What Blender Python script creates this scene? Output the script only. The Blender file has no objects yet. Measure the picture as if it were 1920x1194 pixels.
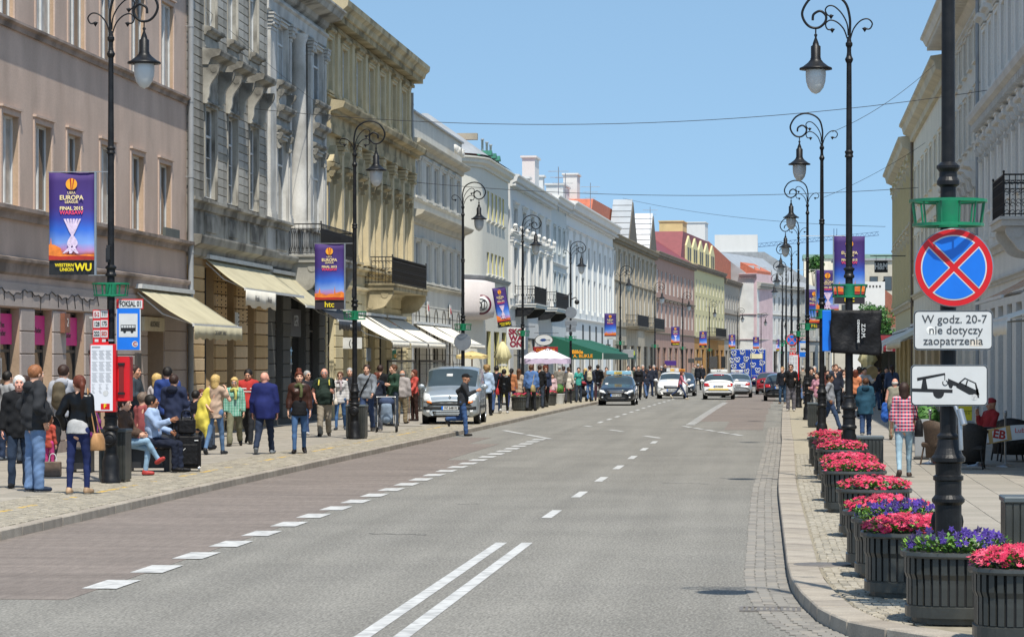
import bpy, bmesh, math, random
import numpy as np
from mathutils import Vector, Matrix
random.seed(7); rng = np.random.default_rng(7)
SC = bpy.context.scene; COL = SC.collection
# ---------------------------------------------------------------- camera, sky, sun, exposure
FPX, VPX, HOR, CAMZ = 5350.0, 1443.0, 677.0, 2.0      # lens in photo pixels, vanishing point, eye height
TH = math.atan((VPX-960)/FPX); CT, ST = math.cos(TH), math.sin(TH)
cam = bpy.data.cameras.new('camera'); camo = bpy.data.objects.new('camera', cam); COL.objects.link(camo)
camo.location = (0, 0, CAMZ); camo.rotation_euler = (math.radians(90), 0, TH)
cam.sensor_width = 36; cam.lens = 36*FPX/1920; cam.shift_y = (HOR-597)/1920
cam.clip_start = .5; cam.clip_end = 6000
SC.camera = camo
w = bpy.data.worlds.new('World'); SC.world = w; w.use_nodes = True
nt = w.node_tree; bg = nt.nodes['Background']
SUN = Vector((.16, -.43, .89)).normalized()           # towards the sun: behind the camera, high, a little to the right
EL = math.asin(SUN.z); AZ = math.atan2(SUN.x, SUN.y)
sky = nt.nodes.new('ShaderNodeTexSky'); sky.sky_type = 'NISHITA'; sky.sun_disc = False
sky.sun_elevation = EL; sky.sun_rotation = AZ; sky.air_density = 1.0; sky.dust_density = .35; sky.ozone_density = 3.0; sky.altitude = 0
wsx = nt.nodes.new('ShaderNodeSeparateXYZ'); wcx = nt.nodes.new('ShaderNodeCombineXYZ'); wma = nt.nodes.new('ShaderNodeMath'); wmx = nt.nodes.new('ShaderNodeMath')
wma.operation = 'MULTIPLY_ADD'; wma.inputs[1].default_value = .9; wma.inputs[2].default_value = .22; wmx.operation = 'MAXIMUM'; wmx.inputs[1].default_value = 0
wtc = nt.nodes.new('ShaderNodeTexCoord'); nt.links.new(wtc.outputs['Generated'], wsx.inputs[0])
nt.links.new(wsx.outputs[2], wmx.inputs[0]); nt.links.new(wmx.outputs[0], wma.inputs[0])      # a clear blue sky right down to the roofs
nt.links.new(wsx.outputs[0], wcx.inputs[0]); nt.links.new(wsx.outputs[1], wcx.inputs[1]); nt.links.new(wma.outputs[0], wcx.inputs[2])
wvn = nt.nodes.new('ShaderNodeVectorMath'); wvn.operation = 'NORMALIZE'; nt.links.new(wcx.outputs[0], wvn.inputs[0]); nt.links.new(wvn.outputs[0], sky.inputs[0])
whs = nt.nodes.new('ShaderNodeHueSaturation'); whs.inputs['Saturation'].default_value = 1.0; nt.links.new(sky.outputs[0], whs.inputs['Color']); wtn = nt.nodes.new('ShaderNodeMix'); wtn.data_type = 'RGBA'; wtn.blend_type = 'MULTIPLY'; wtn.inputs[0].default_value = 1; wtn.inputs[7].default_value = (.96, .985, .87, 1); nt.links.new(whs.outputs[0], wtn.inputs[6]); nt.links.new(wtn.outputs[2], bg.inputs[0]); bg.inputs[1].default_value = .138
sl = bpy.data.lights.new('sun', 'SUN'); slo = bpy.data.objects.new('sun', sl); COL.objects.link(slo)
sl.energy = 3.6; sl.angle = math.radians(.5); sl.color = (1, .94, .84)
slo.rotation_euler = SUN.to_track_quat('Z', 'Y').to_euler(); slo.location = (5, -10, 40)
SC.view_settings.view_transform = 'Standard'; SC.view_settings.look = 'None'; SC.view_settings.gamma = 1
SC.view_settings.exposure = .62; SC.view_settings.use_curve_mapping = False
SC.cycles.use_denoising = True; SC.cycles.max_bounces = 5; SC.cycles.diffuse_bounces = 3; SC.cycles.glossy_bounces = 2
SC.cycles.transparent_max_bounces = 8; SC.cycles.transmission_bounces = 4
# ---------------------------------------------------------------- photo pixels -> the place (s = pixels per metre at that depth)
def W(px, s, z=0.0):
 zc = FPX/s; X = (px-VPX)*CT/s
 return Vector((X, (zc+X*ST)/CT, z))
def G(px, py, z=0.0):
 return W(px, (py-HOR)/(CAMZ-z), z)
def S(h):
 h = h.lstrip('#'); c = [int(h[i:i+2], 16)/255 for i in (0, 2, 4)]
 return tuple((x/12.92 if x < .04045 else ((x+.055)/1.055)**2.4) for x in c)
# ---------------------------------------------------------------- mesh builder
class MB:
 def __init__(s): s.v = []; s.f = []; s.m = []; s.s = []; s.M = None
 def add(s, vs, fs, mat=0, smooth=False):
  b = len(s.v)
  if s.M is not None: vs = [tuple(s.M @ Vector(p)) for p in vs]
  s.v += [tuple(p) for p in vs]
  for f in fs: s.f.append([b+i for i in f]); s.m.append(mat); s.s.append(smooth)
  return s
 def box(s, x0, x1, y0, y1, z0, z1, mat=0):
  return s.add([(x0,y0,z0),(x1,y0,z0),(x1,y1,z0),(x0,y1,z0),(x0,y0,z1),(x1,y0,z1),(x1,y1,z1),(x0,y1,z1)],
   [(0,3,2,1),(4,5,6,7),(0,1,5,4),(1,2,6,5),(2,3,7,6),(3,0,4,7)], mat)
 def bbox(s, x0, x1, y0, y1, z0, z1, b=.01, mat=0):
  """box with bevelled edges"""
  xs = ((x0, x0+b, x1-b, x1)); ys = (y0, y0+b, y1-b, y1); zs = (z0, z0+b, z1-b, z1)
  vs = [];
  for (sx, sy, sz) in [(i,j,k) for k in (0,1) for j in (0,1) for i in (0,1)]:
   X, X2 = (xs[0], xs[1]) if sx == 0 else (xs[3], xs[2])
   Y, Y2 = (ys[0], ys[1]) if sy == 0 else (ys[3], ys[2])
   Z, Z2 = (zs[0], zs[1]) if sz == 0 else (zs[3], zs[2])
   vs += [(X, Y2, Z2), (X2, Y, Z2), (X2, Y2, Z)]
  I = lambda i, j, k, a: ((k*2+j)*2+i)*3+a
  fs = []
  for q in (0,1):
   f = [I(q,0,0,0), I(q,1,0,0), I(q,1,1,0), I(q,0,1,0)]; fs.append(f if q else f[::-1])
   f = [I(0,q,0,1), I(1,q,0,1), I(1,q,1,1), I(0,q,1,1)]; fs.append(f[::-1] if q else f)
   f = [I(0,0,q,2), I(1,0,q,2), I(1,1,q,2), I(0,1,q,2)]; fs.append(f if q else f[::-1])
  for p in (0,1):
   for q in (0,1):
    fs.append([I(p,q,0,0), I(p,q,1,0), I(p,q,1,1), I(p,q,0,1)])
    fs.append([I(p,0,q,0), I(p,1,q,0), I(p,1,q,2), I(p,0,q,2)])
    fs.append([I(0,p,q,1), I(1,p,q,1), I(1,p,q,2), I(0,p,q,2)])
  for i in (0,1):
   for j in (0,1):
    for k in (0,1): fs.append([I(i,j,k,0), I(i,j,k,1), I(i,j,k,2)])
  return s.add(vs, fs, mat)
 def prism(s, poly, a0, a1, axis='y', mat=0, cap=True):
  """extrude a 2D polygon; axis y: poly is (x,z); axis x: poly is (y,z); axis z: poly is (x,y)"""
  n = len(poly)
  g = {'y': lambda p, a: (p[0], a, p[1]), 'x': lambda p, a: (a, p[0], p[1]), 'z': lambda p, a: (p[0], p[1], a)}[axis]
  vs = [g(p, a0) for p in poly]+[g(p, a1) for p in poly]
  fs = [(i, (i+1) % n, n+(i+1) % n, n+i) for i in range(n)]
  if cap: fs += [tuple(range(n))[::-1], tuple(range(n, 2*n))]
  return s.add(vs, fs, mat)
 def lathe(s, prof, c=(0,0,0), seg=12, mat=0, smooth=True, axis='z', a0=0.0, a1=None, sq=1.0):
  full = a1 is None; a1 = a0+2*math.pi if full else a1
  n = seg if full else seg+1
  vs = []
  for r, h in prof:
   for i in range(n):
    a = a0+(a1-a0)*i/seg; x, y = r*math.cos(a), r*math.sin(a)*sq
    vs.append({'z': (c[0]+x, c[1]+y, c[2]+h), 'y': (c[0]+x, c[1]+h, c[2]+y), 'x': (c[0]+h, c[1]+x, c[2]+y)}[axis])
  fs = []
  for j in range(len(prof)-1):
   for i in range(seg):
    a, b = j*n+i, j*n+(i+1) % n if full else j*n+i+1
    fs.append((a, b, b+n, a+n))
  return s.add(vs, fs, mat, smooth)
 def tube(s, pts, r, seg=6, mat=0, smooth=True, cap=True):
  pts = [Vector(p) for p in pts]; n = len(pts)
  rs = r if isinstance(r, (list, tuple)) else [r]*n
  vs = []; ref = None
  for i, p in enumerate(pts):
   t = (pts[min(i+1, n-1)]-pts[max(i-1, 0)]).normalized()
   if ref is None: ref = Vector((0,0,1)) if abs(t.z) < .9 else Vector((1,0,0))
   u = (ref-t*ref.dot(t)); u = u.normalized() if u.length > 1e-6 else t.orthogonal().normalized()
   ref = u; q = t.cross(u)
   for k in range(seg):
    a = 2*math.pi*k/seg; vs.append(p+(u*math.cos(a)+q*math.sin(a))*rs[i])
  fs = [(i*seg+k, i*seg+(k+1) % seg, (i+1)*seg+(k+1) % seg, (i+1)*seg+k) for i in range(n-1) for k in range(seg)]
  s.add(vs, fs, mat, smooth)
  if cap: s.add(vs[:seg], [tuple(range(seg))[::-1]], mat); s.add(vs[-seg:], [tuple(range(seg))], mat)
  return s
 def sphere(s, c, r, seg=10, rings=6, mat=0, sc=(1,1,1)):
  prof = [(math.sin(math.pi*i/rings), -math.cos(math.pi*i/rings)) for i in range(rings+1)]
  vs = [];
  for a, h in prof:
   for k in range(seg):
    t = 2*math.pi*k/seg; vs.append((c[0]+r*sc[0]*a*math.cos(t), c[1]+r*sc[1]*a*math.sin(t), c[2]+r*sc[2]*h))
  fs = [(j*seg+i, j*seg+(i+1) % seg, (j+1)*seg+(i+1) % seg, (j+1)*seg+i) for j in range(rings) for i in range(seg)]
  return s.add(vs, fs, mat, True)
 def mesh(s, name, mats):
  me = bpy.data.meshes.new(name); me.from_pydata(s.v, [], s.f)
  for m in (mats if isinstance(mats, (list, tuple)) else [mats]): me.materials.append(m)
  me.polygons.foreach_set('material_index', s.m); me.polygons.foreach_set('use_smooth', s.s)
  me.update(); return me
 def build(s, name, mats, parent=None, loc=(0,0,0), rot=(0,0,0), **kw):
  return link(name, s.mesh(name, mats), parent, loc, rot, **kw)
def link(name, me, parent=None, loc=(0,0,0), rot=(0,0,0), scale=None, **kw):
 o = bpy.data.objects.new(name, me); COL.objects.link(o)
 o.location = loc; o.rotation_euler = rot
 if scale: o.scale = scale
 if parent is not None: o.parent = parent
 for k, v in kw.items(): o[k] = v
 return o
def thing(name, label, cat, loc=(0,0,0), rz=0, group=None, me=None):
 o = bpy.data.objects.new(name, me); COL.objects.link(o); o.location = loc; o.rotation_euler = (0, 0, rz)
 o['label'] = label; o['category'] = cat
 if group: o['group'] = group
 return o
def copy_tree(o, parent=None):
 c = o.copy(); COL.objects.link(c); c.parent = parent
 for ch in list(o.children): copy_tree(ch, c)
 return c
def crv(pts, n=6):
 """Catmull-Rom through points"""
 P = [Vector(p) for p in pts]; P = [P[0]]+P+[P[-1]]; out = []
 for i in range(1, len(P)-2):
  for k in range(n):
   t = k/n; a, b, c, d = P[i-1:i+3]
   out.append(.5*((2*b)+(c-a)*t+(2*a-5*b+4*c-d)*t*t+(3*b-a-3*c+d)*t**3))
 out.append(P[-2]); return out
def explode(b, name, mats, parent):
 """every loose piece of a builder becomes an object of its own"""
 par = list(range(len(b.v)))
 def fd(a):
  while par[a] != a: par[a] = par[par[a]]; a = par[a]
  return a
 for f in b.f:
  for i in f[1:]: par[fd(i)] = fd(f[0])
 g = {}
 for k, f in enumerate(b.f): g.setdefault(fd(f[0]), []).append(k)
 for ks in g.values():
  ids = sorted({i for k in ks for i in b.f[k]}); mp = {a: i for i, a in enumerate(ids)}; q = MB(); q.v = [b.v[i] for i in ids]
  for k in ks: q.f.append([mp[i] for i in b.f[k]]); q.m.append(b.m[k]); q.s.append(b.s[k])
  q.build(name, mats, parent)
_fc = {}
def textmesh(body, size, depth, m, align='CENTER', bold=0.0, sx=1.0):
 key = (body, size, depth, m.name, align, bold, sx)
 if key in _fc: return _fc[key]
 c = bpy.data.curves.new('lettering', 'FONT'); c.body = body; c.size = size; c.align_x = align; c.align_y = 'CENTER'
 c.extrude = depth; c.offset = bold; c.resolution_u = 3
 o = bpy.data.objects.new('tmp', c); COL.objects.link(o)
 dg = bpy.context.evaluated_depsgraph_get(); me = bpy.data.meshes.new_from_object(o.evaluated_get(dg))
 bpy.data.objects.remove(o); me.materials.clear(); me.materials.append(m)
 if sx != 1: me.transform(Matrix.Diagonal((sx, 1, 1, 1)))
 _fc[key] = me; return me
def text(body, size, m, parent, loc, rot=(math.pi/2, 0, 0), name='lettering', **kw):
 return link(name, textmesh(body, size, kw.pop('depth', .002), m, kw.pop('align', 'CENTER'), kw.pop('bold', 0.0), kw.pop('sx', 1.0)), parent, loc, rot)
# ---------------------------------------------------------------- materials
MT = {}
def desat(c, k=.86):
 g = .3*c[0]+.6*c[1]+.1*c[2]; return tuple(g+(x-g)*k for x in c)
def mat(name, col, rough=.7, metal=0, var=.12, scale=3.0, bump=0.0, bscale=40.0, streak=0.0, spec=.5, coord='Object', coat=0, fine=0.0, dirt=None, dscale=.6, damt=.0):
 if name in MT: return MT[name]
 m = bpy.data.materials.new(name); m.use_nodes = True; MT[name] = m
 n = m.node_tree.nodes; L = m.node_tree.links; b = n['Principled BSDF']
 b.inputs['Roughness'].default_value = rough; b.inputs['Metallic'].default_value = metal
 b.inputs['Specular IOR Level'].default_value = spec
 if coat: b.inputs['Coat Weight'].default_value = coat; b.inputs['Coat Roughness'].default_value = .05
 c = tuple(col)+(1,)
 b.inputs['Base Color'].default_value = c
 tc = n.new('ShaderNodeTexCoord'); src = tc.outputs[coord]
 cur = None
 def noise(sc, det=4, vec=src):
  t = n.new('ShaderNodeTexNoise'); t.inputs['Scale'].default_value = sc; t.inputs['Detail'].default_value = det
  L.new(vec, t.inputs['Vector']); return t.outputs['Fac']
 def mul(prev, fac, lo, hi, a=.3, z=.7):
  r = n.new('ShaderNodeMapRange'); r.inputs[1].default_value = a; r.inputs[2].default_value = z
  r.inputs[3].default_value = lo; r.inputs[4].default_value = hi; L.new(fac, r.inputs[0])
  x = n.new('ShaderNodeMix'); x.data_type = 'RGBA'; x.blend_type = 'MULTIPLY'; x.inputs[0].default_value = 1
  if prev is None: x.inputs[6].default_value = c
  else: L.new(prev, x.inputs[6])
  L.new(r.outputs[0], x.inputs[7]); return x.outputs[2]
 if var: cur = mul(cur, noise(scale), 1-var, 1+var)
 if fine: cur = mul(cur, noise(scale*22, 2), 1-fine, 1+fine)
 if streak:
  mp = n.new('ShaderNodeMapping'); mp.inputs['Scale'].default_value = (.75, .75, .2); L.new(src, mp.inputs['Vector'])
  cur = mul(cur, noise(1.3, 9, mp.outputs[0]), 1-streak, 1+streak*.3, .3, .66)
 if dirt:
  x = n.new('ShaderNodeMix'); x.data_type = 'RGBA'
  r = n.new('ShaderNodeMapRange'); r.inputs[1].default_value = .46; r.inputs[2].default_value = .64; r.inputs[4].default_value = damt
  L.new(noise(dscale, 8), r.inputs[0]); L.new(r.outputs[0], x.inputs[0])
  if cur is None: x.inputs[6].default_value = c
  else: L.new(cur, x.inputs[6])
  x.inputs[7].default_value = tuple(dirt)+(1,); cur = x.outputs[2]
 if cur is not None: L.new(cur, b.inputs['Base Color'])
 if bump:
  bp = n.new('ShaderNodeBump'); bp.inputs['Strength'].default_value = 1; bp.inputs['Distance'].default_value = bump
  L.new(noise(bscale, 3), bp.inputs['Height']); L.new(bp.outputs[0], b.inputs['Normal'])
 return m
def wallmat(name, h, streak=.18, var=.1, dirt=None, damt=.0, bump=.004):
 h = desat(S(h) if isinstance(h, str) else h)
 dirt = desat(dirt) if dirt else None
 return mat(name, S(h) if isinstance(h, str) else h, .88, 0, var, .9, bump, 25, streak, .25, fine=.06, dirt=dirt, damt=damt, dscale=.9)
def glassmat(name, col=(.03,.036,.04), rough=.04, alpha=1.0):
 if name in MT: return MT[name]
 m = mat(name, col, rough, 0, .25, 1.3, spec=.9)
 if alpha < 1: m.node_tree.nodes['Principled BSDF'].inputs['Alpha'].default_value = alpha
 return m
def cloth(col, rough=.85, bump=.006, bs=9, nm=None):
 col = S(col) if isinstance(col, str) else col; col = tuple(x*.86 for x in desat(col, .84))
 return mat(nm or 'cloth_%02x%02x%02x' % tuple(int(255*min(1, x)) for x in col), col, rough, 0, .26, 5, bump*1.8, bs*.8, spec=.25)
M_iron = mat('black_cast_iron', (.009,.0095,.011), .42, .0, .3, 6, .0015, 60, spec=.28, dirt=(.03,.03,.03), dscale=9, damt=.3)
M_rail = mat('black_wrought_iron', (.012,.012,.013), .5, 0, .2, 4)
M_green = mat('green_painted_steel', S('#0f7a52'), .4, 0, .1, 5, dirt=(.02,.12,.08), dscale=8, damt=.4)
M_white = mat('white_sign_paint', (.6,.61,.6), .4, 0, .06, 4, dirt=(.46,.46,.44), dscale=2.5, damt=.35)
M_black = mat('black_sign_paint', (.012,.012,.012), .45, 0, .1, 8)
M_red = mat('red_sign_paint', S('#c8141c'), .4, 0, .08, 5)
M_blue = mat('blue_sign_paint', S('#0f6fd6'), .4, 0, .06, 5)
M_steel = mat('galvanised_steel', (.38,.39,.4), .35, .8, .1, 6)
M_frame = mat('white_window_frame', (.62,.63,.62), .5, 0, .1, 4)
M_dframe = mat('dark_window_frame', (.06,.055,.05), .5, 0, .1, 4)
M_pane = glassmat('window_glass', (.05,.058,.062), .03)
M_curt = mat('window_curtain', (.33,.33,.31), .25, 0, .3, 3, spec=.8)
M_shop = glassmat('shop_window_glass', (.018,.018,.02), .03)
M_zinc = mat('zinc_sheet', (.3,.315,.325), .6, .0, .15, 1.5)
M_tile = mat('orange_roof_tile', S('#b0654c'), .8, 0, .18, 3, fine=.1)
# ---------------------------------------------------------------- the street's line, taken from its lamp posts
LL = [(208,114),(665,73),(868,54.4),(980,44.4),(1070,36.4),(1163,29),(1228,24),(1280,21),(1330,18.2),(1383,16.2),(1427,14.75),(1465,13.4)]
_LP = [W(*a) for a in LL]
_ly = [0.0, 30.0]+[p.y for p in _LP]+[520.0, 700.0]; _lx = [-10.75, -10.75]+[p.x for p in _LP]+[10.0, 28.0]
def LX(y): return float(np.interp(y, _ly, np.array(_lx)))
_yy = np.arange(0, 700, 4.0); _xx = np.interp(_yy, _ly, _lx)
_xs = np.convolve(np.pad(_xx, 6, mode='edge'), np.ones(13)/13, 'valid'); _xs[_yy < 80] = _xx[_yy < 80]
def LXs(y): return float(np.interp(y, _yy, _xs))
KL = lambda y: LXs(y)+1.72                     # left kerb face
def KR(y):                                      # right kerb face, flaring out towards the camera
 t = W(1475, 191).y
 if y >= 33: return LXs(y)+10.92
 if y <= 20: return 3.2
 return float(np.interp(y, [20, 21.0, 22.0, 23.2, 24.9, 26.5, 28.2, 30.5, 33], [2.0, 1.15, .62, .4, .27, .2, .175, .17, LXs(33)+10.92]))
def structure(o): o['kind'] = 'structure'; return o
M_asph = mat('grey_asphalt', (.198,.19,.168), .92, 0, .07, .5, .0035, 120, fine=.0, dirt=(.15,.144,.13), dscale=.35, damt=.35, spec=.3)
def _grit(m, lo=.62, hi=1.5, sc=55):
 n = m.node_tree.nodes; L = m.node_tree.links; b = n['Principled BSDF']; src = b.inputs['Base Color'].links[0].from_socket
 tc = n.new('ShaderNodeTexCoord'); t = n.new('ShaderNodeTexNoise'); t.inputs['Scale'].default_value = sc; t.inputs['Detail'].default_value = 2; L.new(tc.outputs['Object'], t.inputs['Vector'])
 r = n.new('ShaderNodeMapRange'); r.inputs[1].default_value = .3; r.inputs[2].default_value = .72; r.inputs[3].default_value = lo; r.inputs[4].default_value = hi; L.new(t.outputs['Fac'], r.inputs[0])
 x = n.new('ShaderNodeMix'); x.data_type = 'RGBA'; x.blend_type = 'MULTIPLY'; x.inputs[0].default_value = 1; L.new(src, x.inputs[6]); L.new(r.outputs[0], x.inputs[7]); L.new(x.outputs[2], b.inputs['Base Color'])
def _stretch(m, scv, lo, hi, sc=1.0):
 n = m.node_tree.nodes; L = m.node_tree.links; b = n['Principled BSDF']; src = b.inputs['Base Color'].links[0].from_socket
 tc = n.new('ShaderNodeTexCoord'); mp = n.new('ShaderNodeMapping'); mp.inputs['Scale'].default_value = scv; L.new(tc.outputs['Object'], mp.inputs['Vector'])
 t = n.new('ShaderNodeTexNoise'); t.inputs['Scale'].default_value = sc; t.inputs['Detail'].default_value = 5; L.new(mp.outputs[0], t.inputs['Vector'])
 r = n.new('ShaderNodeMapRange'); r.inputs[1].default_value = .35; r.inputs[2].default_value = .65; r.inputs[3].default_value = lo; r.inputs[4].default_value = hi; L.new(t.outputs['Fac'], r.inputs[0])
 x = n.new('ShaderNodeMix'); x.data_type = 'RGBA'; x.blend_type = 'MULTIPLY'; x.inputs[0].default_value = 1; L.new(src, x.inputs[6]); L.new(r.outputs[0], x.inputs[7]); L.new(x.outputs[2], b.inputs['Base Color'])
_grit(M_asph, .6, 1.5, 42); _stretch(M_asph, (48, 6, 1), .82, 1.2, 1.0); _stretch(M_asph, (2.2, .05, 1), .95, 1.05, 1.0); _stretch(M_asph, (1, .05, 1), .93, 1.08, 1.3)
M_bay = mat('brown_grey_bus_bay_concrete', S('#7b726b'), .9, 0, .08, .6, .002, 90, dirt=S('#6f6761'), dscale=.5, damt=.45, spec=.3); _grit(M_bay, .8, 1.2, 50); _stretch(M_bay, (20, 2, 1), .9, 1.1, 1.0); _stretch(M_bay, (.25, 3, 1), .88, 1.08, 1.0)
M_paint = mat('worn_white_road_paint', (.52,.52,.5), .7, 0, .1, 2, dirt=(.3,.3,.29), dscale=7, damt=.75)
M_kerb = mat('granite_kerb', S('#a39a8c'), .85, 0, .16, 2.5, .003, 60, fine=.12, dirt=S('#6e675d'), dscale=1.6, damt=.6); _grit(M_kerb, .85, 1.15, 70)
M_kerbd = mat('dark_granite_kerb', S('#978e81'), .85, 0, .16, 2.5, .003, 60, fine=.12, dirt=S('#5a544d'), dscale=1.6, damt=.6)
M_sett = [mat('beige_sett_%s' % c, S(h), .85, 0, .14, 5, .003, 70, fine=.1) for c, h in (('a','#9b9382'), ('b','#a39b8b'), ('c','#918a7b'), ('d','#868073'))]
M_ysett = mat('yellow_painted_sett', S('#c9a338'), .8, 0, .2, 20, dirt=S('#9a9078'), dscale=14, damt=.7)
M_gut = [mat('gutter_sett_%s' % c, S(h), .85, 0, .14, 5, .003, 70, fine=.1, dirt=S('#77716a'), dscale=1.2, damt=.4) for c, h in (('a','#87837b'), ('b','#8f897f'), ('c','#7c7871'))]
M_joint = mat('sand_joint', S('#8a8270'), .95, 0, .2, 8)
M_slab = [mat('grey_paving_slab_%s' % c, S(h), .85, 0, .09, 1.2, .0015, 60, fine=.08, dirt=S('#837e76'), dscale=.7, damt=.4) for c, h in (('a','#968f83'), ('b','#9b9488'), ('c','#908a7e'))]
g = MB().box(-2500, 2500, -500, 5000, -.6, -.3).build('ground', mat('far_ground', (.16,.16,.15), .95)); structure(g)
def ribbon(name, fa, fb, ys, z, m, zb=None):
 b = MB()
 for a, c in zip(ys[:-1], ys[1:]):
  b.add([(fa(a), a, z), (fb(a), a, z), (fb(c), c, z), (fa(c), c, z)], [(0,1,2,3)])
  if zb is not None:
   b.add([(fa(a), a, zb), (fa(c), c, zb), (fa(c), c, z), (fa(a), a, z), (fb(a), a, zb), (fb(c), c, zb), (fb(c), c, z), (fb(a), a, z)], [(0,1,2,3), (4,7,6,5)])
 return structure(b.build(name, m))
YS = [4]+[15+2*i for i in range(15)]+[45+5*i for i in range(100)]
road = ribbon('road', lambda y: KL(y)-.25, lambda y: max(KR(y)+.3, 9 if y < 20 else -99), YS, -.12, M_asph)
# pavements: bed below, setts and slabs on top
pl = ribbon('left_pavement', lambda y: LXs(y)-40, lambda y: KL(y)-.17, YS, -.012, M_joint, -.29)
pr = ribbon('right_pavement', lambda y: KR(y)+.30, lambda y: LXs(y)+55, YS, -.012, M_joint, -.29)
# far stretches where single slabs are too small to tell apart
def far_sheet(name, fa, fb, ys, m, par):
 b = MB()
 for a, c in zip(ys[:-1], ys[1:]): b.add([(fa(a), a, -.002), (fb(a), a, -.002), (fb(c), c, -.002), (fa(c), c, -.002)], [(0,1,2,3)])
 return b.build(name, m, par)
YF = lambda a: [a]+[y for y in YS if y > a]
M_farp = mat('far_grey_paving', S('#98938a'), .88, 0, .1, 1.5, fine=.1, dirt=S('#7d786f'), dscale=.8, damt=.5)
M_fars = mat('far_beige_setts', S('#9c937f'), .9, 0, .15, 4, .004, 30, fine=.22)
far_sheet('paving', lambda y: LXs(y)-39, lambda y: LXs(y)-.15, YF(88), M_farp, pl)
far_sheet('sett_strip', lambda y: LXs(y)-.15, lambda y: KL(y)-.2, YF(90), M_fars, pl)
far_sheet('paving', lambda y: LXs(y)+12.4, lambda y: LXs(y)+50, YF(72), M_farp, pr)
far_sheet('sett_strip', lambda y: KR(y)+.3, lambda y: LXs(y)+12.4, YF(62), M_fars, pr)
b = MB(); b.add([(LXs(40)-39, 10, -.002), (-15.0, 10, -.002), (-15.0, 88, -.002), (LXs(40)-39, 88, -.002)], [(0,1,2,3)]); b.build('paving', M_farp, pl)
b = MB(); b.add([(7.5, 10, -.002), (48, 10, -.002), (48, 72, -.002), (7.5, 72, -.002)], [(0,1,2,3)]); b.build('paving', M_farp, pr)
def in_view(x, y, pad=30):
 zc = -x*ST+y*CT
 if zc < 3: return False
 s = FPX/zc; px = VPX+x*s/CT; py = HOR+CAMZ*s
 return -pad < px < 1920+pad and py < 1194+pad*.6
def stone_mesh(name, lx, ly, m, h=.012, e=.006, jit=0.0, r=None):
 z0 = -h; vs = []
 for (a, bb, z) in ((0,0,z0),(1,0,z0),(1,1,z0),(0,1,z0)): vs.append(((a-.5)*lx, (bb-.5)*ly, z))
 for (a, bb) in ((0,0),(1,0),(1,1),(0,1)):
  j = (random.uniform(-jit, jit), random.uniform(-jit, jit)) if jit else (0, 0)
  vs.append(((a-.5)*(lx-2*e)+j[0], (bb-.5)*(ly-2*e)+j[1], random.uniform(-.002, .002) if jit else 0))
 return vs, [(4,5,6,7),(0,1,5,4),(1,2,6,5),(2,3,7,6),(3,0,4,7)]
def paving(parent, cells, name, lx, ly, mats, parts=300, jit=0.0, gap=.006, h=.012, extra=None, z=0.0, stuffname=None):
 """cells: (x, y, material index); the nearest ones in view are parts, the rest one mesh"""
 cells = sorted(cells, key=lambda c: c[1]); mlist = list(mats)+([extra] if extra else [])
 vis = [c for c in cells if in_view(c[0], c[1], 0)]; near = set(id(c) for c in vis[:parts])
 variants = []
 for mi, m in enumerate(mlist):
  vv = []
  for k in range(4):
   vs, fs = stone_mesh(name, lx-gap, ly-gap, m, h, .005, jit); bb = MB(); bb.add(vs, fs); vv.append(bb.mesh(name, m))
  variants.append(vv)
 rest = MB()
 for c in cells:
  if id(c) in near:
   link(name, random.choice(variants[c[2]]), parent, (c[0], c[1], z+random.uniform(-.0015, .0015)), (0, 0, random.uniform(-.02, .02) if jit else 0))
  elif in_view(c[0], c[1], 60):
   vs, fs = stone_mesh(name, lx-gap, ly-gap, None, h, .005, jit); dz = z+random.uniform(-.0015, .0015)
   rest.add([(v[0]+c[0], v[1]+c[1], v[2]+dz) for v in vs], fs, c[2])
 if rest.v: rest.build(stuffname or name+'s', mlist, parent, kind='stuff')
cells = []
y = 22.0
while y < 62:
 x0 = KR(y)+.31; x1 = 5.2 if y < 34.2 else LXs(y)+12.38
 x = x0+.05+random.uniform(0, .02)
 while x < x1:
  mi = random.choice((0,0,1,1,2,3))
  cells.append((x+random.uniform(-.006, .006), y+random.uniform(-.006, .006), mi)); x += .078
 y += .078
paving(pr, cells, 'sett', .078, .078, M_sett, 300, .006, gap=.004)
cells = []
y = 30.0
while y < 90:
 x = LXs(y)-.1; x1 = KL(y)-.2
 while x < x1:
  yl = abs(x-(KL(y)-1.2)) < .065
  mi = 4 if yl and random.random() < .35+.35*math.sin(y*.9)+.2*math.sin(y*3.1) else random.choice((0,0,1,2,2,3))
  cells.append((x+random.uniform(-.006, .006), y+random.uniform(-.006, .006), mi)); x += .11
 y += .11
paving(pl, cells, 'sett', .11, .11, M_sett, 300, .008, extra=M_ysett, gap=.004)
cells = []
for j in range(0, 64):
 y = 34.5+.6*j
 for i in range(0, 10):
  x = LXs(y)+12.4+.3+.6*i+(.3 if j % 2 else 0)*0
  if y < 72 and x < 8: cells.append((x, y, random.choice((0,1,2))))
paving(pr, cells, 'paving_slab', .6, .6, M_slab, 300, 0, .005)
cells = []
for j in range(0, 96):
 y = 30+.6*j
 for i in range(0, 7):
  x = LXs(y)-.15-.3-.6*i
  if x > -15.4: cells.append((x, y, random.choice((0,1,2))))
paving(pl, cells, 'paving_slab', .6, .6, M_slab, 300, 0, .005)
cells = []
y = 21.0
while y < 92:
 for k in range(4):
  x = KR(y)-.06-.105*k
  cells.append((x+random.uniform(-.008, .008), y+(.1 if k % 2 else 0)+random.uniform(-.006, .006), random.choice((0,0,1,2))))
 y += .2
paving(road, cells, 'gutter_sett', .105, .2, M_gut, 300, .006, gap=.006, h=.004, z=-.112)
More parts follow.
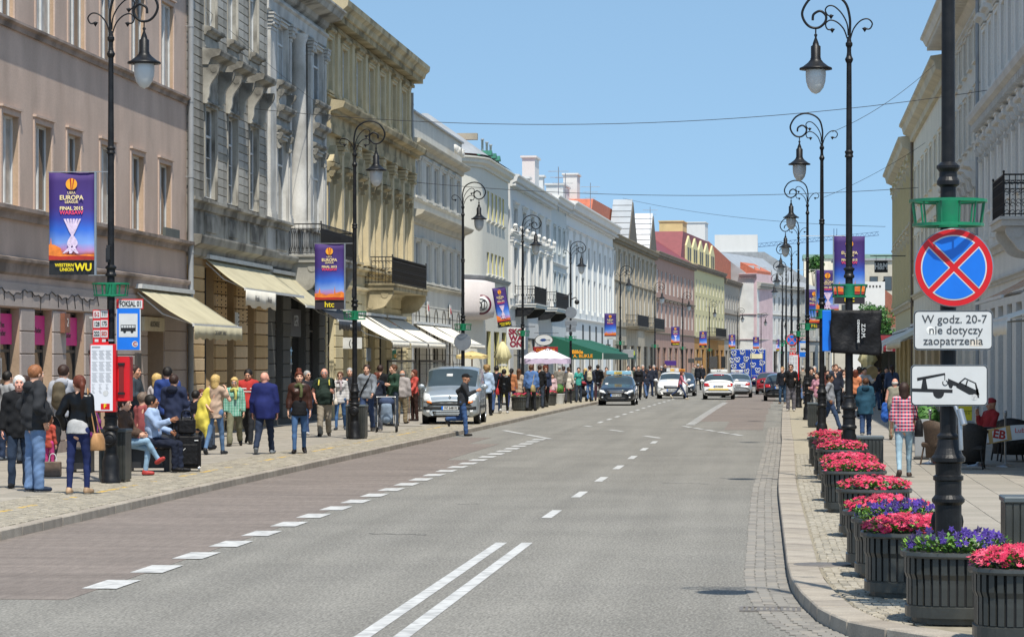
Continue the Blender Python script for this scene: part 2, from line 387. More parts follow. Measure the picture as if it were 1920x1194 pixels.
# kerbs, stone by stone
def kerb(name, fx, ys, wd, side, mats):
 root = structure(thing(name, 'x', 'x')); del root['label'], root['category']
 y, i = ys[0], 0
 while y < ys[1]:
  ln = 1.0 if y > 26 or side < 0 else .62
  a, c = Vector((fx(y), y, 0)), Vector((fx(y+ln), y+ln, 0))
  if y < 20.2 and side > 0: y += ln; continue
  d = c-a; L_ = d.length; b = MB()
  b.bbox(-wd if side < 0 else 0, 0 if side < 0 else wd, .004, L_-.008, -.16, .004+random.uniform(-.003, .003), .012)
  b.build('kerb_stone', mats[i % len(mats)], root, a, (0, 0, math.atan2(-d.x, d.y)))
  y += ln; i += 1
 return root
kerb('left_kerb', KL, (29, 330), .17, -1, (M_kerbd, M_kerb, M_kerbd))
kr = kerb('right_kerb', KR, (20.3, 200), .3, 1, (M_kerb, M_kerb, M_kerbd))
# kerb running across at the near corner
# bus bay slabs
def mark(pts, m=M_paint, z=-.116, name='lane_marking', par=None):
 b = MB(); b.add([(p[0], p[1], z) for p in pts], [tuple(range(len(pts)))]); return b.build(name, m, par or road)
BX = -6.22
ys = [G(600, yy, -.12).y for yy in (1122, 1078, 1035, 997, 962, 928, 903, 880, 860, 845, 830)]
ys = [W(0, (1122-HOR)/2.12).y]
y0 = W(-60, (1122-HOR)/2.12).y
yb = [FPX/((q-HOR)/2.12)*1.0/CT+(-7.6*ST)/CT for q in (1122, 1078, 1040, 997, 960, 928, 903, 880, 862, 846, 832, 820)]
for a, c in zip(yb[:-1], yb[1:]):
 xr = BX-.0; xl = KL(a)-.02
 fr = 1 if c < yb[-3] else (.75 if c < yb[-1] else .45)
 b = MB(); b.box(xl, xl+(xr-xl)*fr, a+.012, c-.012, -.14, -.1155); b.build('concrete_slab', M_bay, road)
yr = [FPX/((q-HOR)/2.12)/CT for q in (806, 790, 776, 765, 757, 750, 744, 738)]
for i, (a, c) in enumerate(zip(yr[:-1], yr[1:])):
 x0 = -1.4 if i == 0 else LXs(a)+7.9; b = MB(); b.box(x0, KR(a)-.56, a+.015, c-.015, -.14, -.1155); b.build('concrete_slab', M_bay, road)
k = 0; zc = 26.55
while zc < 78:
 a = (zc+BX*ST)/CT; mark([(BX-.16, a), (BX+.17, a), (BX+.17, a+1.05), (BX-.16, a+1.05)], z=-.1115); zc += 2.0; k += 1
for xx, w_ in ((-3.12, .065), (-2.82, .065)): mark([(xx-w_, 12), (xx+w_, 12), (xx+w_, 33.2), (xx-w_, 33.2)])
for k in range(7):
 a = 38.5+5.85*k; mark([(-3.08, a), (-2.94, a), (-2.94, a+2), (-3.08, a+2)])
for k in range(14):
 a = 98+5.0*k; x = LXs(a)+4.65; mark([(x-.07, a), (x+.07, a), (x+.07, a+2.2), (x-.07, a+2.2)])
def strip(p, q, w_=.08, z=-.1115):
 p, q = Vector(p), Vector(q); d = (q-p).normalized(); n = Vector((-d.y, d.x, 0))*w_
 mark([p-n, p+n, q+n, q-n], z=z)
A, B_ = G(945, 807, -.12), G(1032, 823, -.12); strip(A, A.lerp(B_, .45)); strip(A.lerp(B_, .52), B_)
for (xa, ya, xb, yb_) in ((1096,798,1108,799.5), (1143,805.5,1167,808.5), (1209,817,1237,821)): strip(G(xa, ya, -.12), G(xb, yb_, -.12), z=-.116)
A, B_ = G(1281, 799, -.12), G(1399, 818, -.12)
for k in range(5): strip(A.lerp(B_, k/5), A.lerp(B_, (k+.7)/5))
for k in range(26):
 a = 95+2.0*k; x = LXs(a)+7.9; mark([(x-.15, a), (x+.15, a), (x+.15, a+1), (x-.15, a+1)], z=-.1115)
# patch lines, drains, manholes
M_tar = mat('tar_seam', (.035,.034,.033), .7, 0, .2, 3)
for (xa, ya, xb, yb_) in ((1040,861,1120,862), (690,1000,800,1002), (1130,778,1165,779), (1240,905,1330,907), (1345,850,1420,852), (1290,812,1400,813), (860,945,905,944)):
 A, B_ = G(xa, ya, -.12), G(xb, yb_, -.12); b = MB(); P = [A.lerp(B_, k/14)+Vector((0, random.uniform(-.1, .1), 0)) for k in range(15)]
 for a, c in zip(P[:-1], P[1:]): w_ = random.uniform(.01, .03); b.add([(a.x, a.y-w_, -.1165), (c.x, c.y-w_, -.1165), (c.x, c.y+w_, -.1165), (a.x, a.y+w_, -.1165)], [(0,1,2,3)])
 b.build('tar_seam', M_tar, road)
M_lid = mat('cast_iron_cover', (.2,.18,.16), .6, .4, .2, 9, .003, 60)
p = G(1432, 1143, -.12); dg_ = thing('drain_grate', 'x', 'x', (KR(p.y)-.3, p.y, -.112)); del dg_['label'], dg_['category']; dg_.parent = road
b = MB(); b.box(-.26, .26, -.2, -.17, -.02, .006); b.box(-.26, .26, .17, .2, -.02, .006); b.box(-.26, -.23, -.17, .17, -.02, .006); b.box(.23, .26, -.17, .17, -.02, .006)
for k in range(9): b.box(-.2+.05*k-.012, -.2+.05*k+.012, -.17, .17, -.02, .004)
b.build('grate', M_lid, dg_); MB().box(-.23, .23, -.17, .17, -.03, -.018).build('sump', M_black, dg_)
MB().lathe([(0, .004), (.3, .004), (.31, -.01)], seg=24).build('manhole_cover', M_lid, pr, tuple(G(1545, 1058)))
# ---------------------------------------------------------------- facades
def ray(px):
 k = (px-960)/FPX; d = Vector((-ST+k*CT, CT+k*ST)); return d
def on_curve(px, off, lo=20.0, hi=640.0):
 """point at photo column px on the line that runs beside the lamps at distance off"""
 best = None
 for i in range(4000):
  y = lo+(hi-lo)*i/4000; x = LXs(y)+off; zc = -x*ST+y*CT; p = 960+FPX*(x*CT+y*ST)/zc
  e = abs(p-px)
  if best is None or e < best[0]: best = (e, x, y)
 return Vector((best[1], best[2]))
class Fac:
 """a house front: local x runs along it, -y points out to the street"""
 def __init__(s, name, label, P0, P1, cat='building', group=None):
  s.P0, s.P1 = Vector(P0[:2]), Vector(P1[:2]); e = (s.P1-s.P0); s.L = e.length; s.e = e.normalized()
  s.n = Vector((s.e.y, -s.e.x))
  s.r = thing(name, label, cat, (s.P0.x, s.P0.y, 0), math.atan2(s.e.y, s.e.x), group)
 def U(s, px, o=0.0):
  d = ray(px); P = s.P0+s.n*o
  # P + u e = t d
  det = s.e.x*(-d.y)-s.e.y*(-d.x); rx, ry = -P.x, -P.y
  return (rx*(-d.y)-ry*(-d.x))/det
 def Sc(s, px, o=0.0):
  u = s.U(px, o); p = s.P0+s.n*o+s.e*u; return FPX/(-p.x*ST+p.y*CT)
 def Z(s, px, py, o=0.0): return CAMZ+(HOR-py)/s.Sc(px, o)
_wc = {}
def win_mesh(w, h, style, fm):
 w, h = round(w, 2), round(h, 2); key = ('f', w, h, style, fm.name)
 if key not in _wc:
  b = MB(); t = .055
  for x0, x1, z0, z1 in ((0, t, 0, h), (w-t, w, 0, h), (t, w-t, 0, t), (t, w-t, h-t, h)): b.box(x0, x1, 0, .07, z0, z1)
  if 'm' in style: b.box(w/2-.035, w/2+.035, -.01, .06, t, h-t)
  if 't' in style: b.box(t, w-t, -.008, .06, h*.68, h*.68+.06)
  if 'g' in style:
   for k in (1, 2): b.box(t, w-t, .002, .05, h*.68*k/3, h*.68*k/3+.025)
  _wc[key] = b.mesh('window', fm)
 key2 = ('p', w, h)
 if key2 not in _wc: _wc[key2] = [MB().box(.03, w-.03, .03, .045, .03, h-.03).mesh('pane', m) for m in (M_pane, M_curt)]
 if ('s', w, h) not in _wc: _wc[('s', w, h)] = MB().box(.03, w-.03, .03, .045, .03, h-.03).mesh('pane', M_shop)
 return _wc[key], _wc[key2]
RS = .45     # house walls are seen at a glancing angle: shallow reveals
def window(r, u0, u1, z0, z1, y, style='mt', fm=None, shop=False, sub=True):
 y = y*RS-.02
 a, b = win_mesh(u1-u0, z1-z0, style, fm or M_frame)
 o = link('window', a, r, (u0, y, z0));
 pm = _wc[('s', round(u1-u0, 2), round(z1-z0, 2))] if shop else random.choice((b[0], b[0], b[1]))
 if sub: link('pane', pm, o)
 return o
def wall(F, H, ops, m, rev=.3, D=9.0, jm=None, z0=0.0, name='wall', u0=0.0, u1=None):
 """wall with real openings and reveals; ops: (u0,u1,z0,z1[,reveal])"""
 L = F.L if u1 is None else u1
 us = sorted({u0, L}|{q for o in ops for q in o[:2] if u0 < q < L}); zs = sorted({z0, H}|{q for o in ops for q in o[2:4] if z0 < q < H}); b = MB()
 for a, c in zip(us[:-1], us[1:]):
  run = None
  for p, q in zip(zs[:-1], zs[1:]):
   cu, cz = (a+c)/2, (p+q)/2
   inside = any(o[0] < cu < o[1] and o[2] < cz < o[3] for o in ops)
   if inside:
    if run is not None: b.add([(a,0,run),(c,0,run),(c,0,p),(a,0,p)], [(0,1,2,3)]); run = None
   elif run is None: run = p
  if run is not None: b.add([(a,0,run),(c,0,run),(c,0,H),(a,0,H)], [(0,1,2,3)])
 for o in ops:
  a, c, p, q = o[:4]; d = (o[4] if len(o) > 4 else rev)*RS
  b.add([(a,0,p),(a,d,p),(a,d,q),(a,0,q)], [(0,1,2,3)], 1); b.add([(c,0,p),(c,d,p),(c,d,q),(c,0,q)], [(3,2,1,0)], 1)
  b.add([(a,0,p),(c,0,p),(c,d,p),(a,d,p)], [(0,1,2,3)], 1); b.add([(a,0,q),(c,0,q),(c,d,q),(a,d,q)], [(3,2,1,0)], 1)
  b.add([(a,d+.09,p-.1),(c,d+.09,p-.1),(c,d+.09,q+.1),(a,d+.09,q+.1)], [(0,1,2,3)], 1)
 b.add([(u0,0,z0),(u0,D,z0),(u0,D,H),(u0,0,H)], [(3,2,1,0)]); b.add([(L,0,z0),(L,D,z0),(L,D,H),(L,0,H)], [(0,1,2,3)])
 b.add([(u0,D,z0),(L,D,z0),(L,D,H),(u0,D,H)], [(3,2,1,0)]); b.add([(u0,0,H),(L,0,H),(L,D,H),(u0,D,H)], [(0,1,2,3)])
 return b.build(name, [m, jm or m], F.r)
CORN = [(0,-.45),(.1,-.45),(.12,-.3),(.3,-.22),(.34,-.05),(.42,0),(.42,.06),(0,.12)]
LEDGE = [(0,-.2),(.06,-.2),(.08,-.1),(.17,-.06),(.17,0),(0,.03)]
def mould(F, z, m, prof=LEDGE, u0=None, u1=None, k=1.0, name='ledge', y=0.0, ret=True):
 u0 = 0 if u0 is None else u0; u1 = F.L if u1 is None else u1
 return MB().prism([(y-p[0]*k, z+p[1]*k) for p in prof], u0, u1, 'x').build(name, m, F.r)
def dentils(F, z, m, u0, u1, pitch, sz, out, h, name='dentils'):
 b = MB(); u = u0
 while u+sz < u1: b.box(u, u+sz, -out, .0, z-h, z); u += pitch
 if pitch >= .4: return explode(b, name.rstrip('s'), m, F.r)
 return b.build(name, m, F.r, kind='stuff')
_tc = {}
def cached(key, fn):
 if key not in _tc: _tc[key] = fn()
 return _tc[key]
def surround(F, u0, u1, z0, z1, m, w=.14, out=.05, sill=True):
 a, h = round(u1-u0, 2), round(z1-z0, 2)
 def f():
  b = MB()
  for x0, x1, p, q in ((-w, -.002, 0, h+w), (a+.002, a+w, 0, h+w), (-.002, a+.002, h+.002, h+w)):
   b.box(x0, x1, -out, .01, p, q)
  b.box(-w-.03, a+w+.03, -out-.05, .01, h+w+.002, h+w+.05)
  return b.mesh('window_surround', m)
 link('window_surround', cached(('sur', a, h, w, out, m.name), f), F.r, (u0, 0, z0))
 if sill: link('sill', cached(('sill', a, m.name), lambda: MB().box(-.12, a+.12, -.12, .1, -.09, -.004).mesh('sill', m)), F.r, (u0, 0, z0))
def hood(F, u0, u1, z, m, k=1.0, out=.35, brackets=True, bz=.8, ped=False, h=.28):
 a = round(u1-u0, 2)
 def f():
  b = MB(); P = [(0,-h),(out*.35,-h),(out*.5,-h*.5),(out*.92,-h*.3),(out,0),(out,.05),(0,.1)]
  b.prism([(-p[0], p[1]) for p in P], 0, a, 'x')
  if ped: b.prism([(0, .1), (a, .1), (a/2, .1+a*.36)], -out*.8, 0, 'y')
  return b.mesh('hood', m)
 o = link('hood', cached(('hood', a, out, h, ped, m.name), f), F.r, (u0, 0, z))
 if brackets:
  def g():
   b = MB(); w = .16; pts = []
   for i in range(13):
    t = i/12; pts.append((-out*.8*(1-t)**.8-.05-.05*math.sin(t*9), -t*bz))
   b.prism([(0, 0)]+pts+[(0, -bz)], 0, w, 'x')
   b.lathe([(0,-.01),(.09,-.01),(.09,w+.02),(.0,w+.02)], (0, -out*.62, -.13), 10, axis='x', smooth=False)
   b.lathe([(0,-.01),(.06,-.01),(.06,w+.02),(.0,w+.02)], (0, -.12, -bz+.05), 8, axis='x', smooth=False)
   return b.mesh('console', m)
  for x in (.04, a-.2): link('console', cached(('cons', out, bz, m.name), g), o, (x, 0, -h))
 return o
def pilaster(F, u0, u1, z0, z1, m, out=.12, cap=.45, base=.3, name='pilaster', corinth=False):
 a, h = round(u1-u0, 2), round(z1-z0, 2)
 def f():
  b = MB(); b.box(0, a, -out, .01, base, h-cap)
  b.box(-.04, a+.04, -out-.05, .01, 0, base*.6); b.box(-.02, a+.02, -out-.025, .01, base*.6+.001, base-.001)
  if corinth:
   for i in range(4):
    e = .02+.035*i; b.box(-e, a+e, -out-e, .01, h-cap+cap*.22*i+.004, h-cap+cap*.22*(i+1)-.012)
   for x in (0, a):
    for i in (0, 1): b.sphere((x, -out-.07, h-cap*.35-i*cap*.33), .07, 6, 4)
   b.box(-.15, a+.15, -out-.14, .01, h-.055, h)
  else:
   b.box(-.02, a+.02, -out-.02, .01, h-cap+.001, h-cap*.6); b.box(-.07, a+.07, -out-.06, .01, h-cap*.6+.001, h-.06); b.box(-.1, a+.1, -out-.09, .01, h-.059, h)
  return b.mesh(name, m)
 return link(name, cached(('pil', a, h, out, corinth, base, m.name), f), F.r, (u0, 0, z0))
def stones(F, u0, u1, z0, z1, ch, m, out=.03, gap=.014, split=1, jitter=0.0):
 """one object per block; blocks of a strip share their mesh"""
 a = round((u1-u0)/split, 2); ms = m if isinstance(m, (list, tuple)) else [m]
 n = max(1, round((z1-z0)/ch)); ch = (z1-z0)/n
 for i in range(n):
  for j in range(split):
   mm = random.choice(ms)
   me = cached(('st', a, round(ch, 3), out, gap, mm.name), lambda: MB().bbox(gap/2, a-gap/2, -out, .012, gap/2, ch-gap/2, min(.012, out*.4), 0).mesh('stone', mm))
   link('stone', me, F.r, (u0+a*j, 0, z0+ch*i))
def drainpipe(F, u, z0, z1, m=M_zinc, out=.12, r=.06):
 b = MB(); b.tube([(u, -out, z0), (u, -out, z1)], r, 8)
 z = z0+.8
 while z < z1: b.lathe([(r+.012, -.03), (r+.012, .03)], (u, -out, z), 8); b.box(u-.01, u+.01, -out, .01, z-.01, z+.01); z += 2
 b.build('drainpipe', m, F.r)
def railing(par, segs, z0, h, m=M_rail, style='bars', pitch=.13):
 """segs: polyline of (x,y) local points"""
 b = MB()
 for (p, q) in zip(segs[:-1], segs[1:]):
  p, q = Vector(p), Vector(q); d = q-p; L_ = d.length; e = d.normalized()
  for zz, r in ((z0+h, .022), (z0+.06, .014), (z0+h-.14, .011)): b.tube([(p.x, p.y, zz), (q.x, q.y, zz)], r, 5, smooth=False)
  n = max(2, int(L_/pitch))
  if style == 'bars':
   for i in range(n+1):
    c = p+e*(L_*i/n); b.tube([(c.x, c.y, z0), (c.x, c.y, z0+h)], .010, 4, smooth=False, cap=False)
    if i < n:
     c2 = p+e*(L_*(i+.5)/n)
     b.add([(c2.x-e.x*.035, c2.y-e.y*.035, z0+h*.5), (c2.x, c2.y, z0+h*.5+.09), (c2.x+e.x*.035, c2.y+e.y*.035, z0+h*.5), (c2.x, c2.y, z0+h*.5-.09)], [(0,1,2,3)])
  elif style == 'loops':
   for i in range(n):
    for sg in (0, .5):
     pts = []
     for k in range(13):
      t = k/12*math.pi*2; c = p+e*(L_*(i+.5+sg)/n+math.cos(t)*L_/n*.5) if i+.5+sg+.5 <= n+.01 else None
      if c is None: break
      pts.append((c.x, c.y, z0+.08+(h-.22)*(.5+.5*math.sin(t))))
     if len(pts) == 13: b.tube(pts, .009, 4, smooth=False, cap=False)
    for hh in (0.04,):
     c = p+e*(L_*(i+.5)/n); b.lathe([(.008, 0), (.008, h)], (c.x, c.y, z0), 4)
  elif style == 'scroll':
   for i in range(n+1):
    c = p+e*(L_*i/n); b.tube([(c.x, c.y, z0), (c.x, c.y, z0+h)], .010, 4, smooth=False, cap=False)
    if i < n:
     for f_, hh in ((1, .28), (-1, .55), (1, .8)):
      pts = []
      for k in range(9):
       t = k/8*5.2; rr = L_/n*.42*(1-.1*k/2); cc = p+e*(L_*(i+.5)/n+f_*math.cos(t)*rr); pts.append((cc.x, cc.y, z0+h*hh+math.sin(t)*rr))
      b.tube(pts, .008, 4, smooth=False, cap=False)
 for c in segs: b.tube([(c[0], c[1], z0), (c[0], c[1], z0+h+.04)], .022, 5); b.sphere((c[0], c[1], z0+h+.07), .035, 6, 4)
 return b.build('railing', m, par)
def balcony(F, u0, u1, z, m, out=1.1, rh=.95, style='bars', brk=(.9, .8), th=.22, mr=M_rail, rm=None, bm=None):
 r = link('balcony', MB().add(*(lambda: ([], []))()).box(u0, u1, -out, 0, z-th, z).mesh('balcony', m), F.r)
 b = MB()
 b.box(u0-.05, u1+.05, -out-.05, 0, z-.07, z+.003)
 b.build('slab_edge', m, r)
 if brk:
  for x in (u0+.08, u1-.34):
   bl = []
   for i in range(13):
    t = i/12; bl.append((-out*brk[0]*math.cos(t*1.57)**.7-.03*math.sin(t*12), z-th-brk[1]*math.sin(t*1.57)))
   q = MB(); q.prism([(0, z-th)]+bl, x, x+.26, 'x'); q.lathe([(0,-.02),(.14,-.02),(.14,.28),(0,.28)], (x, -out*.68, z-th-.16), 12, axis='x', smooth=False)
   q.lathe([(0,-.02),(.1,-.02),(.1,.28),(0,.28)], (x, -.2, z-th-brk[1]*.8), 10, axis='x', smooth=False)
   q.build('console', bm or m, r)
 railing(r, [(u0+.05, 0), (u0+.05, -out+.05), (u1-.05, -out+.05), (u1-.05, 0)], z, rh, mr, style)
 return r
def awning(F, u0, u1, z, out, zo, val, m, mv=None, letter=None, arms=True, sag=.03, y0=-.06, lab=None, lm=None):
 n = max(2, int((u1-u0)/.45)); b = MB(); g = 8
 for i in range(n+1):
  x = u0+(u1-u0)*i/n
  for j in range(g+1):
   t = j/g; b.v.append((x, y0-(out-y0*0)*t, z+(zo-z)*t-sag*math.sin(math.pi*t)+.008*math.sin(i*2.3+j)))
 for i in range(n):
  for j in range(g): a = i*(g+1)+j; b.f.append([a, a+1, a+g+2, a+g+1]); b.m.append(0); b.s.append(True)
 r = b.build('awning', m, F.r)
 if lab: r['label'] = lab
 md = r.modifiers.new('s', 'SOLIDIFY'); md.thickness = .012
 q = MB(); q.box(u0, u1, y0-out-.045, y0-out+.005, zo-.05, zo+.02); q.build('front_bar', M_white, r)
 MB().box(u0-.05, u1+.05, y0-.16, -.005, z-.02, z+.09).build('awning_box', M_white, r)
 if val:
  b = MB(); k = max(6, int((u1-u0)/.12))
  for i in range(k+1):
   x = u0+(u1-u0)*i/k; wv = .012*math.sin(i*1.7); b.v += [(x, y0-out-.05, zo-.03), (x, y0-out-.05+wv, zo-.03-val*(1+.07*math.sin(i*.9)))]
  for i in range(k): b.f.append([2*i, 2*i+1, 2*i+3, 2*i+2]); b.m.append(0); b.s.append(True)
  v = b.build('valance', mv or m, r); md = v.modifiers.new('s', 'SOLIDIFY'); md.thickness = .008
  if letter: text(letter, val*.5, lm or M_black, v, ((u0+u1)/2, y0-out-.085, zo-.03-val*.5))
 if arms:
  q = MB()
  for x in (u0+.15, u1-.15):
   mid = (x, y0-out*.45, (z+zo)/2-.35*out*.4)
   q.tube([(x, y0, z-.12), mid], .022, 5); q.tube([mid, (x, y0-out, zo)], .02, 5)
  q.build('folding_arms', M_white, r)
 return r
def gable_roof(F, z, rise, m, d=9.0, u0=0.0, u1=None, y0=-.1, name='roof', flatback=False):
 u1 = F.L if u1 is None else u1
 b = MB(); b.prism([(y0, z), (d/2, z+rise), (d+.2, z)], u0, u1, 'x'); return b.build(name, m, F.r)
M_awn = mat('beige_awning_canvas', S('#b5ae92'), .9, 0, .08, 2, .002, 60, dirt=S('#8f8870'), dscale=1.2, damt=.3)
M_awn2 = mat('cream_awning_canvas', S('#d3c9ab'), .9, 0, .06, 2, .002, 60)
M_awn3 = mat('white_awning_canvas', S('#dedacd'), .9, 0, .05, 2, .002, 60)
# ---------------------------------------------------------------- left side, house by house
FO = -4.85
_pc = {}
def PF(px):
 if px not in _pc: _pc[px] = on_curve(px, FO)
 return _pc[px]
M1 = wallmat('weathered_pinkish_brown_render', '#cbb2a0', .2, .12, S('#a38c7c'), .4)
M1t = wallmat('brown_grey_trim', '#a8968a', .3, .12, S('#4e463e'), .7)
M1g = [wallmat('taupe_stone_%s' % c, h, .08, .06) for c, h in (('a', '#b3a69e'), ('b', '#ada099'))]
M1r = wallmat('peeling_reveal_plaster', '#bfa183', .25, .2, S('#8f8274'), .5)
PB = Vector((-15.6, on_curve(350, FO).y))
F = Fac('townhouse', 'long pinkish brown townhouse with flat walls, tall white windows and pink shop posters', (-15.6, W(-110, 100).y-9), (PF(350).x, PF(350).y))
U = F.U; ops = []
w1 = [(-50,-18), (3,34), (65,96), (126,150), (188,214), (246,269), (298,320)]
w2 = [(-48,-22), (-5,25), (67,100), (128,158), (188,214), (245,270), (301,324)]
for a, c in w1: ops.append((U(a), U(c), 5.2, 7.05, .42))
for a, c in w2: ops.append((U(a), U(c), 9.0, 11.2, .34))
g1 = [(-40,-8), (-2,36), (63,97), (122,157), (180,204)]
for a, c in g1: ops.append((U(a), U(c), .25, 3.1, .55))
ops.append((U(275), U(306), 0, 3.3, 1.2))
ops = [o for o in ops if o[0] > .1]
wall(F, 13.6, ops, M1, jm=M1r)
for o in ops:
 if o[2] > 4:
  window(F.r, o[0], o[1], o[2], o[3], o[4]-.12, 'm'); surround(F, o[0], o[1], o[2], o[3], M1, .12, .03, False)
 elif o[2] > .1:
  window(F.r, o[0], o[1], o[2], o[3], o[4]-.08, 't', M_dframe, True)
mould(F, 9.0, M1t, k=.9); mould(F, 5.17, M1t, k=1.3); mould(F, 4.12, M1t, [(0,-.35),(.07,-.3),(.09,-.12),(.16,-.06),(.16,0),(0,.04)], k=1.0)
mould(F, 13.5, M1t, CORN)
gs = sorted(o for o in ops if o[2] < 1); edges = [max(0, gs[0][0]-1)]
for i, o in enumerate(gs[:-1]):
 a, c = o[1]+.02, gs[i+1][0]-.02
 if c-a > .15: stones(F, a, c, .25, 3.1, .47, M1g, .035, .022)
stones(F, gs[-1][1]+.02, F.L-.05, .25, 3.3, .47, M1g, .035, .022)
MB().box(0, F.L, -.05, .01, 3.13, 3.62).build('lintel_band', M1g[0], F.r)
MB().box(0, F.L, -.06, .01, -.05, .24).build('plinth', M1t, F.r)
M_pink = mat('pink_poster', S('#e0308c'), .5, 0, .05, 4)
for i, o in enumerate(gs[:-1]):
 p = MB().box(o[0]+.03, o[1]-.03, .15, .16, 2.35, 2.98).build('poster', M_pink, F.r); text('Yves\nRocher' if i % 2 else 'Yves Rocher', .17, M_dframe, p, ((o[0]+o[1])/2, .146, 2.66))
# paper notices in the shop windows
for o in gs[1:4]:
 for k in range(3):
  x = random.uniform(o[0]+.1, o[1]-.45); z = random.uniform(1.0, 2.0); MB().box(x, x+.3, .15, .155, z, z+.4).build('notice', M_white, F.r)
# fairy-light cable over the shop front, house number, hanging sign
b = MB(); pts = []
u = 0.5
while u < U(178): pts.append((u, -.06, 3.42+.05*math.sin(u*3)+.03*math.sin(u*11))); u += .18
b.tube(pts, .012, 4)
for i in range(0, len(pts), 4): p = pts[i]; b.tube([p, (p[0]+random.uniform(-.1, .1), -.07, p[2]-random.uniform(.08, .3))], .009, 4)
b.build('light_cable', M_rail, F.r)
M_brass = mat('reddish_brown_plaque', S('#8a5b48'), .5, .2, .15, 6)
p = MB().box(U(110), U(120), -.14, -.04, 2.62, 3.05).build('house_number', M_brass, F.r); text('2', .26, M_white, p, ((U(110)+U(120))/2, -.15, 2.84))
b = MB(); b.box(U(165)-.02, U(165)+.02, -.62, -.03, 2.98, 3.01); b.box(U(165)-.03, U(165)+.03, -.62, -.28, 2.62, 2.96); o = b.build('hanging_sign', M_white, F.r)
text('2', .26, M_black, o, (U(165)-.035, -.45, 2.79), (math.pi/2, 0, -math.pi/2))
b = MB(); b.tube([(U(163), -.05, 2.2), (U(163), -.45, 2.35), (U(163), -.5, 2.55)], .05, 6); b.build('wall_lamp', M_rail, F.r)
MB().box(U(275)+.05, U(306)-.05, .45, .5, 0, 3.2).build('bar_door', M_shop, F.r)
p = MB().box(U(262), U(300), -.12, -.04, 2.75, 3.1).build('bar_sign', mat('cream_bar_sign', S('#c9bfa5'), .7), F.r); text('ALKOHOLE', .2, M_dframe, p, ((U(262)+U(300))/2, -.13, 2.92))
MB().box(U(250), U(258), -.1, -.02, .9, 2.2).build('menu_board', M_dframe, F.r)
MB().box(U(305)-.1, U(330), -.1, -.02, 5.17, 5.42).build('flower_box', mat('grey_flower_box', (.09,.1,.09), .7), F.r)
awning(F, U(251), U(371) if U(371) < F.L-.02 else F.L-.05, 3.8, 1.4, 2.9, .32, M_awn, letter='CAFE NOWY ŚWIAT', lab='beige canvas awning over the bar door')
drainpipe(F, F.L-.12, .1, 13.3, M_zinc, .14, .075)
gable_roof(F, 13.6, 2.2, M_tile)
# ---- grey rusticated house
M2 = wallmat('dirty_grey_render', '#b0aca0', .34, .14, S('#4c4840'), .8)
M2j = wallmat('dark_mortar', '#57534b', .2, .1)
M2s = [wallmat('soot_grey_stone_%s' % c, h, .22, .12, S('#5c584f'), .8) for c, h in (('a', '#b4b0a4'), ('b', '#bebbb1'), ('c', '#a8a498'))]
M2o = [wallmat('ochre_stone_%s' % c, h, .08, .08) for c, h in (('a', '#c8a97a'), ('b', '#c0a06c'), ('c', '#cdb288'))]
M2ow = wallmat('ochre_render', '#b39468', .1)
F = Fac('townhouse', 'soot grey townhouse of coursed stone with scrolled window hoods and an ochre ground floor', PF(350), PF(499)); U = F.U
o1 = [(382,404), (425,443), (466,482)]; ops = [(U(a), U(c), 6.5, 9.0, .45) for a, c in o1]+[(U(a), U(c), 11.15, 13.6, .35) for a, c in o1]
gg = [(380,400), (422,438), (461,476)]; gops = [(U(a), U(c), 0 if i == 1 else .3, 4.6, .6) for i, (a, c) in enumerate(gg)]
wall(F, 17.0, ops, M2j, jm=M2, z0=5.0); wall(F, 5.0, gops, M2ow, jm=M2ow, name='ground_floor_wall')
for i, o in enumerate(ops):
 window(F.r, o[0], o[1], o[2], o[3], .3, 'mtg' if i < 3 else 'mt'); surround(F, o[0], o[1], o[2], o[3], M2, .09, .06, False)
 if i < 3: hood(F, o[0]-.35, o[1]+.35, 10.45, M2, out=.55, bz=1.05, h=.36); MB().box(o[0]-.05, o[1]+.05, -.03, .01, 9.12, 10.05).build('hood_panel', M2, F.r)
 else: hood(F, o[0]-.15, o[1]+.15, 11.1, M2, out=.25, brackets=False, h=.16); MB().box(o[0], o[1], -.05, .01, 10.62, 10.9).build('apron', M2, F.r)
for o in gops: window(F.r, o[0], o[1], o[2], o[3], .5, 't', M_dframe, True)
e = [0]+[q for o in ops[:3] for q in (o[0]-.11, o[1]+.11)]+[F.L]
for i in range(0, len(e), 2):
 stones(F, e[i]+.01, e[i+1]-.01, 6.42, 10.0, .245, M2s, .04, .016); stones(F, e[i]+.01, e[i+1]-.01, 11.2, 14.6, .245, M2s, .04, .016)
for zz in (10.0, 10.25, 10.5, 10.75, 11.0): stones(F, 0.01, F.L-.01, zz, zz+.25 if zz < 11 else 11.2, .25, M2s, .035, .016, split=6)
stones(F, .01, F.L-.01, 14.6, 16.8, .25, M2s, .03, .016, split=4)
g = [0]+[q for o in gops for q in (o[0]-.03, o[1]+.03)]+[F.L]
for i in range(0, len(g), 2): stones(F, g[i]+.02, g[i+1]-.02, .3, 4.6, .37, M2o, .07, .03, split=1)
mould(F, 6.4, M2, [(0,-.3),(.1,-.28),(.14,-.12),(.24,-.08),(.24,0),(0,.04)]); mould(F, 5.35, M2, [(0,-.55),(.12,-.5),(.15,-.3),(.38,-.2),(.42,-.02),(.42,.03),(0,.08)])
b = MB()
for o in ops[:3]:
 b.box(o[0]-.06, o[1]+.06, -.04, .01, 5.45, 6.1)
 for x0, x1, p, q in ((o[0]+.05, o[1]-.05, 5.55, 6.0),): b.box(x0, x1, -.07, -.035, p, q)
explode(b, 'apron_panel', M2, F.r); MB().box(0, F.L, -.02, .0, 5.0, 6.2).build('fascia', M2, F.r)
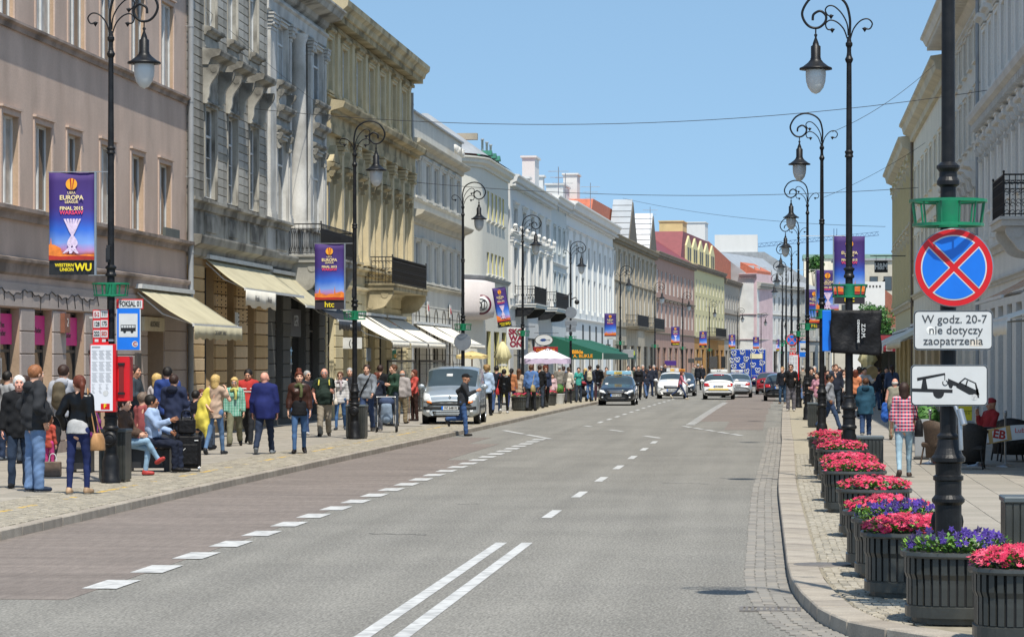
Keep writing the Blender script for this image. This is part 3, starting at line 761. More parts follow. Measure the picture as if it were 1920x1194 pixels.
for x in [0.02]+[o[0]-.5 for o in ops[1:3]]+[F.L-.35]: MB().box(x, x+.3, -.06, .01, 5.42, 6.1).build('pedestal', M2, F.r)
awning(F, U(380), F.L-.1, 4.82, 1.1, 3.98, 0, M_awn, lab='beige awning in two lengths under the grey cornice')
um = (U(380)+F.L)/2-.2
b = MB(); k = 22
for i in range(k+1):
 x = U(380)+(um-U(380))*i/k; b.v += [(x, -1.21, 3.96), (x, -1.2+.02*math.sin(i*1.7), 3.5+.04*math.sin(i*.8))]
for i in range(k): b.f.append([2*i, 2*i+1, 2*i+3, 2*i+2]); b.m.append(0); b.s.append(True)
v = b.build('valance', M_awn3, F.r); v.modifiers.new('s', 'SOLIDIFY').thickness = .008
for q in (.3, .72): text('Wedel', .24, M_dframe, v, (U(380)+(um-U(380))*q, -1.26, 3.73))
# strings of little lanterns
b = MB()
for px in (384, 392, 400, 425, 433, 441):
 x = U(px); z = 4.5
 while z > 3.0: b.sphere((x, -.35, z), .022, 5, 3); z -= .09+random.random()*.05
b.build('light_strings', M_rail, F.r, kind='stuff')
MB().box(U(428), U(436), -.2, -.19, 2.95, 3.4).build('notice', M_white, F.r)
mould(F, 17, M2, CORN, k=1.2)
# ---- grey-white house with a giant half column
M3 = wallmat('pale_grey_render', '#cccac3', .2, .08, S('#7a776e'), .55); M3b = wallmat('dirty_pale_stone', '#b5b2a8', .32, .14, S('#4c4a44'), .8)
M3g = [wallmat('charcoal_stone_%s' % c, h, .12, .12) for c, h in (('a', '#5d5e5b'), ('b', '#676865'))]
F = Fac('townhouse', 'pale grey townhouse with one giant half column above a looped iron balcony', PF(499), PF(608)); U = F.U
nb = (541, 580)
ops = [(U(517), U(537), 6.45, 9.0, .4), (U(584), U(603), 6.45, 9.0, .4), (U(517), U(537), 10.75, 12.6, .35), (U(584), U(603), 10.75, 12.6, .35), (U(nb[0]), U(nb[1]), 6.3, 12.7, .9)]
gops = [(U(514), U(528), .2, 4.3, .5), (U(544), U(571), 0, 4.3, .6), (U(578), U(596), .2, 4.3, .5)]
wall(F, 14.2, ops, M3, jm=M3, z0=5.0); wall(F, 5.0, gops, M3g[0], jm=M3g[0], name='ground_floor_wall')
for o in ops[:4]: window(F.r, o[0], o[1], o[2], o[3], .28, 'mt'); surround(F, o[0], o[1], o[2], o[3], M3, .1, .06)
for o in ops[:2]:
 hood(F, o[0]-.2, o[1]+.2, 9.95, M3b, out=.32, brackets=False, h=.3); hood(F, o[0]-.14, o[1]+.14, 9.3, M3b, out=.2, bz=.5, h=.14)
for o in ops[2:4]: hood(F, o[0]-.22, o[1]+.22, 10.72, M3b, out=.3, bz=.6, h=.22)
c = (ops[4][0]+ops[4][1])/2; cr = .27
b = MB(); b.lathe([(cr*1.3, 0), (cr*1.3, .12), (cr*1.12, .16), (cr*1.12, .28), (cr, .34), (cr*.97, 3), (cr*.86, 5.75), (cr*.9, 5.8), (cr*.86, 5.86), (cr*.9, 6.1), (cr*1.15, 6.3), (cr*1.15, 6.42)], (c, .02, 6.3), 28); b.build('column', M3, F.r)
window(F.r, ops[4][0]+.1, ops[4][1]-.1, 6.3, 12.6, .55, 'mt', M_dframe)
for a, d in ((U(502), U(513)), (U(538.6), U(542.4)), (U(577.6), U(582)), (U(604.2), F.L-.02)): pilaster(F, a, d, 6.42, 12.75, M3, .09, .5, .25, corinth=True)
mould(F, 6.4, M3b, [(0,-.25),(.08,-.22),(.1,-.1),(.2,-.06),(.2,0),(0,.04)], u1=U(540)); mould(F, 5.3, M3b, [(0,-.4),(.1,-.35),(.13,-.2),(.3,-.12),(.34,-.02),(.34,.03),(0,.08)])
MB().box(U(517), U(537), -.05, .01, 5.5, 6.1).build('apron', M3b, F.r)
mould(F, 13.25, M3, [(0,-.45),(.08,-.4),(.1,-.1),(.18,-.04),(.18,.02),(0,.05)]); mould(F, 13.95, M3b, [(0,-.5),(.14,-.42),(.2,-.28),(.62,-.16),(.7,0),(.78,.06),(.78,.12),(0,.2)])
b = MB()
for o in ((499,514), (528,543), (571,578), (596,608)):
 a, d = max(0, U(o[0])), min(F.L, U(o[1])); stones(F, a+.02, d-.02, .2, 4.5, .42, M3g, .05, .025)
balcony(F, U(541), U(606)+.25, 5.42, M3b, 1.1, .98, 'loops', (.95, 1.0), .25)
p = MB().box(U(547), U(566), .03, .06, 2.8, 3.7).build('shop_sign', M_dframe, F.r); text('GER', .5, M_white, p, ((U(547)+U(566))/2, .02, 3.3))
MB().box(gops[1][0]+.02, gops[1][1]-.02, .2, .22, 0, 4.2).build('shop_window', M_shop, F.r)
for o in (gops[0], gops[2]): window(F.r, o[0], o[1], o[2], o[3], .4, 't', M_dframe, True)
awning(F, .15, U(560), 4.75, 1.15, 3.7, 0, M_awn, lab='beige awning with torn edge beside the balcony console')
M_bawn = mat('black_awning_canvas', (.02,.02,.022), .6, 0, .1, 3)
awning(F, U(562), F.L-.1, 4.2, 1.2, 3.35, .28, M_bawn, letter='BATIDA', lm=M_white, lab='black awning with white lettering under the stone balcony')
# ---- yellow house
M4 = wallmat('yellow_ochre_render', '#d2c29a', .18, .08, S('#867a5c'), .5); M4b = wallmat('weathered_yellow_stone', '#c4b48c', .3, .12, S('#5c543f'), .75)
M4g = [wallmat('pale_yellow_stone_%s' % c, h, .08, .06) for c, h in (('a', '#d4c69c'), ('b', '#cdbe92'))]
F = Fac('townhouse', 'tall yellow ochre townhouse with pilasters, pedimented windows and a deep modillion cornice', PF(608), PF(770)); U = F.U
at = [(612.5,621), (640,650), (666,676), (690,699), (711,719), (734,741), (752,760)]
ft = [(613,624), (642,652), (667,676), (690,700), (713,721), (736,742), (755,761)]
ops = [(U(a), U(c), 11.45, 13.25, .35) for a, c in at]+[(U(a), U(c), 5.7, 8.5, .45) for a, c in ft]
gpx = [(612,626), (641,652), (664,676), (688,700), (709,722), (733,762)]
gops = [(U(a), U(c), 0, 3.7, .5) for a, c in gpx]
wall(F, 14.4, ops, M4, jm=M4, z0=4.9); wall(F, 4.9, gops, M4g[1], jm=M4g[0], name='ground_floor_wall')
for i, o in enumerate(ops):
 window(F.r, o[0], o[1], o[2], o[3], .28, 'mt'); surround(F, o[0], o[1], o[2], o[3], M4, .1, .05)
 if i < 7: hood(F, o[0]-.14, o[1]+.14, 13.55, M4b, out=.2, brackets=False, h=.14)
 else: hood(F, o[0]-.2, o[1]+.2, 8.85, M4b, out=.3, brackets=True, bz=.4, h=.22, ped=True)
for i in range(7):
 a = ops[i][1]+.16; d = (ops[i+1][0]-.16) if i < 6 else F.L-.05
 mid = (a+d)/2; hw = min(.3, (d-a)/2-.02)
 if hw > .08: pilaster(F, mid-hw, mid+hw, 11.3, 13.75, M4, .1, .25, .2)
 a = ops[7+i][1]+.24; d = (ops[8+i][0]-.24) if i < 6 else F.L-.03
 mid = (a+d)/2; hw = min(.26, (d-a)/2)
 if hw > .05: pilaster(F, mid-hw, mid+hw, 5.6, 9.95, M4, .2, .6, .3, corinth=True)
mould(F, 14.3, M4b, [(0,-.6),(.12,-.55),(.2,-.42),(.62,-.3),(.68,-.12),(.82,0),(.85,.2),(.1,.34),(0,.34)]); dentils(F, 13.98, M4b, .1, F.L, .3, .14, .55, .2, 'modillions'); dentils(F, 13.72, M4b, .05, F.L, .16, .08, .2, .12)
mould(F, 10.95, M4b, [(0,-1.0),(.22,-1.0),(.24,-.72),(.2,-.7),(.22,-.3),(.3,-.26),(.66,-.16),(.72,0),(.72,.05),(0,.16)]); dentils(F, 10.72, M4b, .1, F.L, .17, .09, .42, .13)
mould(F, 11.3, M4b, k=.8); mould(F, 5.5, M4b, k=1.4); mould(F, 4.75, M4, k=1.2)
for i, (a, c) in enumerate(((608,612), (626,641), (652,664), (676,688), (700,709), (722,733), (762,770))):
 a, d = max(0, U(a)), min(F.L, U(c)); stones(F, a+.03, d-.03, .1, 4.6 if d-a < 1.2 else 4.5, .4, M4g, .06, .035)
for z in (3.75, 4.15): stones(F, .02, F.L-.02, z, z+.38, .38, M4g, .055, .03, split=11)
for o in gops: window(F.r, o[0], o[1], o[2], o[3], .4, 't', M_dframe, True)
balcony(F, U(684), U(752), 4.95, M4b, 1.1, 1.0, 'scroll', (.95, .75), .25)
for k, (a, c, zz) in enumerate(((641, 676, 3.75), (680, 714, 3.75), (718, 752, 3.75))):
 awning(F, U(a), U(c), zz, 1.75, 2.72, .18, M_awn3, arms=True, lab='cream awning %s' % ('nearest the black lamp post', 'in the middle of the yellow front', 'at the far end of the yellow front')[k])
b = MB(); b.box(U(640)-.02, U(640)+.02, -.75, -.02, 2.45, 2.85); o = b.build('hanging_sign', M_white, F.r); text('(·)', .3, M_black, o, (U(640)-.03, -.4, 2.65), (math.pi/2, 0, -math.pi/2))
p = MB().box(U(684), U(692), -.08, -.03, 2.0, 2.5).build('blue_plaque', mat('grey_blue_plaque', S('#66788c'), .5), F.r)
drainpipe(F, F.L-.1, .1, 13.4, M_zinc, .1, .05)
# ---- pale house with parapet
M5 = wallmat('pale_cream_render', '#d2cfc4', .12, .06, S('#a09c90'), .25); M5t = wallmat('cream_stone_trim', '#c4bda9', .2, .1, S('#8b8472'), .3); M5w = wallmat('white_render', '#d4d3cd', .08, .05)
F = Fac('townhouse', 'pale cream townhouse with three cornices, a plain parapet and grooved ground floor', PF(770), PF(866)); U = F.U
up = [(778,787), (798,806), (813,821), (828,835.5), (842,849), (855.5,862)]
ops = [(U(a), U(c), 9.15, 10.75, .3) for a, c in up]+[(U(a), U(c), 5.5, 7.2, .3) for a, c in up]
gops = [(U(a)-.1, U(c)+.15, 0, 3.4, .5) for a, c in up[::2]]
wall(F, 12.7, ops+gops, M5)
for o in ops: window(F.r, o[0], o[1], o[2], o[3], .2, 'm'); surround(F, o[0], o[1], o[2], o[3], M5, .1, .04)
for o in gops: window(F.r, *o[:4], .4, 't', M_dframe, True)
for i in range(5):
 for z0, z1 in ((9.0, 10.95), (5.4, 7.4)):
  a, d = ops[i][1]+.13, ops[i+1][0]-.13
  if d-a > .2: pilaster(F, a+.04, d-.04, z0, z1, M5, .06, .2, .15)
mould(F, 11.45, M5t, [(0,-.4),(.1,-.36),(.14,-.2),(.4,-.1),(.46,0),(.46,.04),(0,.1)]); mould(F, 8.4, M5t, [(0,-.5),(.12,-.45),(.18,-.25),(.5,-.12),(.6,0),(.6,.05),(0,.12)]); mould(F, 9.05, M5, k=.6); mould(F, 5.35, M5t, k=.9)
mould(F, 12.72, M_zinc, [(0,-.05),(.12,-.05),(.12,.02),(0,.04)], name='coping')
for i, o in enumerate(ops[6:]):       # grooved arches of the ground floor
 x = (o[0]+o[1])/2; b = MB(); r_ = .55; pts = [(x-r_, -.02, .5), (x-r_, -.02, 3.9)]+[(x-r_*math.cos(t*math.pi/8), -.02, 3.9+r_*.8*math.sin(t*math.pi/8)) for t in range(1, 8)]+[(x+r_, -.02, 3.9), (x+r_, -.02, .5)]
 b.tube(pts, .018, 4, smooth=False); b.build('arch_groove', M2j, F.r)
b = MB()
for k in range(10): b.box(.05, F.L-.05, -.006, .0, .6+.42*k, .615+.42*k)
b.build('course_grooves', M2j, F.r, kind='stuff')
for k, px in enumerate((799, 841)): p = MB().box(U(px)-.3, U(px)+.35, -.1, -.07, 4.05, 4.65).build('shop_logo', M5w, F.r); text('Via', .42, M_red, p, (U(px), -.11, 4.35))
for k, (a, c) in enumerate(((772, 804), (807, 838))): awning(F, U(a), U(c), 3.62, 1.7, 2.75, .15, M_awn3, lab='long white awning %s' % ('beside the yellow house', 'next to the side street')[k])
text('WOLNY TARG', .55, M5w, F.r, ((U(832)+U(863))/2, -.35, 12.0), name='rooftop_letters', depth=.05)
b = MB(); b.box(1.2, 4.2, 2.2, 5.4, 12.7, 13.9); b.box(1.0, 4.4, 2.0, 5.6, 13.9, 14.0); b.build('stair_head', M5w, F.r)
MB().box(4.5, 5.3, 2.2, 3.6, 12.7, 14.5).build('chimney', M5w, F.r); MB().box(6.8, 8.0, 2.6, 4, 12.7, 13.9).build('chimney', M5w, F.r)
railing(F.r, [(.4, 5.4), (.4, 2.1), (4.4, 2.1)], 14.0, .7, M_rail, 'bars', .3)
F5 = F
# ---- white corner house with rounded front
M6 = wallmat('warm_white_render', '#d9d6c8', .06, .05, S('#bdb9aa'), .2); M6p = wallmat('pinkish_white_render', '#cfc6c2', .06, .04); M6y = wallmat('pale_yellow_reveal', '#c9c27c', .05)
A6, B6 = PF(906), PF(953)
F = Fac('corner_building', 'white corner building with a rounded front and pale yellow window reveals', A6, B6); U = F.U
wp = [(912.5,917), (920,925), (927.6,932), (934.5,939), (941,945)]
ops = [(U(a), U(c), 9.5, 11.05, .3) for a, c in wp]+[(U(a), U(c), 6.6, 7.8, .3) for a, c in wp]
g6 = [(U(912), U(920), 0, 3.6, .5), (U(926), U(936), 0, 3.6, .5), (U(941), U(949), 0, 3.6, .5)]
wall(F, 12.7, ops+g6, M6, jm=M6y, D=8)
for i, o in enumerate(ops): window(F.r, o[0], o[1], o[2], o[3], .2, 'm'); (hood(F, o[0]-.1, o[1]+.1, o[2]-.02, M6, out=.12, brackets=False, h=.1))
for o in g6: window(F.r, *o[:4], .4, 't', M_dframe, True)
# rounded corner and the side-street front
R_ = 3.2; b = MB(); prof = [(R_, 0), (R_, 12.7)]
b.lathe([(R_, 0), (R_, 12.7)], (0, R_, 0), 14, a0=math.pi, a1=math.pi*1.5); b.box(-R_, -R_+.2, R_, 14, 0, 12.7); b.build('corner_wall', M6, F.r)
for z, k, m in ((12.55, 1.0, M6), (6.45, .45, M_zinc)):
 b = MB(); pr_ = [(R_+p[0]*k, z+p[1]*k) for p in CORN]; b.lathe(pr_, (0, R_, 0), 14, a0=math.pi, a1=math.pi*1.5, smooth=False); b.prism([(-p[0]*k, z+p[1]*k) for p in CORN], 0, F.L, 'x')
 b.add([(-R_-CORN[i][0]*k, R_, z+CORN[i][1]*k) for i in range(8)]+[(-R_-CORN[i][0]*k, 14, z+CORN[i][1]*k) for i in range(8)], [(i, i+1, 9+i, 8+i) for i in range(7)])
 b.build('cornice', m, F.r)
b = MB(); b.lathe([(R_+.02, 4.15), (R_+.55, 4.3), (R_+.62, 4.6), (R_+.62, 6.1), (R_+.02, 6.25)], (0, R_, 0), 14, a0=math.pi, a1=math.pi*1.5); b.build('signboard_drum', M6p, F.r)
M_maroon = mat('maroon_sign', S('#5a1430'), .4, 0, .05, 4)
b = MB()
def roof6():
 b = MB(); b.lathe([(R_+.3, 12.75), (.3, 15.0)], (0, R_, 0), 14, a0=math.pi, a1=math.pi*1.5, smooth=False)
 b.add([(0,-.3,12.75),(F.L,-.3,12.75),(F.L,4,15),(0,4,15)], [(0,1,2,3)]); b.add([(-R_-.3,R_,12.75),(-R_-.3,14,12.75),(0,14,15),(0,R_,15)], [(3,2,1,0)]); return b.build('roof', M_zinc, F.r)
roof6()
M_cop = mat('green_copper_roof', S('#2f6b57'), .6, .2, .2, 2)
for u in (F.U(926, -1), F.U(934, -1), F.U(941, -1)):
 b = MB(); b.box(u-.4, u+.4, 1.2, 2.2, 13.0, 13.8); b.prism([(u-.5, 13.8), (u+.5, 13.8), (u, 14.1)], 1.1, 2.3, 'y'); b.build('dormer', M_cop, F.r); MB().lathe([(.07, 13.9), (.07, 14.7), (.1, 14.7), (.1, 14.8)], (u+.3, 1.7, 0), 8).build('flue', M_white, F.r)
F6 = F
d = thing('round_shop_sign', 'round white shop sign with a maroon ring on the rounded corner', 'sign', tuple(W(903, 36.2, 0))[:2]+(0,))
zz = CAMZ+(HOR-571)/36.2
b = MB(); b.lathe([(0,-.06),(.5,-.06),(.52,0),(.5,.06),(0,.06)], (0, 0, zz), 32, axis='y'); b.build('sign_disc', M_maroon, d); b = MB(); b.lathe([(0,-.075),(.42,-.075),(.42,-.06)], (0, 0, zz), 32, axis='y'); b.build('sign_face', M_white, d)
b = MB(); b.tube([(.3*math.cos(t*.2618), -.09, zz+.3*math.sin(t*.2618)) for t in range(25)], .018, 4); b.tube(crv([(-.16, -.09, zz+.22), (.02, -.09, zz), (-.12, -.09, zz-.24)]), .02, 4); b.tube(crv([(.02, -.09, zz-.24), (.0, -.09, zz+.1), (.16, -.09, zz+.2), (.14, -.09, zz-.2), (0, -.09, zz-.22)]), .02, 4); b.build('monogram', M_black, d)
MB().box(-.03, .03, .05, .9, zz-.03, zz+.03).build('bracket', M_rail, d)
# ---- white ornate house, with two balconies
def bays(F, n, floors, marg=.5, wf=.42):
 out = []; st = (F.L-2*marg)/n
 for (z0, z1) in floors:
  for i in range(n):
   c = marg+st*(i+.5); out.append((c-st*wf/2, c+st*wf/2, z0, z1))
 return out
def simple(name, label, a, c, H, n, floors, m, trim, corn=.45, g=True, rev=.3, wf=.42, pil=None, dent=True, roofm=None, rise=1.6, sur=True, courses=(5.0,), gm=None, group=None, hd=None, D=9.0, marg=.4, gz=3.4):
 F = Fac(name, label, a, c, group=group); ops = bays(F, n, floors, marg, wf)
 gops = bays(F, max(2, int(n*.7)), [(0, gz)], marg, .62) if g else []
 if gm: wall(F, H, ops, m, rev, D, z0=4.6); wall(F, 4.6, gops, gm, .45, D, name='ground_floor_wall')
 else: wall(F, H, ops+[q+(.45,) for q in gops], m, rev, D)
 for i, o in enumerate(ops):
  window(F.r, *o, rev-.1, 'm')
  if sur: surround(F, *o, m, .1, .045)
  if hd and i < n*hd: hood(F, o[0]-.14, o[1]+.14, o[3]+.3, trim, out=.2, brackets=False, h=.14)
 for o in gops: window(F.r, *o, .35, 't', M_dframe, True)
 if pil:
  st = (F.L-2*marg)/n
  for i in range(n+1):
   c_ = marg+st*i; pilaster(F, max(0.02, c_-.19), min(F.L-.02, c_+.19), pil[0], pil[1], m, .14, .4, .25)
 if corn:
  mould(F, H-.1, trim, CORN, k=corn/.42)
  if dent: dentils(F, H-.32*corn/.42-.1, trim, .05, F.L, .34, .17, .26*corn/.42, .14)
 for z in courses: mould(F, z, trim, k=.9)
 if roofm: gable_roof(F, H+.02, rise, roofm, D)
 return F, ops
M7 = wallmat('bright_white_render', '#d6d5d0', .05, .04, S('#bdbdb9'), .2)
F, ops = simple('townhouse', 'white ornate townhouse with two iron balconies and a tall square chimney', PF(956), PF(1034), 12.7, 5, [(5.9, 8.6), (9.6, 10.9)], M7, M7, .55, pil=(5.6, 9.1), courses=(5.2, 9.4), hd=2, roofm=M_zinc); U = F.U
b = MB()
for i in range(8): u = .6+i*(F.L-1.2)/7; b.sphere((u, -.25, 9.75), .16, 6, 5); b.box(u-.12, u+.12, -.3, 0, 9.45, 9.6)
explode(b, 'stone_bust', M7, F.r)
balcony(F, U(966), U(989), 5.35, M7, 1.2, 1.0, 'bars', (.9, .55), bm=M_rail); balcony(F, U(1009), U(1034)-.1, 5.35, M7, 1.2, 1.0, 'bars', (.9, .55), bm=M_rail)
def chimney(F, px0, px1, yt, y0, dep, m, cap=True, zb=12.0):
 o = -y0; a, c = F.U(px0, o), F.U(px1, o); z = F.Z((px0+px1)/2, yt, o)
 b = MB(); b.box(a, c, y0, y0+dep, zb, z)
 if cap: b.box(a-.12, c+.12, y0-.12, y0+dep+.12, z, z+.12)
 return b.build('chimney', m, F.r)
def stack(F, px0, px1, yt, y0, dep, m, zb=12.0):
 """chimney whose near face shows between two photo columns"""
 u = F.U(px0, -y0); s = F.Sc(px0, -y0); z = CAMZ+(HOR-yt)/s; wd = (px1-px0)/s
 b = MB(); b.box(u, u+dep, y0-wd, y0, zb, z); b.box(u-.12, u+dep+.12, y0-wd-.12, y0+.12, z, z+.14); return b.build('chimney', m, F.r)
stack(F, 979, 1003, 296, 3.2, 3, M7); stack(F, 970, 990, 335, 2.0, 1.5, M7); stack(F, 1005, 1018, 332, 3.6, 1.2, M7)
F, ops = simple('townhouse', 'narrow blue grey townhouse squeezed between two white fronts', PF(1034), PF(1062), 13.0, 3, [(6.0, 7.9), (9.3, 11.0)], wallmat('pale_blue_grey_render', '#c3c9c7', .05, .04), M7, .6, courses=(5.2, 8.6), roofm=M_tile)
stack(F, 1056, 1082, 328, 4.2, 3.0, M7); stack(F, 1024, 1056, 347, 5.0, 6.0, M7)
F, ops = simple('townhouse', 'broad white townhouse with giant pilasters under a heavy cornice', PF(1062), PF(1149), 13.2, 8, [(5.8, 8.2), (9.0, 10.6)], wallmat('cool_white_render', '#dadcd9', .05, .04, S('#b9bdbb'), .2), M7, .8, pil=(5.5, 11.3), courses=(5.1, 11.5), sur=False, wf=.36); U = F.U
gable_roof(F, 13.2, 1.8, M_zinc, 10)
M_louv = mat('dark_louvre', (.04,.045,.045), .6, 0, .2, 5)
for i in range(5): u = F.L*(.3+.14*i); MB().box(u, u+.9, -.05, .0, 3.4, 4.7).build('louvre', M_louv, F.r)
stack(F, 1090, 1112, 402, 4.5, 2, M7)
M10 = wallmat('sandy_grey_render', '#b5aa94', .2, .1, S('#756c5c'), .4); M10t = wallmat('sandy_grey_stone', '#8f8570', .2, .1, S('#6a6151'), .4)
F, ops = simple('townhouse', 'sandy grey townhouse with two steep metal gables on the roof', PF(1149), PF(1228), 12.7, 9, [(5.6, 8.3), (9.3, 11.4)], M10, M10t, .55, pil=(5.4, 11.6), courses=(5.0, 8.9), sur=False, wf=.4)
M_alu = mat('pale_metal_sheet', (.42,.44,.45), .45, .3, .1, 1)
M_gw = mat('weathered_gable_boards', S('#5e584e'), .85, 0, .2, 4)
for (px, yt, q) in ((1186, 376, mat('pale_blue_grey_sheet', (.34,.37,.39), .6, 0, .08, 1)), (1224, 402, mat('whitish_sheet', (.56,.58,.59), .55, 0, .08, 1))):
 ua = F.U(px); z = CAMZ+(HOR-yt)/F.Sc(px)+.1; dp = 1.75; b = MB(); b.prism([(ua-4.5, 12.75), (ua, z), (ua+4.5, 12.75)], .0, dp, 'y'); b.build('gable_roof', q, F.r)
 MB().prism([(ua-4.2, 12.75), (ua, z-.25), (ua+4.2, 12.75)], -.08, -.003, 'y').build('gable_end', M_gw, F.r); b = MB()
 for k in range(1, 7): t = k/7; x, zz = ua-4.5*(1-t), 12.75+(z-12.75)*t; b.box(x-.07, x, .0, dp, zz-.02, zz+.03)
 b.build('sheet_seams', M_zinc, F.r, kind='stuff')
MB().prism([(-2, 12.8), (2.5, 15.8), (F.L, 15.8), (F.L, 12.8)], 1.9, 5.0, 'y').build('roof', M_tile, F.r)
balcony(F, F.U(1174), F.U(1195), 5.1, M10t, 1.1, 1.0, 'bars', None); balcony(F, F.U(1208), F.U(1226), 5.1, M10t, 1.1, 1.0, 'bars', None)
M11 = wallmat('dusty_brick_red_render', '#b08c7c', .12, .08, S('#84695e'), .3); M11t = wallmat('brown_stone_trim', '#8c8072', .2)
F, ops = simple('townhouse', 'dusty red brown townhouse with rows of narrow windows', PF(1228), PF(1302), 13.0, 10, [(5.5, 7.9), (8.9, 11.2)], M11, M11t, .5, courses=(4.9, 8.4), roofm=mat('dark_red_sheet_roof', S('#7d3a3e'), .6, 0, .1, 2), rise=3.0, wf=.45, sur=False, hd=1)
stack(F, 1236, 1280, 416, 8, 6, wallmat('yellow_block_render', '#cdb77c', .05)); stack(F, 1280, 1322, 418, 9, 5, M7)
M12 = wallmat('light_yellow_render', '#cfc692', .06, .05, S('#b5ad80'), .2)
F, ops = simple('townhouse', 'light yellow townhouse with a row of yellow attic gables', PF(1302), PF(1358), 13.2, 9, [(5.4, 7.4), (8.0, 9.6), (10.0, 11.5)], M12, M11t, .45, courses=(4.8,), sur=False, wf=.34, gm=wallmat('amber_shop_front', '#b3823c', .1))
b = MB()
for i in range(5):
 u = 1.0+i*(F.L-2)/5; w_ = (F.L-2)/5*.8; b.prism([(u, 13.2), (u+w_, 13.2), (u+w_, 15.4), (u+w_/2, 16.6), (u, 15.4)], 1.0, 6, 'y')
explode(b, 'attic_gable', M12, F.r); b = MB()
for i in range(5):
 u = 1.0+i*(F.L-2)/5; w_ = (F.L-2)/5*.8; b.box(u+w_*.2, u+w_*.4, .95, 1.0, 13.7, 15.2); b.box(u+w_*.6, u+w_*.8, .95, 1.0, 13.7, 15.2)
explode(b, 'attic_window', M_dframe, F.r)
MB().prism([(-4, 13.2), (-1, 16.9), (F.L*.8, 16.9), (F.L, 13.2)], 1.2, 8, 'y').build('roof', mat('dark_red_sheet_roof', (0,0,0)), F.r)
balcony(F, F.U(1326), F.U(1346), 5.0, M11t, 1.1, 1.0, 'bars', None)
F, ops = simple('townhouse', 'short taupe grey townhouse between the yellow and the pink fronts', PF(1358), PF(1387), 12.6, 6, [(5.4, 7.6), (8.8, 10.6)], wallmat('taupe_grey_render', '#a79f92', .12), M11t, .5, courses=(4.9, 8.2), sur=False, wf=.4); MB().prism([(-F.L*.35, 12.6), (-F.L*.35, 17.0), (F.L, 15.5), (F.L, 12.6)], 1.2, 8, 'y').build('roof', M_tile, F.r)
F, ops = simple('townhouse', 'pale pink townhouse with a steep orange tiled roof', PF(1387), W(1419, 13.8), 13.9, 6, [(5.5, 7.8), (9.0, 11.4)], wallmat('pale_pink_render', '#cbb0b4', .05), wallmat('pink_grey_trim', '#ad979a', .1), .5, courses=(5.0, 8.4), sur=False, wf=.4); MB().prism([(0, 13.9), (0, 15.5), (F.L, 14.3), (F.L, 13.9)], .3, 8, 'y').build('roof', M_tile, F.r)
F, ops = simple('townhouse', 'white townhouse with a pale metal roof carrying a row of small spiked dormers', W(1419.5, 13.8), W(1500, 12.9), 12.7, 9, [(5.6, 8.0), (9.0, 11.0)], wallmat('off_white_render', '#d3d3cf', .06), wallmat('light_grey_stone', '#b4b1a8', .1), .7, courses=(5.0, 8.5), sur=False, roofm=M_alu, rise=4.2, wf=.4, D=11)
for i in range(8):
 u = .5+i*(F.L-1)/7.5; b = MB(); b.prism([(u-.28, 13.3), (u+.28, 13.3), (u, 15.0)], .5, 1.3, 'y'); b.build('spiked_dormer', M_alu, F.r); MB().prism([(u-.2, 13.4), (u+.2, 13.4), (u, 14.7)], .45, .49, 'y').build('dormer_opening', M_dframe, F.r)
F15 = F
F, ops = simple('townhouse', 'distant pale townhouse at the end of the visible street', W(1500.5, 12.9), W(1560, 12.2), 12.5, 6, [(5.6, 8.0), (9.0, 11.0)], wallmat('distant_pale_render', '#c4c4be', .05), M11t, .5, courses=(5.0,), sur=False, roofm=M_zinc, wf=.4)
# tall hall behind with a long sloping zinc roof, white fire wall
p0 = W(1340, 11.6)
r = thing('hall', 'big hall with a long sloping grey zinc roof rising behind the white townhouse', 'building', tuple(p0))
MB().box(0, 6.9, 0, 14, 0, 22.4).build('fire_wall', M7, r); b = MB(); b.prism([(0, 0), (0, 19.6), (7, 19.6), (8, 19.6), (15, 15.2), (15, 0)], -.5, 13, 'y'); b.build('sloping_roof', M_zinc, r)
b = MB(); [b.box(6.6+i*.6, 6.65+i*.6, -.56, -.5, 8, 19.4-(max(0, i*.6-1.2))*.62) for i in range(13)]; b.build('roof_seams', M_alu, r, kind='stuff')
# side street behind the pale house: brick-red roof and crane jib seen above
p = W(838, 34.4); q = W(906, 34.4); r = thing('side_street_house', 'side street house whose orange tiled roof slopes down behind the pale parapet', 'building', tuple(p))
dx = q.x-p.x; MB().box(-8, .4, 0, 8, 0, 13.0).build('wall', M6, r); b = MB(); b.prism([(-8, 12.8), (-8, 16.5), (-1, 15.0), (0, 14.6), (dx, 12.95), (dx, 12.8)], 0.3, 3, 'y'); b.build('roof', M_tile, r); MB().box(.2, 1.6, .5, 1, 14.1, 14.45).build('gantry', M10, r)
# ---------------------------------------------------------------- right side
RO = 17.25
_pr = {}
def PR(px):
 if px not in _pr: _pr[px] = on_curve(px, RO, 30, 175)
 return _pr[px]
MA = wallmat('light_grey_white_render', '#e6e1d6', .08, .05, S('#c4c0b8'), .25); MAt = wallmat('grey_white_stone', '#cfccc4', .12, .08)
PN = PR(1838); e = (PR(1838)-PR(1780)).normalized();
FA = Fac('townhouse', 'nearest grey white townhouse on the right with hooded windows and an iron balcony', PR(1838), (PR(1838).x-.1, PR(1838).y-48)); F = FA; U = F.U
ops = []
for i in range(18):
 c = 1.5+i*2.5; ops += [(c, c+1.1, 6.6, 8.5), (c, c+1.1, 10.3, 12.3)]
gops = [(1.2+i*3.1, 3.0+i*3.1, .2, 3.6, .5) for i in range(14)]
wall(F, 14.6, ops+gops, MA)
for i, o in enumerate(ops):
 window(F.r, *o[:4], .2, 'mt'); surround(F, *o[:4], MA, .14, .05)
 hood(F, o[0]-.22, o[1]+.22, (12.75 if i % 2 else 8.85), MAt, out=.3, bz=.4, h=.2, brackets=i % 2 == 0)
for o in gops: window(F.r, *o[:4], .35, 't', M_dframe, True)
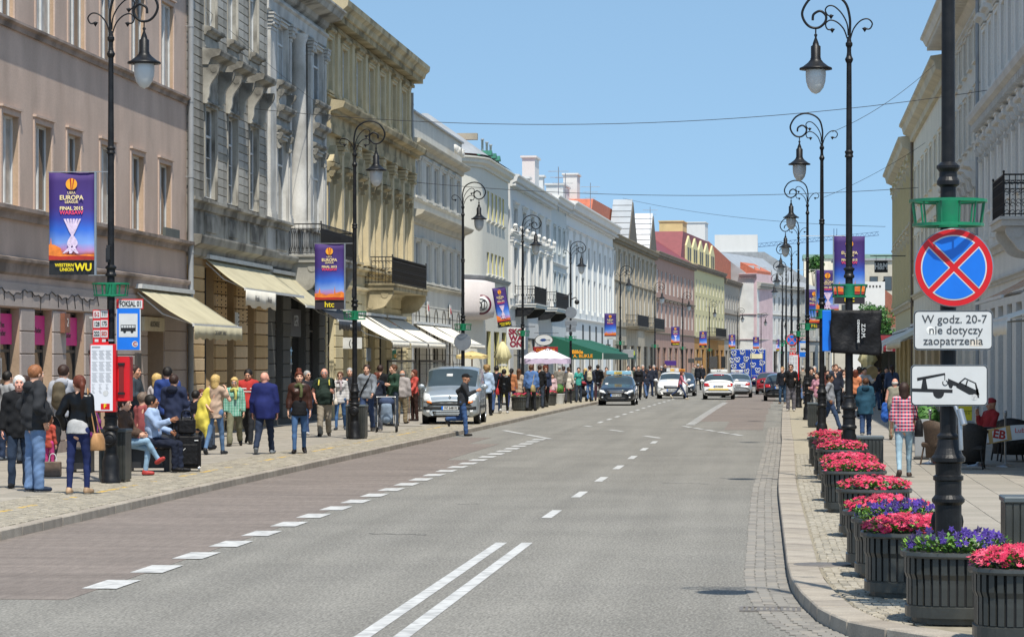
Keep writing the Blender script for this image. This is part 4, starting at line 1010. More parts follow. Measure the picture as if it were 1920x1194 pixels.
for i in range(18): pilaster(F, 1.5+i*2.5-.95, 1.5+i*2.5-.45, 5.7, 9.2, MA, .1, .35, .25)
mould(F, 9.75, MAt, [(0,-.5),(.12,-.45),(.18,-.3),(.4,-.15),(.45,0),(.45,.05),(0,.12)]); dentils(F, 9.5, MAt, .1, 46, .5, .2, .3, .2, 'brackets'); mould(F, 5.4, MAt, k=1.2); mould(F, 14.5, MAt, CORN, k=1.4)
mould(F, 4.4, MAt, k=.8)
balcony(F, U(1862, 1.1), U(1862, 1.1)+3.4, 5.45, MAt, 1.15, 1.0, 'scroll', (.9, .7)); drainpipe(F, .1, .1, 14.2, M_zinc, .1, .06)
M_stripe = mat('orange_striped_awning', S('#c98a5c'), .9)
def stripes(m, c1, c2, axis=0, sc=3.0):
 n = m.node_tree.nodes; L = m.node_tree.links; tc = n.new('ShaderNodeTexCoord'); sp = n.new('ShaderNodeSeparateXYZ'); L.new(tc.outputs['Object'], sp.inputs[0])
 a = n.new('ShaderNodeMath'); a.operation = 'MULTIPLY'; a.inputs[1].default_value = sc; L.new(sp.outputs[axis], a.inputs[0]); f = n.new('ShaderNodeMath'); f.operation = 'FRACT'; L.new(a.outputs[0], f.inputs[0])
 g = n.new('ShaderNodeMath'); g.operation = 'GREATER_THAN'; g.inputs[1].default_value = .5; L.new(f.outputs[0], g.inputs[0])
 x = n.new('ShaderNodeMix'); x.data_type = 'RGBA'; x.inputs[6].default_value = c1+(1,); x.inputs[7].default_value = c2+(1,); L.new(g.outputs[0], x.inputs[0]); L.new(x.outputs[2], n['Principled BSDF'].inputs['Base Color'])
stripes(M_stripe, S('#b5683c'), S('#d9c4a4'), 0, 3.2)
awning(F, 25, 33, 4.3, 1.8, 3.35, 0, M_stripe, lab='orange and cream striped awning'); awning(F, 34, 42, 3.6, 2.4, 2.75, .25, M_awn3, lab='white awning nearest the camera on the right')
MBd = wallmat('warm_grey_render', '#ded6c6', .1, .06, S('#a9a294'), .3); MBr = wallmat('brown_pink_render', '#a88d80', .1)
F = Fac('townhouse', 'grey white townhouse under a very deep bracketed cornice behind the sign pole', PR(1780), PR(1838)); U = F.U
ops = bays(F, 6, [(5.6, 7.9), (9.2, 10.9), (11.8, 13.0)], .4, .42); wall(F, 14.3, ops+[q+(.45,) for q in bays(F, 4, [(0, 3.5)], .4, .6)], MBd)
for o in ops: window(F.r, *o, .2, 'mt'); surround(F, *o, MBd, .1, .05)
for o in ops[:6]: hood(F, o[0]-.2, o[1]+.2, 8.4, MAt, out=.5, bz=.5, h=.25)
mould(F, 14.2, MBd, [(0,-.6),(.15,-.5),(.25,-.4),(.9,-.25),(1.0,-.05),(1.1,0),(1.1,.08),(0,.2)]); dentils(F, 13.98, MBd, .1, F.L, .42, .2, .85, .2, 'modillions'); mould(F, 13.3, MAt); mould(F, 5.0, MAt)
MC = wallmat('cream_white_render', '#ebe1c8', .1, .05, S('#c2b99f'), .3); MCt = wallmat('cream_stone', '#cfc3a5', .15, .08)
F = Fac('townhouse', 'cream townhouse with small window sills between two drainpipes on the right', PR(1713), PR(1780)); U = F.U; FC = F
ops = bays(F, 8, [(6.2, 7.9), (9.4, 11.2)], .5, .4); wall(F, 13.6, ops+[q+(.45,) for q in bays(F, 5, [(0, 3.3)], .4, .6)], MC)
for o in ops: window(F.r, *o, .2, 'mt'); surround(F, *o, MC, .1, .05)
mould(F, 13.5, MCt, CORN, k=1.7); mould(F, 5.2, MCt); mould(F, 8.6, MCt, k=.5); drainpipe(F, .1, .1, 13, mat('brown_drainpipe', S('#6e5f50'), .5), .1, .05); gable_roof(F, 13.6, 2.4, M_zinc)
awning(F, 1, F.L*.42, 3.7, 1.8, 2.7, .3, M_awn3, lab='cream awning of the middle house'); awning(F, F.L*.46, F.L-1, 3.7, 1.7, 2.8, .25, M_awn2, lab='cream awning of the house behind the pole')
MD = wallmat('pale_yellow_render', '#dccb99', .1, .05, S('#c2b182'), .3)
F = Fac('townhouse', 'last pale yellow townhouse on the right with a projecting bay and small statues', PR(1679), PR(1713)); U = F.U; FD = F
ops = bays(F, 6, [(5.8, 7.9), (9.0, 11.3)], .5, .4); wall(F, 13.0, ops+[q+(.45,) for q in bays(F, 4, [(0, 3.3)], .4, .6)], MD)
for o in ops: window(F.r, *o, .2, 'mt'); surround(F, *o, MCt, .12, .07);
for o in ops[:6]: hood(F, o[0]-.2, o[1]+.2, 8.4, MCt, out=.3, bz=.3, h=.2)
for o in ops[6:]: hood(F, o[0]-.2, o[1]+.2, 11.8, MCt, out=.3, bz=.3, h=.2)
mould(F, 12.9, MCt, CORN, k=1.8); mould(F, 5.0, MCt, k=1.5); mould(F, 8.8, MCt, k=1.2)
for i in range(7): pilaster(F, .15+i*(F.L-.6)/6, .45+i*(F.L-.6)/6, 5.1, 12.2, MD, .2, .5, .3, corinth=True)
awning(F, 1, F.L-1, 3.6, 1.9, 2.7, .3, M_awn3, lab='pale awning at the far street corner')
M_dred = mat('dark_red_canvas', S('#6e1420'), .85, 0, .08, 3)
r = thing('shop_awning', 'dark red boxy shop awning with a small white emblem at the corner', 'awning', tuple(W(1662, 30)))
b = MB(); b.prism([(-2, 3.6), (0, 3.6), (0, 2.6), (-2.4, 2.6), (-2.4, 2.85)], -1.0, 1.3, 'x'); o = b.build('canopy', M_dred, r)
b = MB(); b.tube([(-.1, -2.43, 2.65), (.25, -2.43, 2.65), (.25, -2.43, 2.95), (-.1, -2.43, 2.95), (-.1, -2.43, 2.65)], .02, 4); b.build('emblem', M_white, r); text('26', .2, M_white, r, (.08, -2.43, 2.8))
MB().box(-1.0, 1.3, .1, 1.2, 0, 3.7).build('shop_front', M_shop, r)
for i in range(3): MB().box(-.9+i*1.0, -.8+i*1.0, -.02, .1, 0, 2.6).build('door_frame', M_dframe, r)
# H&M hanging sign
p = W(1652, 36.5); zz = 2+(HOR-500)/36.5; r = thing('hanging_sign', 'black square hanging sign with white slanted letters above the trees', 'sign', (p.x, p.y, zz))
MB().box(-.34, .34, -.05, .05, -.3, .3).build('sign_board', M_black, r); text('H&M', .44, M_white, r, (0, -.056, 0), bold=.018, sx=.72)
b = MB(); b.tube([(-.55, 0, .55), (1.25, 0, .55)], .025, 6); b.tube([(-.25, 0, .3), (-.25, 0, .55)], .01, 4); b.tube([(.25, 0, .3), (.25, 0, .55)], .01, 4); b.build('bracket', M_rail, r)
# low houses closing the view on the right
p = W(1565, 13.0); r = thing('low_block', 'low grey beige block with a flat roof behind the banners', 'building', (p.x, p.y, 0)); MB().box(0, 13, 0, 10, 0, 2+(HOR-487)/13.0).build('wall', wallmat('beige_block', '#bdb6a4', .1), r); MB().box(-.3, 13.3, -.3, 10, 16.5, 16.8).build('roof_edge', M_zinc, r)
for i in range(6):
 for k in range(3): w_ = MB().box(1+2*i, 2.2+2*i, -.06, .05, 5+3.6*k, 7+3.6*k).build('window', M_dframe, r); MB().box(1.1+2*i, 2.1+2*i, -.08, -.055, 5.1+3.6*k, 6.9+3.6*k).build('pane', M_pane, w_)
p = W(1625, 15.5); z = 2+(HOR-528)/15.5; r = thing('tiled_house', 'small pale house with a brown red tiled roof behind the street tree', 'building', (p.x, p.y, 0)); MB().box(-2, 2.2, 0, 8, 0, z).build('wall', M7, r); b = MB(); b.prism([(2.2, z+.3), (2.2, z-1), (7.5, z-5), (7.5, z-5.5), (2.2, z-5.5)], 0, 8, 'y'); b.build('roof', mat('brown_red_tile', S('#8f5a48'), .8, 0, .15, 3), r)
MB().box(2.2, 8, .5, 8, 0, z-4.8).build('side_wall', MC, r)
b = MB(); [b.box(-1.7+i*.4, -1.5+i*.4, -.03, .02, z-.7, z-.45) for i in range(9)]; b.build('attic_openings', M_dframe, r, kind='stuff')
p = W(1600, 11.5); r = thing('far_building', 'far pale building with a copper green parapet beneath the hanging sign', 'building', (p.x, p.y, 0)); MB().box(-8, 12, 0, 10, 0, 2+(HOR-484)/11.5).build('wall', MC, r); MB().box(-8.2, 12.2, -.2, 10, 18.7, 19.4).build('parapet', mat('copper_green_parapet', S('#7f9d8f'), .7), r)
# cafe fronts are darker inside
# tower crane far away
p = W(1648, 3.4); r = thing('tower_crane', 'distant blue lattice crane jib against the sky above the far roofs', 'crane', (p.x, p.y, 0)); b = MB(); za, zb = 2+(HOR-441)/3.4, 2+(HOR-463)/3.4; xa, xb = 0, -(1648-1415)/3.4*CT
n = 26
P0 = Vector((xa, 0, za)); P1 = Vector((xb, 0, zb))
for k in range(n):
 a, c = P0.lerp(P1, k/n), P0.lerp(P1, (k+1)/n); b.tube([a, c], .16, 4); up = Vector((0, 0, 1.9)); b.tube([a+up, c+up], .12, 4); b.tube([a, (a+c)/2+up], .09, 4); b.tube([(a+c)/2+up, c], .09, 4)
b.build('jib', mat('blue_grey_crane', S('#4d6a8c'), .6), r); b = MB()
m_ = P0.lerp(P1, .35)
for dx in (-.8, .8): b.tube([(m_.x+dx, 0, 0), (m_.x+dx, 0, m_.z+6)], .16, 4)
for k in range(40): b.tube([(m_.x-.8, 0, k*1.8), (m_.x+.8, 0, k*1.8+1.8)], .1, 4)
b.build('mast', mat('blue_grey_crane', (0,0,0)), r)
# ---------------------------------------------------------------- street lamps
M_globe = mat('milky_lamp_glass', (.5,.53,.54), .15, 0, 0, 3, spec=.7); M_globe.node_tree.nodes['Principled BSDF'].inputs['Alpha'].default_value = 1
def lp(cx, cy): return ((268-cx)/200.0, 0, 7.33+(735-cy)/200.0)      # crook traced in metres, +x towards the lantern
def make_lamp():
 r = thing('street_lamp', 'x', 'street lamp')
 MB().lathe([(.16,0),(.165,.06),(.14,.09),(.14,.36),(.125,.42),(.11,.46)], seg=20).build('plinth', M_iron, r)
 b = MB(); b.lathe([(.105,.46),(.105,.86),(.13,.885),(.13,.91),(.105,.94),(.105,1.05),(.12,1.06),(.12,1.09),(.1,1.1),(.105,1.19),(.135,1.205),(.135,1.235),(.115,1.26),(.095,1.31),(.082,1.38),(.09,1.395),(.09,1.41),(.068,1.43)], seg=28, smooth=False); b.build('lower_column', M_iron, r)
 b = MB(); b.lathe([(.066,1.4),(.062,3.38),(.09,3.4),(.09,3.43),(.072,3.46),(.07,3.5),(.093,3.53),(.093,3.55),(.055,3.58),(.052,5.4),(.075,5.42),(.06,5.46),(.075,5.5),(.05,5.53),(.042,6.98),(.062,7.02),(.07,7.05),(.045,7.1),(.036,7.16),(.036,7.24),(.058,7.28),(.058,7.32),(.04,7.34),(.03,7.42)], seg=20, smooth=False); b.build('pole', M_iron, r)
 b = MB(); tr = lambda P, rad: b.tube(crv([lp(*p) for p in P], 5), rad, 6)
 tr([(268,735),(271,690),(270,650),(257,605),(225,578),(180,570),(138,588),(113,628),(117,658),(137,681),(165,685),(187,668),(191,645),(172,629),(150,640),(147,660)], .021)
 tr([(265,712),(262,675),(245,640),(220,615),(200,612),(189,625),(196,642),(208,646)], .012)
 tr([(262,722),(250,690),(228,667),(205,660),(190,672),(196,690),(212,692)], .012)
 tr([(272,725),(283,690),(306,663),(330,657),(345,672),(337,690),(320,690)], .012)
 for q in ((208,646),(212,692),(320,690)):
  c = lp(*q); b.sphere(c, .03, 6, 4); b.add([(c[0]-.05, 0, c[2]+.015), (c[0]+.05, 0, c[2]+.015), (c[0], 0, c[2]-.06)], [(0,1,2)]); b.add([(c[0], -.04, c[2]), (c[0], .04, c[2]), (c[0], 0, c[2]-.06)], [(0,1,2)])
 b.build('crook', M_iron, r)
 cx = lp(157, 0)[0]
 b = MB(); b.tube([(cx,0,7.58),(cx,0,7.47)], .012, 6); b.lathe([(.0,7.5),(.03,7.46),(.015,7.42),(.05,7.32),(.055,7.29),(.082,7.27),(.082,7.08),(.09,7.07),(.09,7.05),(.13,7.0),(.22,6.93),(.27,6.91),(.275,6.88),(.18,6.875)], (cx,0,0), 20); ln = b.build('lantern', M_iron, r)
 MB().lathe([(.165,6.875),(.17,6.8),(.16,6.68),(.13,6.58),(.07,6.5),(0,6.47)], (cx,0,0), 20).build('globe', M_globe, ln)
 b = MB()
 for z, q in ((3.27, .29), (3.08, .265)):
  b.tube([(q*math.cos(a*.3142), q*math.sin(a*.3142), z) for a in range(21)], .014, 5, cap=False)
  b.lathe([(q,z-.012),(q+.02,z-.012),(q+.02,z+.012),(q,z+.012)], seg=24, smooth=False)
  for k in range(3): a = k*2.094+.5; b.tube([(0,0,z), (q*math.cos(a), q*math.sin(a), z)], .012, 4)
 for k in range(12): a = k*.5236+.26; b.tube([(.265*math.cos(a), .265*math.sin(a), 3.08), (.29*math.cos(a), .29*math.sin(a), 3.27)], .008, 4)
 b.lathe([(.095,3.06),(.095,3.29)], seg=14); b.build('flower_basket_ring', M_green, r)
 b = MB(); b.box(-.05,.0,-.16,-.1,3.62,3.85); b.box(-.035,.02,-.18,-.12,3.66,3.9); b.build('junction_box', M_rail, r)
 c = MB(); c.lathe([(0,-.02),(.13,-.02),(.13,.0),(.11,.015),(0,.015)], (0,-.13,.72), 20, axis='y'); c.tube([(.09*math.cos(a*.4), -.15, .72+.09*math.sin(a*.4)) for a in range(17)], .01, 4); c.build('crest', M_iron, r)
 return r
LAMP = make_lamp()
POS = ['nearest on the left, beside the bus stop timetable', 'with a banner reading htc, before the yellow house', 'behind the silver van', 'rising behind the first flower troughs of the left kerb', 'with cameras and sign backs, in front of the green awning', 'before the sandy grey house with metal gables', 'before the red brown house', 'x', 'before the light yellow house', 'before the taupe grey house', 'before the pink and white houses', 'farthest on the left kerb']
POS[7] = 'where the red brown house meets the light yellow one'
first = True; LPOS = []
for i, (px, s) in enumerate(LL):
 o = LAMP if first else copy_tree(LAMP); first = False; p = W(px, s)
 o.location = p; o['label'] = 'black scrolled street lamp '+POS[i]; o['group'] = 'street lamps along both kerbs'; LPOS.append(p)
RL = [(1592,112), (1541,75.4), (1514,55), (1497,43.6), (1484,36), (1474,30.5), (1467, 26.5)]
RPOS = ['behind the covered black sign on the right', 'second behind the covered sign, carrying a large banner', 'third in the right row, carrying a banner with a gold ball', 'at the far bus stop on the right', 'just beyond the far bus stop', 'far in the right row beyond the bus stop', 'last and smallest in the right row']
RP = []
for i, (px, s) in enumerate(RL):
 o = copy_tree(LAMP); p = W(px, s); o.location = p; o.rotation_euler = (0, 0, math.pi); o['label'] = 'black scrolled street lamp '+RPOS[i]; RP.append(p)
SP = W(1778, 236)
o = copy_tree(LAMP); o.location = SP; o.rotation_euler = (0, 0, math.pi); o['label'] = 'nearest black lamp post on the right carrying the round no stopping sign'
# ---------------------------------------------------------------- banners
def grad(name, stops, axis=2, z0=0, z1=1):
 m = mat(name, (.5,.5,.5), .75, 0, 0); n = m.node_tree.nodes; L = m.node_tree.links
 tc = n.new('ShaderNodeTexCoord'); sp = n.new('ShaderNodeSeparateXYZ'); L.new(tc.outputs['Object'], sp.inputs[0]); nz = n.new('ShaderNodeTexNoise'); nz.inputs['Scale'].default_value = 3; L.new(tc.outputs['Object'], nz.inputs['Vector'])
 mr = n.new('ShaderNodeMapRange'); mr.inputs[1].default_value = z0; mr.inputs[2].default_value = z1; L.new(sp.outputs[axis], mr.inputs[0])
 ad = n.new('ShaderNodeMath'); ad.operation = 'MULTIPLY_ADD'; ad.inputs[1].default_value = .12; L.new(nz.outputs['Fac'], ad.inputs[0]); L.new(mr.outputs[0], ad.inputs[2])
 sb = n.new('ShaderNodeMath'); sb.operation = 'SUBTRACT'; sb.inputs[1].default_value = .06; L.new(ad.outputs[0], sb.inputs[0])
 cr = n.new('ShaderNodeValToRGB'); e = cr.color_ramp.elements; e[0].position = stops[0][0]; e[0].color = S(stops[0][1])+(1,); e[1].position = stops[1][0]; e[1].color = S(stops[1][1])+(1,)
 for p, c in stops[2:]: q = e.new(p); q.color = S(c)+(1,)
 L.new(sb.outputs[0], cr.inputs[0]); L.new(cr.outputs[0], n['Principled BSDF'].inputs['Base Color']); return m
M_ban = grad('printed_sunset_banner', [(0, '#c05030'), (.07, '#cc6a3c'), (.13, '#b58ac0'), (.2, '#7aa0e0'), (.33, '#2f68cc'), (.47, '#2f3f9c'), (.6, '#3f2c78'), (1.0, '#3d2564')], 2, 0, 1.45)
M_gold = mat('gold_print', S('#f0a428'), .6, 0, .1, 20); M_pale = mat('pale_gold_print', S('#f0dca0'), .6, 0, 0); M_pinkp = mat('pink_print', S('#e8486a'), .6, 0, 0); M_sil = mat('silver_pink_print', S('#d6c4dc'), .6, 0, .2, 20); M_org = mat('orange_print', S('#e07c2c'), .6, 0, .25, 12); M_yel = mat('yellow_print', S('#e8d21e'), .6, 0, 0); M_redp = mat('deep_red_print', S('#a8281e'), .6, 0, .2, 9)
def make_banner(kind, cup=True):
 r = thing('banner', 'x', 'banner'); w_, h = .76, 1.68; n = 10
 b = MB(); f = lambda x, z: .02*math.sin(z*3.1+x*5)
 for j in range(n+1):
  for i in range(7): x = w_*i/6; z = .24+(h-.24)*j/n; b.v.append((x, f(x, z), z-.24))
 for j in range(n):
  for i in range(6): a = j*7+i; b.f.append([a, a+1, a+8, a+7]); b.m.append(0); b.s.append(True)
 c = b.build('cloth', M_ban, r, (0, 0, .24)); c.modifiers.new('s', 'SOLIDIFY').thickness = .006
 strip = {'wu': M_black, 'htc': mat('charcoal_print', S('#2c2730'), .6, 0, 0), 'white': M_white}[kind]
 b = MB(); b.box(0, w_, f(0, .1)-.004, f(0, .1)+.004, 0, .238); b.build('sponsor_strip', strip, r)
 y = -.028
 b = MB(); b.lathe([(0, 0), (.095, 0)], (w_/2, y, 1.49), 24, axis='y', smooth=False); e = b.build('emblem', M_gold, r)
 b = MB(); b.add([(w_/2-.03, y-.002, 1.585), (w_/2-.005, y-.002, 1.59), (w_/2+.003, y-.002, 1.4), (w_/2-.012, y-.002, 1.4)], [(0,1,2,3)]); b.add([(w_/2+.05, y-.002, 1.575), (w_/2+.03, y-.002, 1.583), (w_/2+.008, y-.002, 1.4), (w_/2+.018, y-.002, 1.4)], [(0,1,2,3)]); b.build('emblem_split', M_redp, e)
 text('UEFA', .06, M_pale, r, (w_/2, y, 1.345)); text('EUROPA', .105, M_pale, r, (w_/2, y, 1.265), bold=.002); text('LEAGUE', .062, M_pale, r, (w_/2, y, 1.195), bold=.001)
 text('FINAL 2015', .08, M_pale, r, (w_/2, y, 1.09), bold=.002); text('WARSAW', .088, M_pinkp, r, (w_/2, y, 1.02), bold=.002)
 if cup:
  b = MB(); c = w_*.52
  for k in range(6):
   x0 = c-.13+.052*k; x1 = c+.07-.028*k; x2 = c-.15+.06*((k*2) % 6)
   pts = crv([(x0, y, .92), ((x0+x1)/2, y, .7), (x1, y, .5), (x2, y, .35)], 5)
   wv = [.012+.006*math.sin(t) for t in range(len(pts))]
   for a, d in zip(range(len(pts)-1), range(1, len(pts))): b.add([(pts[a].x-.018, y-.001*k, pts[a].z), (pts[a].x+.018, y-.001*k, pts[a].z), (pts[d].x+.018, y-.001*k, pts[d].z), (pts[d].x-.018, y-.001*k, pts[d].z)], [(0,1,2,3)])
  b.build('trophy_print', M_sil, r); sky_ = [(0,.24),(0,.5),(.02,.5),(.035,.62),(.05,.5),(.1,.49),(.2,.44),(.22,.36),(.3,.33),(.5,.32),(.6,.34),(.76,.33),(.76,.24)]
 else: sky_ = [(0,.24),(0,.4),(.1,.42),(.13,.56),(.15,.42),(.3,.36),(.4,.4),(.5,.4),(.52,.6),(.54,.42),(.62,.44),(.7,.46),(.76,.42),(.76,.24)]
 b = MB(); b.add([(x, y+.004, z) for x, z in sky_], [tuple(range(len(sky_)))[::-1]]); b.build('skyline_print', M_org, r); b = MB(); b.add([(0,y,.245),(.76,y,.245),(.76,y,.3),(.5,y,.315),(.2,y,.3),(0,y,.32)], [(0,1,2,3,4,5)]); b.build('street_print', M_redp, r)
 if kind == 'wu': text('WESTERN\nUNION', .074, M_yel, r, (.42, -.03, .12), align='RIGHT', bold=.002, sx=.95); text('WU', .17, M_yel, r, (.58, -.03, .12), bold=.006, sx=.95)
 if kind == 'htc': text('htc', .2, M_yel, r, (w_/2, -.03, .12), bold=.003)
 if kind == 'white': text('warszawa', .1, mat('grey_print', (.3,.3,.3), .6), r, (w_/2, -.03, .12))
 b = MB(); b.box(w_, w_+.035, -.015, .015, -.01, h+.02); b.tube([(-.02, 0, h+.01), (w_+.3, 0, h+.01)], .008, 5); b.tube([(w_-.1, 0, -.01), (w_+.3, 0, -.01)], .008, 5); b.build('bracket', M_steel, r); return r
BW, BH, BN = make_banner('wu'), make_banner('htc', False), make_banner('white', False)
used = set(); BG = 'sunset coloured football final banners on the lamp posts'
def place_banner(src, lamp, right, z, lab, tilt=0.0, sc=(1, 1, 1)):
 o = src if src.name not in used else copy_tree(src); used.add(src.name)
 o.location = (lamp.x+(.3 if right else -.27-.76), lamp.y-.02, z); o.rotation_euler = (0, tilt, 0); o['label'] = lab; o['group'] = BG; o.scale = sc
 if right:
  for c in o.children:
   if c.name.startswith('bracket'): c.location.x = -.79; c.data = c.data
 return o
place_banner(BW, LPOS[0], False, 3.42, 'large purple banner with a silver trophy above a black strip reading western union')
place_banner(BH, LPOS[1], False, 3.33, 'purple banner with a skyline over a dark strip reading htc')
place_banner(BW, LPOS[3], False, 3.4, 'crumpled banner blown askew in front of the white corner building', -.16, (.75, 1, 1))
place_banner(BN, LPOS[5], False, 3.4, 'sunset banner with a white bottom strip on the post before the sandy grey house')
place_banner(BW, LPOS[7], False, 3.4, 'small far trophy banner before the red brown house'); place_banner(BH, LPOS[8], False, 3.4, 'small far banner before the light yellow house')
place_banner(BW, LPOS[9], False, 3.4, 'tiny far banner left of the blue truck'); place_banner(BH, LPOS[10], False, 3.4, 'tiny far banner just above the blue truck'); place_banner(BW, LPOS[11], False, 3.4, 'tiny far banner at the right of the blue truck')
place_banner(BH, RP[1], True, 3.42, 'largest right hand banner, with a city skyline, beside the covered black sign'); place_banner(BW, RP[2], True, 3.42, 'right hand banner with a gold ball, partly behind a larger banner'); place_banner(BH, RP[3], True, 3.4, 'right hand banner farthest back, beside the far bus stop')
# ---------------------------------------------------------------- signs on the near right post
def disc(b, r, y, c=(0, 0), mi=0, seg=48): b.lathe([(0, y), (r, y)], (c[0], 0, c[1]), seg, mi, False, 'y')
def round_sign(nm, lab, loc, R=.305, rz=0, back=False):
 r = thing(nm, lab, 'road sign', loc, rz)
 MB().lathe([(0, .012), (R, .012), (R+.008, 0), (R, -.012), (0, -.012)], (0, 0, 0), 48, axis='y', smooth=False).build('plate', M_steel, r)
 if back: return r
 b = MB(); disc(b, R-.002, -.0135); b.build('red_ring', M_red, r)
 for nm2, rr, dd, mm, yy in (('white_edge', R*.845, .021*R/.305, M_white, -.0155), ('blue_field', R*.81, .029*R/.305, M_blue, -.0175)):
  b = MB()
  for q in range(4):
   f = math.pi/2*q; dl = math.asin(dd/rr); pts = [(dd*1.4142*math.cos(f), dd*1.4142*math.sin(f))]
   for k in range(17): a = f-math.pi/4+dl+(math.pi/2-2*dl)*k/16; pts.append((rr*math.cos(a), rr*math.sin(a)))
   b.add([(x, yy, z) for x, z in pts], [tuple(range(len(pts)))])
  b.build(nm2, mm, r)
 MB().box(-.14, .14, .012, .05, -.02, .02).build('clamp', M_steel, r); return r
f_ = lambda px, py, s: ((px-VPX)*CT/s, 2+(HOR-py)/s)
round_sign('no_stopping_sign', 'large round blue sign with a red cross and ring on the nearest right post', (SP.x+.035, SP.y-.13, f_(0, 503, 236)[1]))
def plate(nm, lab, loc, w_, h, rz=0, rim=M_black):
 r = thing(nm, lab, 'road sign', loc, rz)
 def rr(W_, H_, rad, y0, y1):
  pts = []
  for cx, cz, a0 in ((W_/2-rad, H_/2-rad, 0), (-W_/2+rad, H_/2-rad, 90), (-W_/2+rad, -H_/2+rad, 180), (W_/2-rad, -H_/2+rad, 270)):
   for k in range(5): a = math.radians(a0+22.5*k); pts.append((cx+rad*math.cos(a), cz+rad*math.sin(a)))
  return MB().prism(pts, y0, y1, 'y')
 rr(w_, h, .035, -.012, .012).build('plate', M_steel, r); rr(w_-.006, h-.006, .033, -.0135, -.0121).build('dark_rim', rim, r); rr(w_-.022, h-.022, .027, -.0155, -.0136).build('white_face', M_white, r)
 MB().box(-.1, .1, .012, .05, -.02, .02).build('clamp', M_steel, r); return r
M_ink = mat('dark_grey_lettering', (.05,.055,.06), .5, 0, 0)
x, z = f_(1784.5, 619.5, 236); r = plate('supplementary_sign', 'white plate with three lines of Polish text under the round blue sign', (SP.x+.03, SP.y-.125, z), .62, .312)
for t, zz, xx in (('W godz. 20-7', .085, .01), ('nie dotyczy', .0, .02), ('zaopatrzenia', -.085, .0)): text(t, .092, M_ink, r, (xx, -.017, zz), bold=.0002)
b = MB(); disc(b, .032, -.0168, (-.18, 0), seg=12); disc(b, .022, -.0169, (-.155, -.012), seg=9); b.build('sticker_trace', mat('glue_trace', (.8,.8,.76), .6, 0, .2, 30), r); MB().box(.13, .225, -.0165, -.016, -.125, -.075).build('faded_sticker', mat('faded_beige_sticker', S('#d8cdbd'), .6), r)
x, z = f_(1777.5, 722, 236); r = plate('tow_away_sign', 'white plate with a black tow truck lifting a car on the nearest right post', (SP.x-.0, SP.y-.125, z), .605, .325)
K = 4.264*236; cxy = (585, 345); q_ = lambda P, y=-.0165: [((x-cxy[0])/K, y, -(z-cxy[1])/K) for x, z in P]
b = MB()
def pol(P, y=-.0165): v = q_(P, y); b.add(v, [tuple(range(len(v)))])
pol([(287,368),(610,378),(610,405),(287,395)]); pol([(375,296),(400,292),(414,374),(362,372)]); pol([(330,285),(550,246),(553,262),(332,310)])
pol([(455,400),(462,428),(480,445),(500,450),(522,445),(538,428),(545,402)]); pol([(546,255),(552,255),(552,305),(546,305)])
b.tube([q_([(552+20*math.cos(t), 325+20*math.sin(t))])[0] for t in [a*.5-1.2 for a in range(11)]], .0035, 4)
pol([(575,290),(660,328),(640,352),(615,345),(603,370),(585,365),(572,330)]); pol([(640,345),(665,318),(790,380),(812,372),(820,445),(800,440),(780,418),(740,418),(640,362)])
pol([(660,322),(706,283),(712,292),(668,328)]); pol([(706,283),(795,325),(792,334),(706,293)]); pol([(795,325),(822,420),(800,420),(786,334)]); pol([(722,304),(732,309),(718,358),(708,353)])
b.build('pictogram', M_black, r); b = MB(); disc(b, .024, -.0172, ((782-585)/K, -(438-345)/K), seg=14); b.build('worn_wheel', mat('worn_grey_paint', (.5,.5,.49), .6, 0, .4, 60), r)
b = MB(); b.tube([(0, -.1, 1.7), (.05, -.16, 1.55), (.06, -.15, 1.3)], .02, 5); b.tube([(.05, -.14, 1.62), (.08, -.17, 1.5)], .03, 5); o = b.build('wall_tie', M_steel); o['label'] = 'bundle of steel clamps tied to the nearest right post below the signs'; o['category'] = 'clamps'; o.location = (SP.x+.03, SP.y, 0)
# covered sign on the next post
P = RP[0]; x, z = f_(1594, 621, 112); r = thing('covered_sign', 'road sign wrapped in creased black cloth with a blue edge showing', 'road sign', (P.x+.02, P.y-.2, z))
MB().bbox(-.47, .45, -.0, .02, -.335, .35, .01).build('plate', M_blue, r)
b = MB(); nx, nz = 16, 12
for j in range(nz+1):
 for i in range(nx+1):
  u, v = i/nx, j/nz; x = -.335+.84*u+.012*math.sin(v*9); zz = -.36+.71*v-.05*u*(1-v); b.v.append((x, -.045-.02*math.sin(3*u*math.pi+2*v)-.016*math.sin(7*v+4*u)-.022*abs(math.sin(9*u-5*v)), zz))
for j in range(nz):
 for i in range(nx): a = j*(nx+1)+i; b.f.append([a, a+1, a+nx+2, a+nx+1]); b.m.append(0); b.s.append(True)
c = b.build('black_cloth', cloth('#17171a', .6, .01, 14), r); c.modifiers.new('s', 'SOLIDIFY').thickness = .01
text('Z.D.M.', .085, M_white, r, (.205, -.11, .0), (math.pi/2, math.pi/2, 0), bold=.002); text('OZNAKOWANIE', .05, M_white, r, (.125, -.11, .0), (math.pi/2, math.pi/2, 0), bold=.002)
